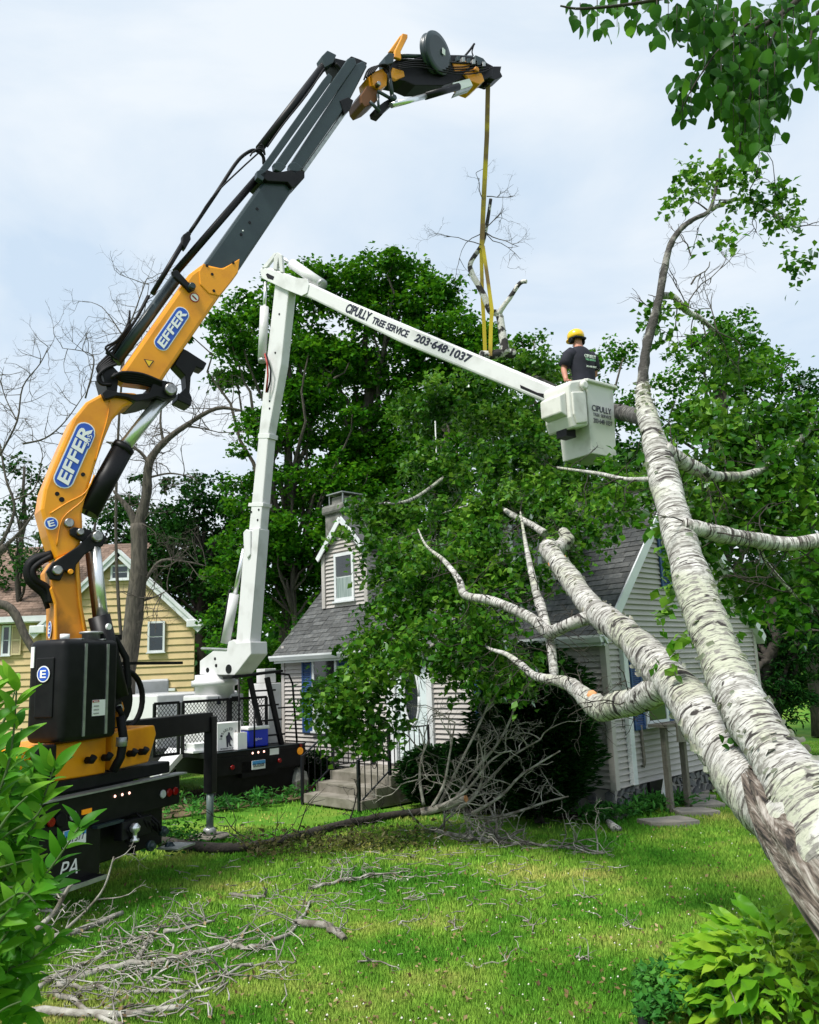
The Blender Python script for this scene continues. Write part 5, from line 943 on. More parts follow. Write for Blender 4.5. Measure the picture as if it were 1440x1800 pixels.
fcx = M_(.185, 0, 1.68); MB().lathe(fcx, fw_, [(.018, 0), (.014, .02), (.006, .035)], 10).build('nose', SKIN, PS); MB().box(fcx-UP*.05+fw_*.0, (.01, .05, .008), [fw_, rt_, UP]).build('mouth', mat('lip', (.3, .1, .08), .5), PS)
for w_ in (-1, 1): MB().lathe(fcx+rt_*.033*w_+UP*.03-fw_*.012, fw_, [(.012, 0), (.008, .008)], 10).build('eye', DWHITE, PS)
# ================================================================== trees and foliage
def spray_pts(clumps, per_m2=60, n_leaf=14, drop=.4, jit=.05, depth=None):
    """leafy sprays: strings of leaves drooping from points inside each clump (px, py, Y, rx_px, ry_px)"""
    out = []
    for c in clumps:
        px, py, Y, rx, ry = c[:5]; dens = c[5] if len(c) > 5 else 1.
        o = P(px, py, Y); sx, sz = rx*Y/FPX, ry*Y/FPX; sy = (sx+sz)/2*.9; n = max(3, int(per_m2*4*sx*sz*dens))
        d = unit(rng.normal(size=(n, 3)))*(rng.uniform(.05, 1, n)[:, None]**.5)
        st = o + d*np.array([sx, sy, sz])
        dr = unit(np.stack([rng.normal(size=n)*.7+d[:, 0]*.6, rng.normal(size=n)*.7, -.25-rng.uniform(0, .9, n)], 1))
        t = rng.uniform(0, drop, (n, n_leaf)); q = st[:, None]+dr[:, None]*t[..., None]; q[..., 2] -= t*t*.5
        out.append((q+rng.normal(size=q.shape)*jit).reshape(-1, 3))
    return np.concatenate(out)
def clump_pts(clumps, per_m2, flat=.7, sub=5):
    out = []
    for c in clumps:
        px, py, Y, rx, ry = c[:5]; dens = c[5] if len(c) > 5 else 1.
        o = P(px, py, Y); sx, sz = rx*Y/FPX, ry*Y/FPX; sy = (sx+sz)/2
        n = int(per_m2*4*sx*sz*dens); k = max(4, int(sub*sx*sz*6))
        d = unit(rng.normal(size=(k, 3)))*(rng.uniform(.35, 1.05, k)[:, None]**.5); cc = o+d*np.array([sx, sy, sz])
        i = rng.integers(0, k, n); r_ = rng.uniform(.5, 1.1, k)[i][:, None]*min(.55, .38*math.sqrt(sx*sz)+.12)
        g_ = rng.normal(size=(n, 3))*.5*r_*np.array([1.25, 1.25, flat]); g_[:, 2] -= (g_[:, 0]**2+g_[:, 1]**2)*.5
        out.append(cc[i]+g_)
    return np.concatenate(out)
def limbs_to(parent, base, targets, r0, m, name='limb', seg=6):
    for t in targets:
        a, b = V(*base), V(*t); d = b-a; n = 8; pts = [a+d*(i/n)+UP*(.25*np.linalg.norm(d)*(i/n)*(1-i/n))+rng.normal(size=3)*.04*np.linalg.norm(d)*(0 if i in (0, n) else .5) for i in range(n+1)]
        MB().tube(pts, np.linspace(r0, r0*.2, n+1), seg).build(name, m, parent, recalc=False)
def tree(name, label, trunk_px, Y, clumps, leafm, L, per_m2, r, bark=BARK, cat='tree', group='trees behind the house', Wd=.85, flat=.7):
    b = P(trunk_px, 1200, Y); b = V(b[0], b[1], 0); t = thing(name, label, cat, b, group)
    C = clump_pts(clumps, per_m2, flat); zc = C[:, 2]; top = V(C[:, 0].mean(), Y, np.quantile(zc, .8)); n = 10
    pts = [b+(top-b)*(i/n)+V(rng.normal()*.08, rng.normal()*.08, 0)*(i > 0) for i in range(n+1)]
    MB().tube(pts, np.linspace(r, r*.25, n+1), 10, jit=.05).build('trunk', bark, t)
    for c in clumps[::2]: limbs_to(t, pts[rng.integers(3, 8)], [P(c[0], c[1], c[2])], r*.35, bark)
    leaves('crown', C, leafm, t, L=L, Wd=Wd, droop=.35, flat=.8, fold=.2, kind='stuff'); return t
def cl(lst, Y, r, dens=1.):
    small = [(lst[i][0]+rng.normal()*r*.75, lst[i][1]+rng.normal()*r*.6-8) for i in rng.integers(0, len(lst), len(lst))]
    return [(x, y, Y+rng.normal()*.8, r*rng.uniform(.3, .5), r*rng.uniform(.22, .36), dens*1.1) for x, y in small]+[(x, y, Y+rng.normal()*.8, r*rng.uniform(.75, 1.2), r*rng.uniform(.62, 1.0), dens) for x, y in lst]
tree('maple_tree', 'tall maple standing right behind the white lower boom', 500, 29, cl([(432, 560), (500, 520), (555, 505), (545, 590), (415, 640), (478, 660), (550, 690), (520, 770), (455, 750), (560, 850), (500, 880), (560, 950), (470, 990), (540, 1040), (590, 780), (500, 600), (400, 585), (530, 700), (585, 620), (510, 960)], 29, 52), LF_MAPLE, .19, 330, .3)
tree('maple_tree', 'tallest maple behind the house, in the middle of the tree row', 650, 31, cl([(600, 500), (660, 485), (645, 560), (722, 500), (700, 575), (612, 640), (680, 655), (620, 740), (700, 740), (640, 820), (700, 860), (600, 900), (660, 930), (610, 990), (680, 800), (560, 640), (750, 520)], 31, 56), LF_MAPLE, .19, 330, .35)
tree('maple_tree', 'maple behind the house beside the hanging strap', 780, 30, cl([(765, 545), (805, 575), (832, 612), (770, 625), (742, 690), (800, 690), (840, 660), (760, 780), (722, 820), (830, 740), (700, 900), (780, 860), (740, 600), (820, 800), (860, 700)], 30, 52), LF_MAPLE, .19, 330, .3)
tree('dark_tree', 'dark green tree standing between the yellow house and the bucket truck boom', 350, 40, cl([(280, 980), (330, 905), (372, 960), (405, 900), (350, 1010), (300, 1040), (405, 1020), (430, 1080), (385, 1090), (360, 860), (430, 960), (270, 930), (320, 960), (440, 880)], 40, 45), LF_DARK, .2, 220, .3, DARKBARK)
tree('understory_tree', 'light green sapling behind the bucket truck pedestal', 425, 26, cl([(395, 1075), (440, 1040), (420, 1130), (460, 1090), (380, 1110), (445, 1160)], 26, 30, .7), LF_MAPLE, .14, 200, .1)
tree('understory_tree', 'leafy undergrowth tree filling the gap between boom and house roof', 520, 28, cl([(440, 900), (470, 850), (420, 960), (455, 1010), (500, 1060), (560, 1085), (600, 1010), (530, 930), (575, 880), (490, 960), (430, 1060), (610, 940), (640, 880), (460, 930), (400, 1000), (545, 1010), (590, 830), (520, 840)], 28, 44), LF_MAPLE, .17, 280, .15)
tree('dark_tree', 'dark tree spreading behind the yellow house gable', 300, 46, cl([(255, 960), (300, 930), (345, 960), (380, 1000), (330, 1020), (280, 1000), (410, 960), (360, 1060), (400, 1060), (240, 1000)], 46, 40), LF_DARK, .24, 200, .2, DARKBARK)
tree('back_tree', 'tree rising behind the worker in the bucket', 1000, 27, cl([(930, 610), (1000, 660), (1050, 640), (1075, 700), (1110, 720), (940, 690), (990, 740), (890, 650), (1090, 620)], 27, 40), LF_MAPLE, .15, 230, .3)
tree('back_tree', 'bushy tree behind the upright birch stem at the right', 1240, 24, cl([(1262, 598), (1300, 612), (1236, 618), (1340, 640), (1285, 575), (1190, 690), (1250, 640), (1270, 690), (1310, 650), (1330, 700), (1230, 740), (1300, 770), (1370, 730), (1180, 760), (1360, 660), (1400, 780), (1340, 800), (1280, 840)], 24, 42), LF_MAPLE, .15, 230, .3)
tree('back_tree', 'dark tree cut by the right picture edge above the lawn gap', 1430, 25, cl([(1425, 720), (1450, 780), (1440, 680), (1420, 840), (1460, 860), (1430, 900)], 25, 42), LF_DARK, .15, 230, .25)
tree('hemlock_tree', 'dark hemlock filling the shade right of the gable', 1330, 19, cl([(1285, 1020), (1340, 1000), (1400, 1040), (1290, 1100), (1350, 1110), (1405, 1130), (1310, 1180), (1370, 1200), (1330, 1240), (1430, 1080), (1280, 1180), (1440, 1160), (1390, 1230), (1300, 1240), (1450, 1000)], 19, 48, 1.2), LF_YEW, .16, 420, .25, DARKBARK, Wd=.3)
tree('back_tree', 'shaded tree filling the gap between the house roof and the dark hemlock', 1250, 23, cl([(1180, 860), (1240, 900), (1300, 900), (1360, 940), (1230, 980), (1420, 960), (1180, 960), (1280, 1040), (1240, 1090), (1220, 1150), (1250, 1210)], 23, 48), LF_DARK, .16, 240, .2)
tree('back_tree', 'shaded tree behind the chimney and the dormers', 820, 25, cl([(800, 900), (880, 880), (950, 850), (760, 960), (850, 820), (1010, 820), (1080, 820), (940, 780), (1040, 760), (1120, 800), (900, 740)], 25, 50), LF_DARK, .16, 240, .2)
tree('dark_tree', 'thin leafy tree at the far left behind the orange boom', 30, 34, cl([(15, 810), (55, 830), (30, 900), (72, 955), (8, 970), (45, 1000), (80, 870)], 34, 34, .55), LF_DARK, .2, 150, .2, DARKBARK)
tree('dark_tree', 'tree left of the orange crane boom above the brown roof', 150, 44, cl([(120, 960), (180, 930), (220, 950), (90, 1000), (160, 990), (200, 900), (240, 890)], 44, 36, .7), LF_DARK, .24, 150, .2, DARKBARK)
# far woods closing the view: one mass
wd = []
for i in range(150): x = -75+i*1.0+rng.normal()*.6; y = 62+rng.normal()*3; h = rng.uniform(5, 9.5); n = 260; wd.append(np.stack([x+rng.normal(size=n)*1.5, y+rng.normal(size=n)*1.2, np.abs(rng.uniform(0, h, n))], 1))
leaves('distant_woods', np.concatenate(wd), LF_DARK, None, L=.75, Wd=.9, label='dark wood far behind the houses reading as one mass', cat='woods', kind='stuff')
# evergreen shrubs
def shrub(name, label, px, pb, Y, rx, rz, n, lm=LF_YEW, L=.1, Wd=.3, h=None, conic=.0):
    b = P(px, pb, Y); b = V(b[0], b[1], 0); t = thing(name, label, 'shrub', b); hgt = h; 
    u = rng.uniform(0, 1, n)**.45; th = rng.uniform(0, 2*math.pi, n); ph = np.arccos(rng.uniform(-1, 1, n)); z = (np.cos(ph)*u*.5+.52)*hgt
    wob = 1+.18*np.sin(th*5+z*4)+.12*np.sin(th*9-z*7); R_ = np.sin(ph)*u*rx*wob*(1-conic*z/hgt)
    C = np.stack([b[0]+R_*np.cos(th), b[1]+R_*np.sin(th)*.85, np.maximum(z, .02)], 1)
    out = np.stack([np.cos(th), np.sin(th), .3+0*th], 1)
    leaves('foliage', C, lm, t, L=L, Wd=Wd, droop=0., flat=.3, axis=out, kind='stuff')
    for k in range(4): MB().tube([b+V(rng.normal()*.06, rng.normal()*.06, 0), b+V(rng.normal()*rx*.3, rng.normal()*rx*.3, hgt*.6)], [.04, .015], 6).build('stem', DARKBARK, t)
    return t
shrub('yew_bush', 'big dark overgrown yew at the near corner of the grey house', 948, 1400, 13.4, .9, 0, 32000, h=2.7, L=.13)
shrub('yew_bush', 'low dark yew growing beside the front steps', 765, 1360, 15.2, .62, 0, 14000, h=1.05, L=.11)
shrub('yew_bush', 'dark yew behind the dead branch pile under the front window', 860, 1380, 14.6, .75, 0, 14000, h=1.3, L=.11)
shrub('clipped_bush', 'small flat topped bush behind the bucket truck rear corner', 545, 1330, 18.4, .45, 0, 7000, h=.75, L=.08)
shrub('arborvitae', 'tall green arborvitae at the left corner of the grey house', 475, 1280, 22.5, .95, 0, 16000, lm=LF_MAPLE, h=3.3, L=.13, conic=.45)
# ---- bare tree before the yellow house
bt_ = thing('bare_tree', 'leafless tree with rough grey trunk in front of the yellow house', 'tree', G(212, 1330)); BY = 19.
def lim(parent, pix, Y, r0, r1, name='limb', m=BARK, seg=9): return limb(parent, pix, Y, Y, r0, r1, name, m, seg, .05)
t0_ = lim(bt_, [(212, 1330), (222, 1180), (236, 1080), (244, 990), (243, 921)], BY, .24, .17, 'trunk'); l_ = []
for pix, r0, r1 in (([(243, 950), (246, 915), (258, 866), (262, 815), (287, 779), (325, 749), (380, 718), (425, 722)], .15, .03), ([(243, 940), (230, 902), (214, 880), (200, 863)], .11, .03), ([(262, 815), (238, 788), (187, 777)], .05, .02), ([(287, 779), (282, 740), (285, 710)], .04, .015), ([(260, 840), (300, 832), (340, 840)], .03, .012), ([(244, 1040), (262, 1010), (285, 985), (330, 988), (362, 995)], .05, .012), ([(240, 1060), (270, 1050), (295, 1038)], .03, .01), ([(325, 749), (350, 752), (385, 760)], .03, .01), ([(212, 655), (222, 600), (250, 560), (262, 500)], .02, .008)):
    l_.append(lim(bt_, pix, BY, r0, r1))
sts = []
for p in l_:
    for k in range(2, len(p), 2): sts.append((p[k], V(rng.normal(), rng.normal()*.4, rng.normal()*.6+.5)))
twigs(bt_, sts+sts[::2], TWIG, 3, .8, .013, up=.02)
b2_ = thing('bare_tree', 'leafless tangled tree at the left picture edge behind the orange boom', 'tree', G(-40, 1350)); l_ = []
for pix, r0, r1 in (([(-40, 1350), (-30, 1100), (-20, 1000), (10, 960)], .16, .1), ([(-20, 1060), (20, 1070), (45, 1120), (72, 1165)], .13, .09), ([(10, 960), (40, 930), (60, 900)], .06, .02), ([(-10, 980), (25, 900), (10, 840), (0, 780)], .05, .02), ([(0, 800), (30, 740), (40, 680), (70, 640), (85, 610)], .03, .01), ([(20, 880), (60, 860), (75, 800)], .03, .01), ([(30, 740), (10, 700), (-5, 650)], .02, .008), ([(60, 900), (90, 960), (60, 990)], .03, .01), ([(40, 780), (80, 770), (115, 740), (150, 690)], .03, .01), ([(150, 700), (165, 640), (155, 620), (110, 612)], .025, .008)):
    l_.append(lim(b2_, pix, 22., r0, r1))
sts = []
for p in l_[2:]:
    for k in range(1, len(p), 1): sts.append((p[k], V(rng.normal(), rng.normal()*.4, rng.normal()*.6+.3)))
twigs(b2_, sts, TWIG, 3, .8, .012, up=.02)
tp_ = thing('bare_tree', 'fine leafless top twigs showing above the orange second boom', 'tree', G(230, 1300)); l_ = [lim(tp_, [(228, 1290), (205, 1000), (208, 760), (222, 600), (240, 540), (258, 490)], 23., .05, .012)]; l_.append(lim(tp_, [(222, 600), (196, 560), (180, 540)], 23., .025, .008))
twigs(tp_, [(l_[0][k], V(rng.normal(), rng.normal()*.4, .5)) for k in range(12, len(l_[0]))]+[(l_[1][3], V(-1, 0, .6)), (l_[1][-1], V(-1, 0, .2))], TWIG, 3, .9, .012)
# ---- the fallen birch
fb = thing('fallen_birch', 'big forked white birch fallen from the right onto the grey house', 'tree', V(3.3, 3.4, 0))
def stem(name, pts, seg=20, sub=8, jit=.018):
    p = [P(a, b, Y) for a, b, Y, r in pts]; r = [q[3] for q in pts]; out = []; rr = []
    for i in range(len(p)-1):
        a, b, c, d = p[max(i-1, 0)], p[i], p[i+1], p[min(i+2, len(p)-1)]
        for t in np.linspace(0, 1, sub+1)[:-1]: out.append(.5*((2*b)+(c-a)*t+(2*a-5*b+4*c-d)*t*t+(3*b-a-3*c+d)*t**3)); rr.append((r[i]*(1-t)+r[i+1]*t)*(1+rng.normal()*.014+.05*math.sin((i+t)*4.1)+.03*math.sin((i+t)*9.7)))
    out.append(p[-1]); rr.append(r[-1])
    o = MB().tube(out, rr, seg, uv=True, jit=jit, u0=float(rng.uniform(0, 9))).build(name, BIRCH, fb); return o, out, rr
sA, pA, rA = stem('stem', [(a, b, c, d*(.80 if b < 1400 else .92)) for a, b, c, d in [(1840, 2050, 3.7, .40), (1640, 1760, 4.2, .37), (1500, 1520, 4.6, .325), (1440, 1432, 4.9, .26), (1375, 1345, 5.2, .215), (1302, 1232, 5.7, .198), (1246, 1100, 6.2, .192), (1207, 985, 6.6, .178), (1166, 835, 7.2, .16), (1143, 748, 7.5, .13), (1130, 695, 7.7, .085), (1131, 660, 7.85, .066)]])
limb(fb, [(1130, 685), (1132, 645), (1141, 590), (1160, 520), (1174, 445), (1192, 408), (1218, 386), (1248, 368), (1262, 310), (1266, 262)], 7.75, 8.4, .056, .010, 'upper_stem', STEMBARK, 12, .10, 6)
sB, pB, rB = stem('stem', [(a, b, c, d*(.84 if b < 1400 else .92)) for a, b, c, d in [(1485, 1535, 4.65, .28), (1390, 1440, 5.1, .265), (1318, 1375, 5.6, .235), (1262, 1300, 6.2, .225), (1203, 1222, 6.9, .205), (1152, 1166, 7.5, .195), (1097, 1112, 8.3, .178), (1042, 1070, 9.1, .162), (1003, 1018, 9.9, .152), (975, 980, 10.5, .148), (962, 962, 10.8, .14)]])
def blimb(pts, name='limb', seg=10): o, p, r = stem(name, pts, seg, 5, .03); return p
LB = []
LB.append(blimb([(1050, 1080, 8.95, .075), (1000, 1098, 9.0, .07), (965, 1111, 9.3, .075), (938, 1090, 9.5, .065), (900, 1070, 9.7, .062), (860, 1055, 9.9, .055), (818, 1046, 10.1, .05), (806, 1018, 10.3, .042), (780, 985, 10.6, .03), (750, 960, 10.9, .018), (735, 930, 11.2, .008)]))
LB.append(blimb([(1185, 1195, 7.1, .12), (1130, 1228, 7.5, .13), (1085, 1240, 7.9, .12), (1058, 1246, 8.1, .12), (1030, 1226, 8.4, .10), (1000, 1202, 8.7, .07), (965, 1194, 9.0, .055), (940, 1188, 9.2, .045), (915, 1168, 9.5, .04), (890, 1150, 9.8, .03), (860, 1140, 10.2, .018), (835, 1120, 10.5, .008)]))
LB.append(blimb([(968, 972, 10.7, .10), (985, 962, 10.9, .11), (997, 948, 11.0, .10), (990, 935, 11.2, .07)])); LB.append(blimb([(958, 938, 11.6, .055), (930, 920, 11.9, .05), (900, 905, 12.2, .045), (868, 888, 12.5, .035), (820, 890, 12.8, .02), (770, 905, 13, .008)]))
LB.append(blimb([(1010, 905, 12.0, .06), (1018, 885, 12.1, .06), (1022, 865, 12.2, .05)])); LB.append(blimb([(975, 1190, 9.1, .045), (966, 1120, 9.4, .05), (950, 1065, 9.9, .06), (940, 1030, 10.3, .05), (925, 960, 10.8, .03), (915, 900, 11.3, .01)]))
LB.append(blimb([(1198, 925, 6.7, .07), (1232, 930, 6.7, .066), (1270, 940, 6.8, .07), (1320, 948, 6.9, .066), (1375, 956, 7.0, .064), (1440, 950, 7.0, .06), (1520, 930, 7.1, .05)])); LB.append(blimb([(1165, 790, 7.3, .085), (1200, 812, 7.4, .075), (1228, 825, 7.5, .065), (1262, 838, 7.7, .05), (1330, 830, 8, .04), (1400, 780, 8.2, .035), (1440, 730, 8.3, .03)]))
limb(fb, [(1146, 742), (1127, 733), (1108, 728), (1094, 725)], 7.55, 13.2, .08, .13, 'limb', STEMBARK, 12, .08); LB.append(limb(fb, [(1095, 725), (1040, 712), (985, 690), (920, 655)], 13.15, 15.2, .13, .08, 'limb', STEMBARK, 12, .08)); LB.append(blimb([(1150, 842, 7.2, .022), (1100, 842, 8.0, .022), (1050, 832, 8.8, .02), (980, 822, 9.8, .014)]))
LB.append(blimb([(1160, 520, 8.1, .04), (1185, 522, 8.1, .035), (1205, 545, 8.15, .032), (1232, 560, 8.2, .028), (1260, 585, 8.3, .016)])); LB.append(blimb([(1330, 940, 6.95, .02), (1345, 985, 7.2, .018), (1400, 1050, 7.4, .012)]))
LB.append(blimb([(780, 840, 13.6, .03), (720, 880, 13.4, .03), (660, 885, 13.3, .02)])); LB.append(blimb([(800, 1120, 11, .03), (760, 1135, 11.2, .028), (720, 1165, 11.4, .024), (690, 1195, 11.5, .02)])); LB.append(blimb([(1248, 368, 8.35, .025), (1300, 350, 8.4, .02), (1350, 370, 8.4, .018), (1400, 400, 8.4, .012)]))
# torn wood and rot
MB().lathe(P(1041, 1222, 8.2), nrm(V(-.3, -1, .45)), [(.055, -.05), (.05, .012), (.02, .02)], 7).build('torn_wood', WOUND, fb); MB().lathe(P(972, 990, 10.35), nrm(V(-.4, -1, .2)), [(.06, 0), (.06, .015)], 10).build('torn_wood', WOUND, fb); MB().lathe(P(985, 985, 10.5), nrm(V(.5, -1, .4)), [(.07, -.05), (.05, .05), (.01, .12)], 9).build('torn_wood', WOUND, fb)
rw = MB(); rows = []
cent = [(1340, 1408, 5.4, .03, .24), (1358, 1432, 5.25, .08, .25), (1380, 1462, 5.1, .12, .262), (1404, 1496, 4.95, .15, .27), (1430, 1528, 4.8, .17, .29), (1470, 1575, 4.6, .19, .31), (1540, 1660, 4.35, .2, .34), (1640, 1790, 4.1, .22, .36)]
dax_ = nrm(P(1500, 1600, 4.5)-P(1380, 1440, 5.1))
for a, b, Y, w, rr_ in cent:
    c = P(a+14, b-14, Y); d = nrm(CAM-c-UP*.9); d = nrm(d-dax_*np.dot(d, dax_)); s = nrm(np.cross(d, dax_))
    rows.append([c+s*math.sin(t*w/rr_*1.2)*(rr_+.012)+d*math.cos(t*w/rr_*1.2)*(rr_+.012)+d*rng.normal()*.014-d*.02*(1-t*t)*(rng.uniform() < .4) for t in np.linspace(-1, 1, 15)])
bidx = len(rw.v)
for i_, r_ in enumerate(rows):
    for k_, q_ in enumerate(r_): rw.uv[len(rw.v)] = ((k_/7-1)*cent[i_][3], 0., i_*.14+.05*math.sin(k_*1.3)); rw.v.append(q_)
for i in range(len(rows)-1):
    for k in range(14): rw.f.append([i*15+k, i*15+k+1, (i+1)*15+k+1, (i+1)*15+k]); rw.sm.append(True)
ro = rw.build('rotten_wood', rotmat(), fb); md = ro.modifiers.new('s', 'SUBSURF'); md.levels = md.render_levels = 2
# curls of peeling bark
bc = MB()
for pts, rr, n, kmin in ((pA, rA, 170, 8), (pB, rB, 170, 4)):
    for _ in range(n):
        i = rng.integers(kmin+14, min(len(pts)-2, 88)); t = nrm(pts[i+1]-pts[i]); a = nrm(np.cross(t, UP)); c = np.cross(t, a); an = rng.uniform(0, 2*math.pi); w = rng.uniform(.02, .07); h = rng.uniform(.008, .02); lift = rng.uniform(.008, .03)
        base = pts[i]+t*rng.uniform(0, .06); P0 = [base+(math.cos(an+x)*a+math.sin(an+x)*c)*rr[i]*1.0 for x in (-w/rr[i]/2, 0, w/rr[i]/2)]; no = math.cos(an)*a+math.sin(an)*c; sg = rng.choice([-1, 1])
        P1 = [q+no*lift*rng.uniform(.5, 1.2)+t*h*sg*rng.uniform(.5, 1.2) for q in P0]; pm_ = (P1[0]+P1[2])/2; P2 = [pm_+(q-pm_)*.45+no*lift*.3-t*h*.3*sg for q in P1]
        b = len(bc.v); bc.v += P0+P1+P2
        for r_ in range(2):
            for k in range(2): bc.f.append([b+r_*3+k, b+r_*3+k+1, b+r_*3+k+4, b+r_*3+k+3]); bc.sm.append(True)
bc.build('bark_curls', mat('peeled_bark', (.74, .71, .66), .8, col2=(.40, .35, .30), scale=9, isl=.2), fb, kind='stuff', recalc=False)
CL_L = [(628, 1230, 12, 58, 58, .9), (585, 1210, 12.2, 40, 52), (668, 1150, 11.6, 55, 45), (770, 1130, 11, 75, 55), (840, 1105, 10.6, 58, 55), (725, 1060, 12, 68, 65), (705, 965, 12.6, 72, 55), (655, 910, 13, 38, 28), (628, 888, 12.9, 26, 22), (690, 895, 12.9, 36, 26), (600, 935, 12.9, 14, 18, .6), (780, 1005, 11.6, 78, 58), (850, 965, 11.6, 68, 62), (920, 1005, 11.2, 45, 45), (800, 905, 13, 85, 45), (880, 880, 12.6, 75, 45), (960, 890, 12.2, 45, 50), (900, 805, 13.6, 80, 55), (980, 845, 13, 65, 45), (1050, 835, 12, 50, 35), (1100, 860, 10.5, 45, 35), (765, 820, 14, 58, 55), (745, 720, 15, 48, 60), (800, 690, 15, 68, 48), (870, 720, 14.6, 75, 50), (950, 640, 15.2, 50, 42), (930, 755, 14.2, 60, 48), (905, 1165, 10.2, 40, 40), (860, 1165, 10.8, 50, 38), (660, 1275, 11.9, 22, 32), (610, 1275, 12.2, 28, 22), (1030, 900, 11.6, 40, 50), (1000, 960, 11.4, 30, 30), (885, 620, 15.2, 30, 25), (830, 1045, 11, 50, 40), (660, 1130, 12.2, 45, 40), (1130, 810, 9.5, 40, 35)]
CL_R = [(1230, 785, 8.6, 75, 62), (1330, 745, 8.6, 80, 70), (1405, 830, 8, 60, 75), (1285, 865, 8.2, 78, 52), (1370, 900, 7.9, 70, 40), (1330, 1005, 8.6, 85, 40), (1425, 990, 8.0, 40, 50), (1260, 705, 9.6, 60, 35), (1168, 940, 7.3, 20, 48, .8), (1185, 1010, 7.0, 16, 30, .8), (1210, 1115, 6.7, 18, 28, .8), (1430, 730, 8.3, 35, 50), (1250, 960, 8, 50, 30), (1195, 870, 8, 35, 40), (1270, 1060, 7.6, 25, 30, .5), (1390, 1060, 8, 50, 35, .6)]
CL_T = [(1200, 335, 8.3, 32, 26, .8), (1240, 290, 8.3, 35, 30, .8), (1285, 300, 8.3, 45, 34, .8), (1330, 345, 8.3, 45, 24, .8), (1385, 375, 8.3, 40, 22, .8), (1405, 440, 8.3, 26, 28, .7), (1240, 415, 8.3, 30, 14, .6), (1270, 395, 8.3, 26, 12, .6), (1180, 535, 8.1, 38, 22, .7), (1150, 560, 8.1, 25, 16, .6), (1190, 585, 8.1, 26, 22, .6), (1275, 585, 8.4, 32, 26, .8), (1310, 630, 8.6, 42, 32, .9), (1240, 630, 8.6, 40, 24, .7), (1355, 330, 8.3, 34, 22, .8)]
leaves('crown', spray_pts(CL_L, 52, 24, .40, .055), LF_BIRCH, fb, L=.105, Wd=.78, droop=.6, kind='stuff')
leaves('crown', spray_pts(CL_R, 62, 22, .36, .05), LF_BIRCH, fb, L=.10, Wd=.78, droop=.6, kind='stuff')
leaves('crown', spray_pts(CL_T, 100, 12, .26, .045), LF_BIRCH, fb, L=.085, Wd=.78, droop=.5, kind='stuff')
LBm = [leafmesh('birch_leaf_blade', .088*s, .8, LF_HANG, .1, .2, 5) for s in (.85, 1., 1.15)]
nearp = spray_pts([(1230, 785, 7.9, 60, 50), (1330, 745, 7.9, 70, 60), (1400, 830, 7.5, 50, 60), (1285, 860, 7.6, 60, 40)], 5, 6, .3, .05); rng.shuffle(nearp)
for q in nearp[:260]: place_leaf('leaf', LBm[rng.integers(3)], fb, q, V(rng.normal(), rng.normal(), -.5+rng.normal()*.3), V(rng.normal()*.6, -.8+rng.normal()*.4, .7))
sts = []
for li_, p in enumerate(LB):
    if li_ == 8: continue
    for k in range(3, len(p), 2): sts.append((p[k], V(rng.normal(), rng.normal()*.5, rng.normal()*.7)))
twigs(fb, sts, DARKBARK, 2, .42, .008, up=-.03, name='twigs')
twigs(fb, [(P(1247, 372, 8.35), P(1180, 250, 8.35)-P(1247, 372, 8.35)), (P(1210, 545, 8.2), P(1215, 430, 8.2)-P(1210, 545, 8.2)), (P(1215, 500, 8.2), V(.5, 0, .8)), (P(1215, 450, 8.2), V(-.3, 0, 1)), (P(1262, 585, 8.3), P(1255, 490, 8.3)-P(1262, 585, 8.3))], TWIG, 3, .55, .010, name='dead_twigs')
sp_ = P(1275, 1302, 5.9)                               # a green shoot on the trunk
for k in range(14): a = rng.uniform(0, 6.28); place_leaf('shoot_leaf', LBm[1], fb, sp_+V(rng.normal()*.05, -.25+rng.normal()*.03, rng.normal()*.04), V(math.cos(a), -.5, .5+math.sin(a)*.5), V(0, -.7, .6), .8)
# rope hanging from the crown
rp = thing('hanging_rope', 'thin white rope hanging down in front of the dark trees above the chimney', 'rope', P(768, 850, 14.5)); MB().tube([P(765, 740, 14.5), P(767, 790, 14.5), P(770, 850, 14.5)], .014, 6).build('rope_line', DWHITE, rp)
# ---- birch branch hanging into the top right corner, near the camera
hb_ = thing('overhanging_branch', 'leafy birch branch hanging into the top right corner close by', 'branch', P(1500, -200, 4.2)); HY = 4.1
for pix, r0, r1 in (([(1650, -250), (1480, -80), (1380, 20), (1310, 60)], .025, .012), ([(1500, -100), (1300, -40), (1150, 0), (1030, 15), (985, 10)], .015, .005), ([(1380, 20), (1340, 110), (1310, 200), (1300, 270)], .010, .004), ([(1560, -100), (1440, 20), (1425, 110)], .012, .004), ([(1330, 30), (1270, 80), (1220, 150), (1195, 200)], .008, .003)): limb(hb_, pix, HY, HY, r0, r1, 'twig', DARKBARK, 6, .02)
HM = [leafmesh('hanging_leaf', .078*s, .82, LF_HANG, .12, .18, 6, .8) for s in (.85, 1., 1.2)]
strings = [(1020, 5, 45), (1050, 0, 70), (1085, -10, 60), (1120, -5, 70), (1155, 0, 80), (1190, 10, 60), (1230, -10, 110), (1262, 0, 190), (1290, 20, 230), (1320, 10, 230), (1345, 30, 240), (1370, 20, 190), (1395, 10, 110), (1420, -10, 70), (1435, 20, 90), (1245, 60, 120), (1215, 140, 60), (1200, 150, 70), (1305, 120, 160), (1335, 140, 140), (1280, 60, 150), (1362, 90, 130), (1300, 60, 200), (1325, 40, 210), (1350, 60, 160), (1268, 100, 110), (1238, 30, 110), (1210, 20, 70), (1385, 60, 60), (1310, 180, 110), (1340, 190, 90), (1440, 90, 60), (1175, -20, 70), (1255, 20, 60), (1375, 0, 120)]
cnt = 0
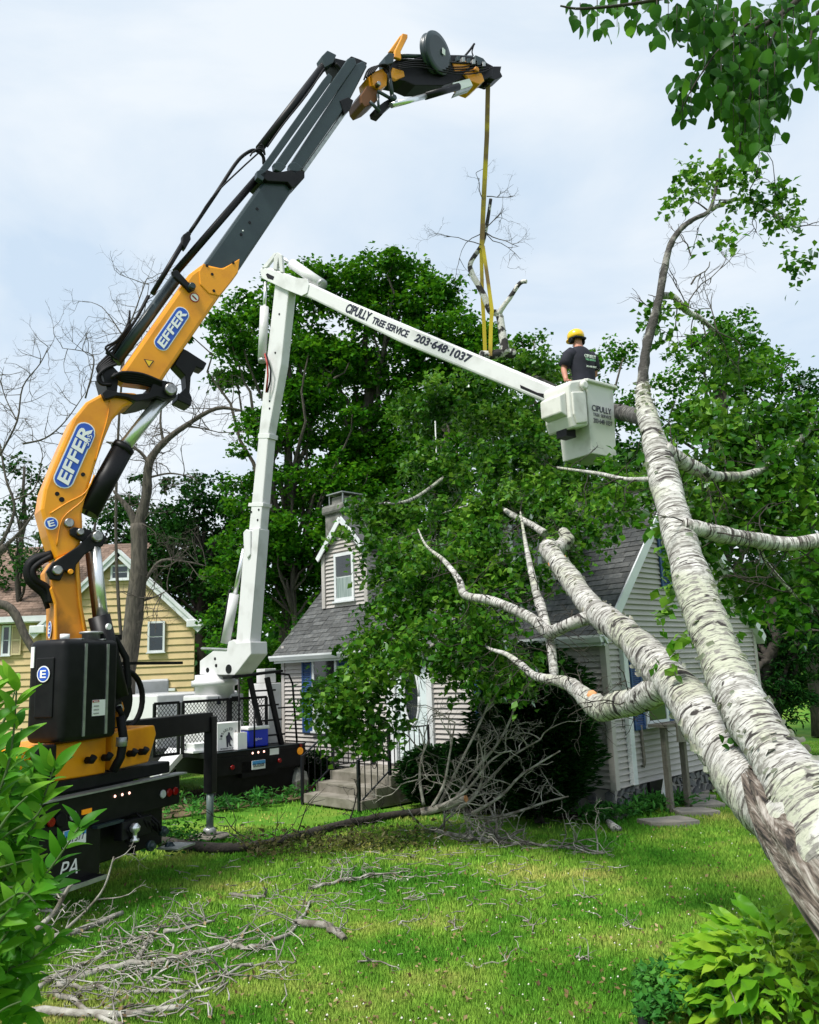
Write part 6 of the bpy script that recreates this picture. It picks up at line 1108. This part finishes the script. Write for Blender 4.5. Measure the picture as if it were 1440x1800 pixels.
for x, y, ln in strings:
    k = max(3, int(ln/15)); yy = HY+rng.normal()*.28; pth = []
    for i in range(k):
        if cnt >= 296: break
        q = P(x+rng.normal()*7, y+ln*i/k+rng.normal()*4, yy+rng.normal()*.05); pth.append(q)
        place_leaf('leaf', HM[rng.integers(3)], hb_, q, V(rng.normal()*.5, rng.normal()*.5, -1+rng.normal()*.3), V(rng.normal()*.7, -1+rng.normal()*.5, rng.normal()*.5)); cnt += 1
    MB().tube([P(x, y, yy), P(x, y+ln*.5, yy), P(x, y+ln*.95, yy)], [.003, .002, .0015], 4).build('twig', DARKBARK, hb_)
hp = []
for x, y, ln in strings+[(1440, -10, 60), (1432, 100, 60), (1445, 50, 120)]:
    for k in range(int(ln/(5 if 1180 < x < 1400 else 8))): hp.append(P(x+rng.normal()*13, y+rng.uniform(-15, ln*.9), HY+.35+rng.normal()*.25))
hp = np.array(hp); n = len(hp); leaf_mass('inner_leaves', HM[1], hp, np.stack([rng.normal(size=n)*.5, rng.normal(size=n)*.5, -1+rng.normal(size=n)*.3], 1), np.stack([rng.normal(size=n)*.7, -1+rng.normal(size=n)*.5, rng.normal(size=n)*.5], 1), rng.uniform(.8, 1.3, n), hb_, kind='stuff')
# ---- leafy shrub at the left edge, near the camera
lsb = thing('leafy_shrub', 'bright green broad leaved shrub at the left picture edge', 'shrub', V(-2.35, 3.7, 0)); SM = [leafmesh('shrub_leaf', .115*s, .40, LF_BUSH, .22, .22, 7) for s in (.75, 1., 1.25)]
stems = [((-30, 1500), (-5, 1300), (10, 1215)), ((-40, 1600), (0, 1450), (40, 1330), (52, 1200)), ((-40, 1640), (20, 1560), (70, 1480), (105, 1385), (118, 1345)), ((-50, 1700), (20, 1620), (100, 1540), (160, 1455)), ((-60, 1560), (-10, 1420), (15, 1330)), ((-60, 1750), (0, 1690), (60, 1600), (100, 1560)), ((-70, 1820), (-10, 1760), (30, 1710), (70, 1690), (120, 1655)), ((-40, 1450), (5, 1380), (50, 1320), (60, 1280)), ((-50, 1530), (30, 1470), (80, 1440), (95, 1420)), ((-60, 1650), (10, 1600), (60, 1570), (85, 1590)), ((-80, 1900), (-20, 1830), (20, 1780), (60, 1760)), ((-30, 1380), (-10, 1280), (-5, 1240)), ((-60, 1500), (0, 1480), (40, 1430), (70, 1400)), ((-60, 1600), (-10, 1540), (40, 1520), (80, 1510)), ((-50, 1350), (15, 1290), (40, 1240), (48, 1215)), ((-60, 1450), (20, 1400), (60, 1370), (90, 1350)), ((-60, 1590), (0, 1560), (50, 1560), (70, 1545))]
cnt = 0
for si, pix in enumerate(stems):
    Y_ = 3.75+rng.normal()*.16; p = limb(lsb, [(q_[0]-22, q_[1]) for q_ in [(pix[0][0]-60, pix[0][1]+300)]+list(pix)], Y_, Y_, .010, .003, 'stem', mat('green_stem', (.06, .10, .03), .7) if si == 0 else bpy.data.materials['green_stem'], 6, .0, 6)
    n = len(p)
    for i in range(5, n):
        for s_ in (-1, 1):
            if cnt > 298: break
            d = nrm(p[min(i+1, n-1)]-p[i-1]) if i < n-1 else nrm(p[-1]-p[-2]); a = rng.uniform(0, 6.28); ax = nrm(d*.7+V(math.cos(a), math.sin(a)*.7, math.sin(a*2)*.4)*.8)
            place_leaf('leaf', SM[rng.integers(3)], lsb, p[i]+rng.normal(size=3)*.006, ax, V(rng.normal()*.5, -.7+rng.normal()*.4, .8)); cnt += 1
n = 620; ip = np.array([P(rng.uniform(-70, 50), rng.uniform(1330, 1800), 3.98+rng.normal()*.15) for _ in range(n)])
leaf_mass('inner_leaves', SM[1], ip, np.stack([.4+rng.normal(size=n)*.8, rng.normal(size=n)*.6, rng.normal(size=n)*.6], 1), np.stack([rng.normal(size=n)*.5, -.7+rng.normal(size=n)*.4, .8+0*ip[:, 0]], 1), rng.uniform(.8, 1.3, n), lsb, kind='stuff')
# ---- hosta and ground cover, lower right
hq = G(1350, 1775); hos = thing('hosta_plant', 'broad yellow green hosta clump in the lower right corner', 'plant', hq); HMs = [leafmesh('hosta_blade', .225*s, .40, LF_HOSTA, .28, .35, 8, .6, 1.2) for s in (.75, .9, 1.05)]; STK = mat('hosta_stalk', (.16, .28, .05), .6)
for k in range(298):
    a = rng.uniform(0, 2*math.pi); r_ = .68*rng.uniform(0, 1)**.55; z_ = .50*math.sqrt(max(.02, 1-(r_/.72)**2))*rng.uniform(.55, 1.05)+.05; e_ = .95-1.25*r_
    c = V(hq[0]+.12+r_*math.cos(a), hq[1]+r_*math.sin(a)*.9, z_)
    place_leaf('leaf', HMs[rng.integers(3)], hos, c, V(math.cos(a)+rng.normal()*.4, math.sin(a)+rng.normal()*.4, e_+rng.normal()*.25), V(rng.normal()*.25, rng.normal()*.25-.25, 1))
    if k % 4 == 0: MB().tube([hq+V(.12+.05*math.cos(a), .05*math.sin(a), 0), (hq+V(.12, 0, 0)+c)/2+UP*.03, c], .005, 5).build('stalk', STK, hos)
n = 330; lp_ = []
for _ in range(n): a = rng.uniform(0, 6.283); r_ = .7*rng.uniform(0, 1)**.5; lp_.append((a, r_, .04+.36*math.sqrt(max(0, 1-(r_/.74)**2))*rng.uniform(.2, 1)))
lp_ = np.array(lp_); leaf_mass('lower_leaves', HMs[1], np.stack([hq[0]+.12+lp_[:, 1]*np.cos(lp_[:, 0]), hq[1]+lp_[:, 1]*np.sin(lp_[:, 0])*.9, lp_[:, 2]], 1), np.stack([np.cos(lp_[:, 0])+rng.normal(size=n)*.4, np.sin(lp_[:, 0])+rng.normal(size=n)*.4, .35+rng.normal(size=n)*.3], 1), np.stack([rng.normal(size=n)*.25, -.25+rng.normal(size=n)*.25, 1+0*lp_[:, 0]], 1), rng.uniform(.75, 1.1, n), hos, kind='stuff')
cp = []; 
for _ in range(2600):
    q = G(rng.uniform(1120, 1330), rng.uniform(1690, 1815)); e_ = ((q[0]-G(1225, 1770)[0])/.62)**2+((q[1]-G(1225, 1770)[1])/.55)**2
    if e_ < 1: cp.append(V(q[0], q[1], .03+.22*(1-e_)**.5*rng.uniform(.3, 1)))
leaves('ground_cover', np.array(cp), LF_COVER, None, L=.065, Wd=.62, droop=-.1, flat=1.6, label='mint like ground cover beside the hosta', cat='ground cover', kind='stuff')
MB().tube([G(1120, 1760, .05), G(1130, 1790, .05), G(1135, 1830, .05)], .035, 8).build('garden_edging', BLACK, label='short black plastic garden edging beside the ground cover', cat='edging')
MB().tube([P(1283, 1738, hq[1]-.4), P(1300, 1780, hq[1]-.5), P(1308, 1815, hq[1]-.55)], .004, 5).build('dry_stalk', PALE, label='thin dry stalk leaning before the hosta clump', cat='stalk')
# ================================================================== debris on the lawn
def ground_branch(name, label, cat, pix, r0, r1, m=PALE, group=None, tw=2, L0=.3, z=None, lv=2, seg=7, tm=None, tr=None):
    pts = [G(px, py, .02) for px, py in pix]
    if z is not None: pts = [V(p[0], p[1], .02+zz) for p, zz in zip(pts, z)]
    t = thing(name, label, cat, pts[0], group); out = []
    for i in range(len(pts)-1):
        a, b, c, d = pts[max(i-1, 0)], pts[i], pts[i+1], pts[min(i+2, len(pts)-1)]
        for u in np.linspace(0, 1, 5)[:-1]: q = .5*((2*b)+(c-a)*u+(2*a-5*b+4*c-d)*u*u+(3*b-a-3*c+d)*u**3)+rng.normal(size=3)*.012; q[2] = max(q[2], r1); out.append(q)
    out.append(pts[-1]); n = len(out); MB().tube(out, np.linspace(r0, r1, n), seg, jit=.08).build('branch', m, t)
    if tw:
        s = [(out[rng.integers(1, n)], V(rng.normal(), rng.normal(), abs(rng.normal())*.5)) for _ in range(tw)]
        mb = MB()
        def go(p, d, L, r, l):
            path = [p]
            for i in range(4): d = nrm(d+rng.normal(size=3)*.3); p = p+d*L/4; p[2] = max(p[2], .015); path.append(p.copy())
            mb.tube(path, np.linspace(r, r*.4, 5), 4, cap=False)
            if l > 0:
                for _ in range(rng.integers(1, 4)): go(path[rng.integers(1, 5)].copy(), nrm(d+rng.normal(size=3)*.9), L*rng.uniform(.4, .8), r*.6, l-1)
        for p, d in s: go(p.copy(), nrm(d), L0*rng.uniform(.6, 1.4), tr or r1*1.0, lv)
        mb.build('twigs', tm or m, t, kind='stuff', recalc=False)
    return t
def upright(name, label, pix, Y, r0, r1, group=None, lv=3, ns=5, L0=.4, m=PALE):
    t = thing(name, label, 'branch', P(pix[0][0], pix[0][1], Y), group); p = limb(t, pix, Y, Y, r0, r1, 'branch', m, 6, .05)
    twigs(t, [(p[k], V(rng.normal(), rng.normal()*.5, .6+rng.normal()*.4)) for k in rng.integers(2, len(p), ns)], m, lv-1, L0, r1*1.1, name='twigs'); return t
GP = 'dead branches in the lower left brush pile'
for pix, r0, r1, lab in (([(-60, 1700), (0, 1672), (50, 1657), (130, 1640), (215, 1605)], .045, .02, 'thick pale branch pointing up right at the top of the lower left pile'),
    ([(-60, 1790), (0, 1786), (75, 1780), (200, 1786), (322, 1770)], .035, .02, 'long pale branch lying along the bottom edge of the lower left pile'),
    ([(100, 1735), (135, 1720), (210, 1700), (310, 1685), (410, 1655), (435, 1630)], .032, .012, 'long curved pale branch crossing the middle of the lower left pile'),
    ([(395, 1655), (415, 1664), (450, 1666), (500, 1645), (530, 1610), (545, 1585)], .022, .010, 'hooked pale branch at the right end of the lower left pile'),
    ([(515, 1625), (560, 1627), (590, 1640), (606, 1652)], .032, .026, 'short thick pale stub at the far right tip of the lower left pile'),
    ([(240, 1688), (265, 1645), (292, 1624)], .018, .010, 'short forked pale stick leaning in the middle of the lower left pile'),
    ([(130, 1735), (225, 1743), (350, 1741), (400, 1729)], .016, .008, 'straight thin stick in the lower middle of the lower left pile'),
    ([(95, 1742), (165, 1784), (218, 1800)], .02, .012, 'pale stick slanting down to the picture bottom in the lower left pile'),
    ([(288, 1640), (330, 1630), (377, 1619)], .018, .010, 'straight pale stick at the upper edge of the lower left pile'),
    ([(180, 1775), (240, 1740), (300, 1690), (305, 1660)], .014, .007, 'thin stick standing across the lower left pile centre'),
    ([(60, 1740), (140, 1700), (220, 1660), (260, 1650)], .022, .01, 'pale stick running up right inside the lower left pile'),
    ([(300, 1760), (380, 1720), (470, 1690), (520, 1690)], .012, .006, 'thin twiggy stick at the lower right of the lower left pile')):
    ground_branch('dead_branch', lab, 'branch', pix, r0*1.25, r1*1.2, PALE, GP, tw=5, L0=.34, lv=2, tr=.008)
upright('dead_branch', 'knotty pale branch standing up beside the leafy shrub', [(40, 1660), (62, 1636), (95, 1605), (112, 1575), (126, 1553)], 8.6, .035, .018, GP, 2, 3)
upright('dead_branch', 'tall thin pale branch rising below the crane truck step', [(90, 1665), (120, 1630), (152, 1600), (183, 1560), (200, 1506)], 8.6, .018, .008, GP, 3, 6)
lit = MB()
for _ in range(260):
    q = G(np.clip(rng.normal(260, 120), 5, 600), np.clip(rng.normal(1705, 45), 1600, 1795)); a = rng.uniform(0, 6.28); l = rng.uniform(.06, .3); lit.tube([q+UP*.03, q+V(math.cos(a)*l*.5, math.sin(a)*l*.5, .03+rng.uniform(0, .05)), q+V(math.cos(a+.3)*l, math.sin(a+.3)*l, .03+rng.uniform(0, .08))], [.007, .006, .003], 4, cap=False)
for _ in range(330):
    q = G(np.clip(rng.normal(700, 190), 300, 1080), np.clip(rng.normal(1545, 55), 1450, 1700)); a = rng.uniform(0, 6.28); l = rng.uniform(.05, .25); lit.tube([q+UP*.03, q+V(math.cos(a)*l*.5, math.sin(a)*l*.5, .04), q+V(math.cos(a+.4)*l, math.sin(a+.4)*l, .05)], [.006, .005, .003], 4, cap=False)
lit.build('twig_litter', PALE, label='scatter of small grey twigs broken over the lawn', cat='twigs', kind='stuff', recalc=False)
# dark fallen log and the brush on it
ft = ground_branch('fallen_log', 'dark fallen log lying from the outrigger pad to the pale brush', 'log', [(268, 1480), (330, 1492), (400, 1496), (470, 1488), (540, 1470), (600, 1455), (660, 1442), (730, 1432), (800, 1425), (835, 1436)], .075, .055, DARKBARK, None, tw=14, L0=.6, lv=2, seg=9, tm=DARKBARK, tr=.014)
limb(ft, [(740, 1428), (775, 1420), (800, 1410), (818, 1405)], 11.9, 11.9, .055, .05, 'broken_limb', PALE, 8); MB().lathe(P(819, 1404.5, 11.87), nrm(V(1, -.6, .3)), [(.052, 0), (.05, .01)], 10).build('broken_end', WOUND, ft)
wl_ = []
for _ in range(1000):
    u = rng.uniform(0, 1); q = G(430+u*330+rng.normal()*18, 1490-u*15+abs(rng.normal())*9+rng.normal()*5+5); wl_.append(V(q[0], q[1], abs(rng.normal())*.12+.02))
leaves('wilted_leaves', np.array(wl_), LF_DEAD, ft, L=.085, Wd=.5, droop=.1, kind='stuff')
wl_ = []
for _ in range(700): q = G(300+rng.normal()*40, 1480+rng.normal()*10); wl_.append(V(q[0], q[1], abs(rng.normal())*.1+.02))
leaves('wilted_leaves', np.array(wl_), LF_DARK, ft, L=.08, Wd=.5, kind='stuff')
GB = 'dead branches of the tall grey brush before the yew'
for i, (pix, lab) in enumerate((([(745, 1415), (738, 1370), (742, 1330), (755, 1300)], 'leftmost upright grey branch of the tall brush near the steps'), ([(770, 1420), (800, 1360), (830, 1300), (858, 1240), (862, 1215)], 'grey branch of the tall brush reaching up before the dark front wall'), ([(790, 1420), (840, 1350), (880, 1300), (905, 1240), (893, 1215)], 'highest grey branch of the tall brush'), ([(810, 1420), (870, 1360), (900, 1330), (950, 1300)], 'grey branch of the tall brush bending right before the yew'), ([(760, 1418), (780, 1380), (790, 1330), (800, 1270)], 'straight upright grey branch left of the brush centre'), ([(830, 1430), (880, 1400), (920, 1360), (985, 1320)], 'right leaning grey branch of the tall brush'), ([(770, 1420), (820, 1390), (860, 1340), (890, 1320)], 'grey branch in the heart of the tall brush'), ([(850, 1440), (900, 1430), (960, 1410), (1000, 1400)], 'low grey branch of the brush reaching towards the house corner'), ([(800, 1424), (835, 1400), (850, 1350), (840, 1290)], 'inward bent grey branch of the tall brush'))):
    upright('brush_branch', lab, pix, 12.0+rng.normal()*.12, .026, .010, GB, 4, 5, .46)
ground_branch('fallen_branch', 'pale twiggy branch lying flat right of the tall brush', 'branch', [(870, 1482), (930, 1484), (1000, 1490), (1062, 1500)], .03, .012, PALE, None, tw=14, L0=.5, lv=3)
ground_branch('fallen_branch', 'pale branch lying below the dark log in mid lawn', 'branch', [(545, 1560), (600, 1550), (650, 1540), (700, 1535)], .022, .01, PALE, None, tw=8, L0=.35, lv=3)
ground_branch('fallen_branch', 'grey branch heap lying under the tall brush', 'branch', [(760, 1460), (810, 1470), (860, 1478), (900, 1470)], .035, .02, PALE, None, tw=16, L0=.6, lv=3)
ground_branch('fallen_branch', 'short thick pale stick lying right of the crane outrigger foot', 'branch', [(408, 1573), (440, 1577), (467, 1576)], .022, .018, PALE, None, tw=1, L0=.12)
tw_l = [((790, 1620), (800, 1632), 'bent pale twig in the middle of the lawn'), ((1090, 1627), (1130, 1633), 'pale twig lying on the right half of the lawn'), ((630, 1690), (690, 1700), 'twig left of the lawn centre near the yellow patch'), ((830, 1700), (890, 1690), 'forked twig in the lower middle of the lawn'), ((1010, 1575), (1048, 1580), 'small white twig on the lawn below the house corner'), ((700, 1625), (750, 1612), 'dark twig left of the bent pale twig'), ((1015, 1685), (1035, 1690), 'tiny stick above the ground cover'), ((925, 1620), (940, 1640), 'upright bent twig on the mid lawn')]
for a, b, lab in tw_l: ground_branch('fallen_twig', lab, 'twig', [a, ((a[0]+b[0])/2+3, (a[1]+b[1])/2-2), b], .010, .005, PALE, 'single twigs on the lawn', tw=3, L0=.15, lv=1, seg=5)
# flagstones
fl = [((1195, 1398), (1250, 1396)), ((1198, 1409), (1262, 1406)), ((1215, 1420), (1275, 1417)), ((1190, 1434), (1262, 1431)), ((1150, 1452), (1225, 1447))]
labs = ['flagstone nearest the side door step', 'second flagstone from the side door step', 'third flagstone from the side door step', 'fourth flagstone from the side door step', 'flagstone lying alone nearest the lawn middle']
for (a, b), lab in zip(fl, labs):
    A, B_ = G(*a), G(*b); d = nrm(B_-A); n_ = V(-d[1], d[0], 0); l = np.linalg.norm(B_-A); pts = [A+d*l*u+n_*.42*v+rng.normal(size=3)*V(.05, .05, 0) for u, v in ((0, 0), (.5, -.15), (1, 0), (1.03, .5), (.9, 1), (.4, 1.1), (.02, .9))]
    MB().prism([V(p[0], p[1], .05) for p in pts], (0, 0, -.12)).build('flagstone', FLAG, bevel=.01, label=lab, cat='paving stone', group='flagstones to the side door')
MB().tube([G(1070, 1446, .03), G(1080, 1455, .06), G(1092, 1458, .03)], [.05, .06, .03], 8, uv=True).build('bark_piece', BIRCH, label='piece of white birch bark on the grass below the house corner', cat='bark')
# bare shrub stump by the gable
sb_ = thing('bare_shrub', 'dark leafless shrub stump against the stone foundation', 'shrub', G(1120, 1415))
for dx, dz in ((-.3, .5), (.0, .45), (.35, .6), (.15, .3), (-.12, .35), (.4, .3)): q = G(1122, 1412); MB().tube([q, q+V(dx*.4, 0, dz*.5), q+V(dx, .05, dz)], [.05, .04, .02], 7).build('stem', DARKBARK, sb_)
# weeds at the lawn edge
GW = 'weeds along the bare soil strip'
for i in range(30):
    u = i/29; px = 285+u*270+rng.normal()*8; py = 1438-u*42+rng.normal()*7; q = G(px, py); n = 30; h = rng.uniform(.12, .32); zz = rng.uniform(0, h, n)
    C = np.stack([q[0]+rng.normal(size=n)*.06, q[1]+rng.normal(size=n)*.06, zz+.02], 1)
    if i == 0: wobj = []
    wobj.append(C)
leaves('weeds', np.concatenate(wobj), LF_HOSTA if False else LF_COVER, None, L=.13, Wd=.35, droop=-.3, flat=.8, label='young weeds growing along the bare soil strip', cat='weeds', kind='stuff')
wq = []
for px, py, n, h in ((584, 1372, 260, .75), (1105, 1430, 260, .2), (1180, 1415, 300, .15), (1060, 1440, 260, .2), (660, 1398, 200, .25), (1130, 1425, 300, .25)):
    q = G(px, py); wq.append(np.stack([q[0]+rng.normal(size=n)*.2, q[1]+rng.normal(size=n)*.15, rng.uniform(.02, h, n)], 1))
leaves('ferns', np.concatenate(wq), LF_COVER, None, L=.16, Wd=.28, droop=-.2, flat=.8, label='ferny weeds growing against the house foundation', cat='weeds', kind='stuff')
# utility wire and far fence
MB().tube([P(-100, 985, 48), P(300, 990, 46), P(720, 978, 44)], .018, 5).build('utility_wire', RUBBER, label='thin utility wire crossing before the dark trees', cat='wire')
fc = thing('wire_fence', 'low wire fence with thin posts at the far end of the right lawn', 'fence', G(1430, 1262, 0))
for k in range(6): q = V(13+k*1.9, 26, 0); MB().bar(q, q+UP*1.1, .035, 6).build('post', WOODGREY, fc)
MB().bar(V(12, 26, 1.05), V(24, 26, 1.05), .02, 5).build('rail', WOODGREY, fc)
# ================================================================== grass
GRASS = worldmat('grass_blade', [(.33, (.042, .175, .012)), (.44, (.095, .27, .022)), (.53, (.21, .37, .045)), (.66, (.42, .42, .11))], .55, bump=0, detail=5)
NB = 430000; Yg = 1/rng.uniform(1/24., 1/5.3, NB); Xg = rng.uniform(-.56, .56, NB)*Yg*1.02; NX = 190000; Y2 = 1/rng.uniform(1/24., 1/4.2, NX); X2 = rng.uniform(.55, 1.15, NX)*rng.choice([-1., 1.], NX)*Y2; Xg = np.concatenate([Xg, X2]); Yg = np.concatenate([Yg, Y2]); NB += NX
keep = np.ones(NB, bool)
hx = (Xg-K[0])*e1[0]+(Yg-K[1])*e1[1]; hw2 = (Xg-K[0])*e2[0]+(Yg-K[1])*e2[1]; keep &= ~((hx > -.05) & (hx < FLEN) & (hw2 > -.45) & (hw2 < DEP))
bed = (hw2 > -1.6) & (hw2 <= -.4) & (hx > -.2); keep &= ~(bed & (rng.uniform(size=NB) < .9))
soil = (Xg < -1.2) & (Yg > 14.2) & (Yg < 20.); keep &= ~(soil & (rng.uniform(size=NB) < .82))
sx_ = (Xg+3.9)**2*.2+(Yg-14.0)**2*1.2; keep &= ~((sx_ < 1) & (rng.uniform(size=NB) < .6))
Xg, Yg = Xg[keep], Yg[keep]; n = len(Xg); hgt = rng.uniform(.014, .038, n)*(1+.35*np.sin(Xg*2.1+Yg)*np.cos(Yg*1.7)); wd_ = rng.uniform(.004, .0075, n)*np.clip(Yg/6.5, 1, 2.2)
a = rng.uniform(0, math.pi, n); la_ = rng.uniform(0, 2*math.pi, n); ln = rng.uniform(.1, .9, n)*hgt
co = np.empty((n, 3, 3)); dx, dy = np.cos(a)*wd_, np.sin(a)*wd_
co[:, 0] = np.stack([Xg-dx, Yg-dy, 0*Xg-.02], 1); co[:, 1] = np.stack([Xg+dx, Yg+dy, 0*Xg-.02], 1); co[:, 2] = np.stack([Xg+np.cos(la_)*ln, Yg+np.sin(la_)*ln, hgt], 1)
npmesh('grass', co.reshape(-1, 3), np.arange(n*3).reshape(n, 3), GRASS, label='mown lawn grass', cat='grass', kind='stuff')
n = 2600; Yl = 1/rng.uniform(1/13., 1/5.5, n); Xl = rng.uniform(-.5, .5, n)*Yl; kp = rng.uniform(size=n) < np.clip(1.1-.12*np.abs(Xl+.8), .12, 1)
leaves('lawn_litter', np.stack([Xl, Yl, rng.uniform(.02, .05, n)], 1)[kp], leafmat('dry_chip', (.05, .035, .02), (.16, .11, .05), (.38, .30, .16), .1, .02), None, L=.045, Wd=.6, droop=0., flat=2.5, label='dry leaves and wood chips strewn thinly over the lawn', cat='litter', kind='stuff')
# clover heads
n = 620; Yc = 1/rng.uniform(1/12., 1/5.5, n); Xc = rng.uniform(-.5, .52, n)*Yc; ms = np.sin(Xc*1.3+2)*np.cos(Yc*1.1)+rng.normal(size=n)*.5 > -.1; Xc, Yc = Xc[ms], Yc[ms]; n = len(Xc); r = rng.uniform(.006, .011, n)
oc_ = np.array([(1, 0, 0), (0, 1, 0), (-1, 0, 0), (0, -1, 0), (0, 0, 1), (0, 0, -1)], float); cc_ = np.stack([Xc, Yc, rng.uniform(.05, .08, n)], 1)[:, None]+oc_[None]*r[:, None, None]
fi = np.array([(0, 1, 4), (1, 2, 4), (2, 3, 4), (3, 0, 4), (1, 0, 5), (2, 1, 5), (3, 2, 5), (0, 3, 5)]); ff = (np.arange(n)[:, None, None]*6+fi[None]).reshape(-1, 3)
npmesh('clover_flowers', cc_.reshape(-1, 3), ff, mat('clover_white', (.62, .62, .52), .9), label='tiny white clover flowers dotted over the lawn', cat='clover', kind='stuff')
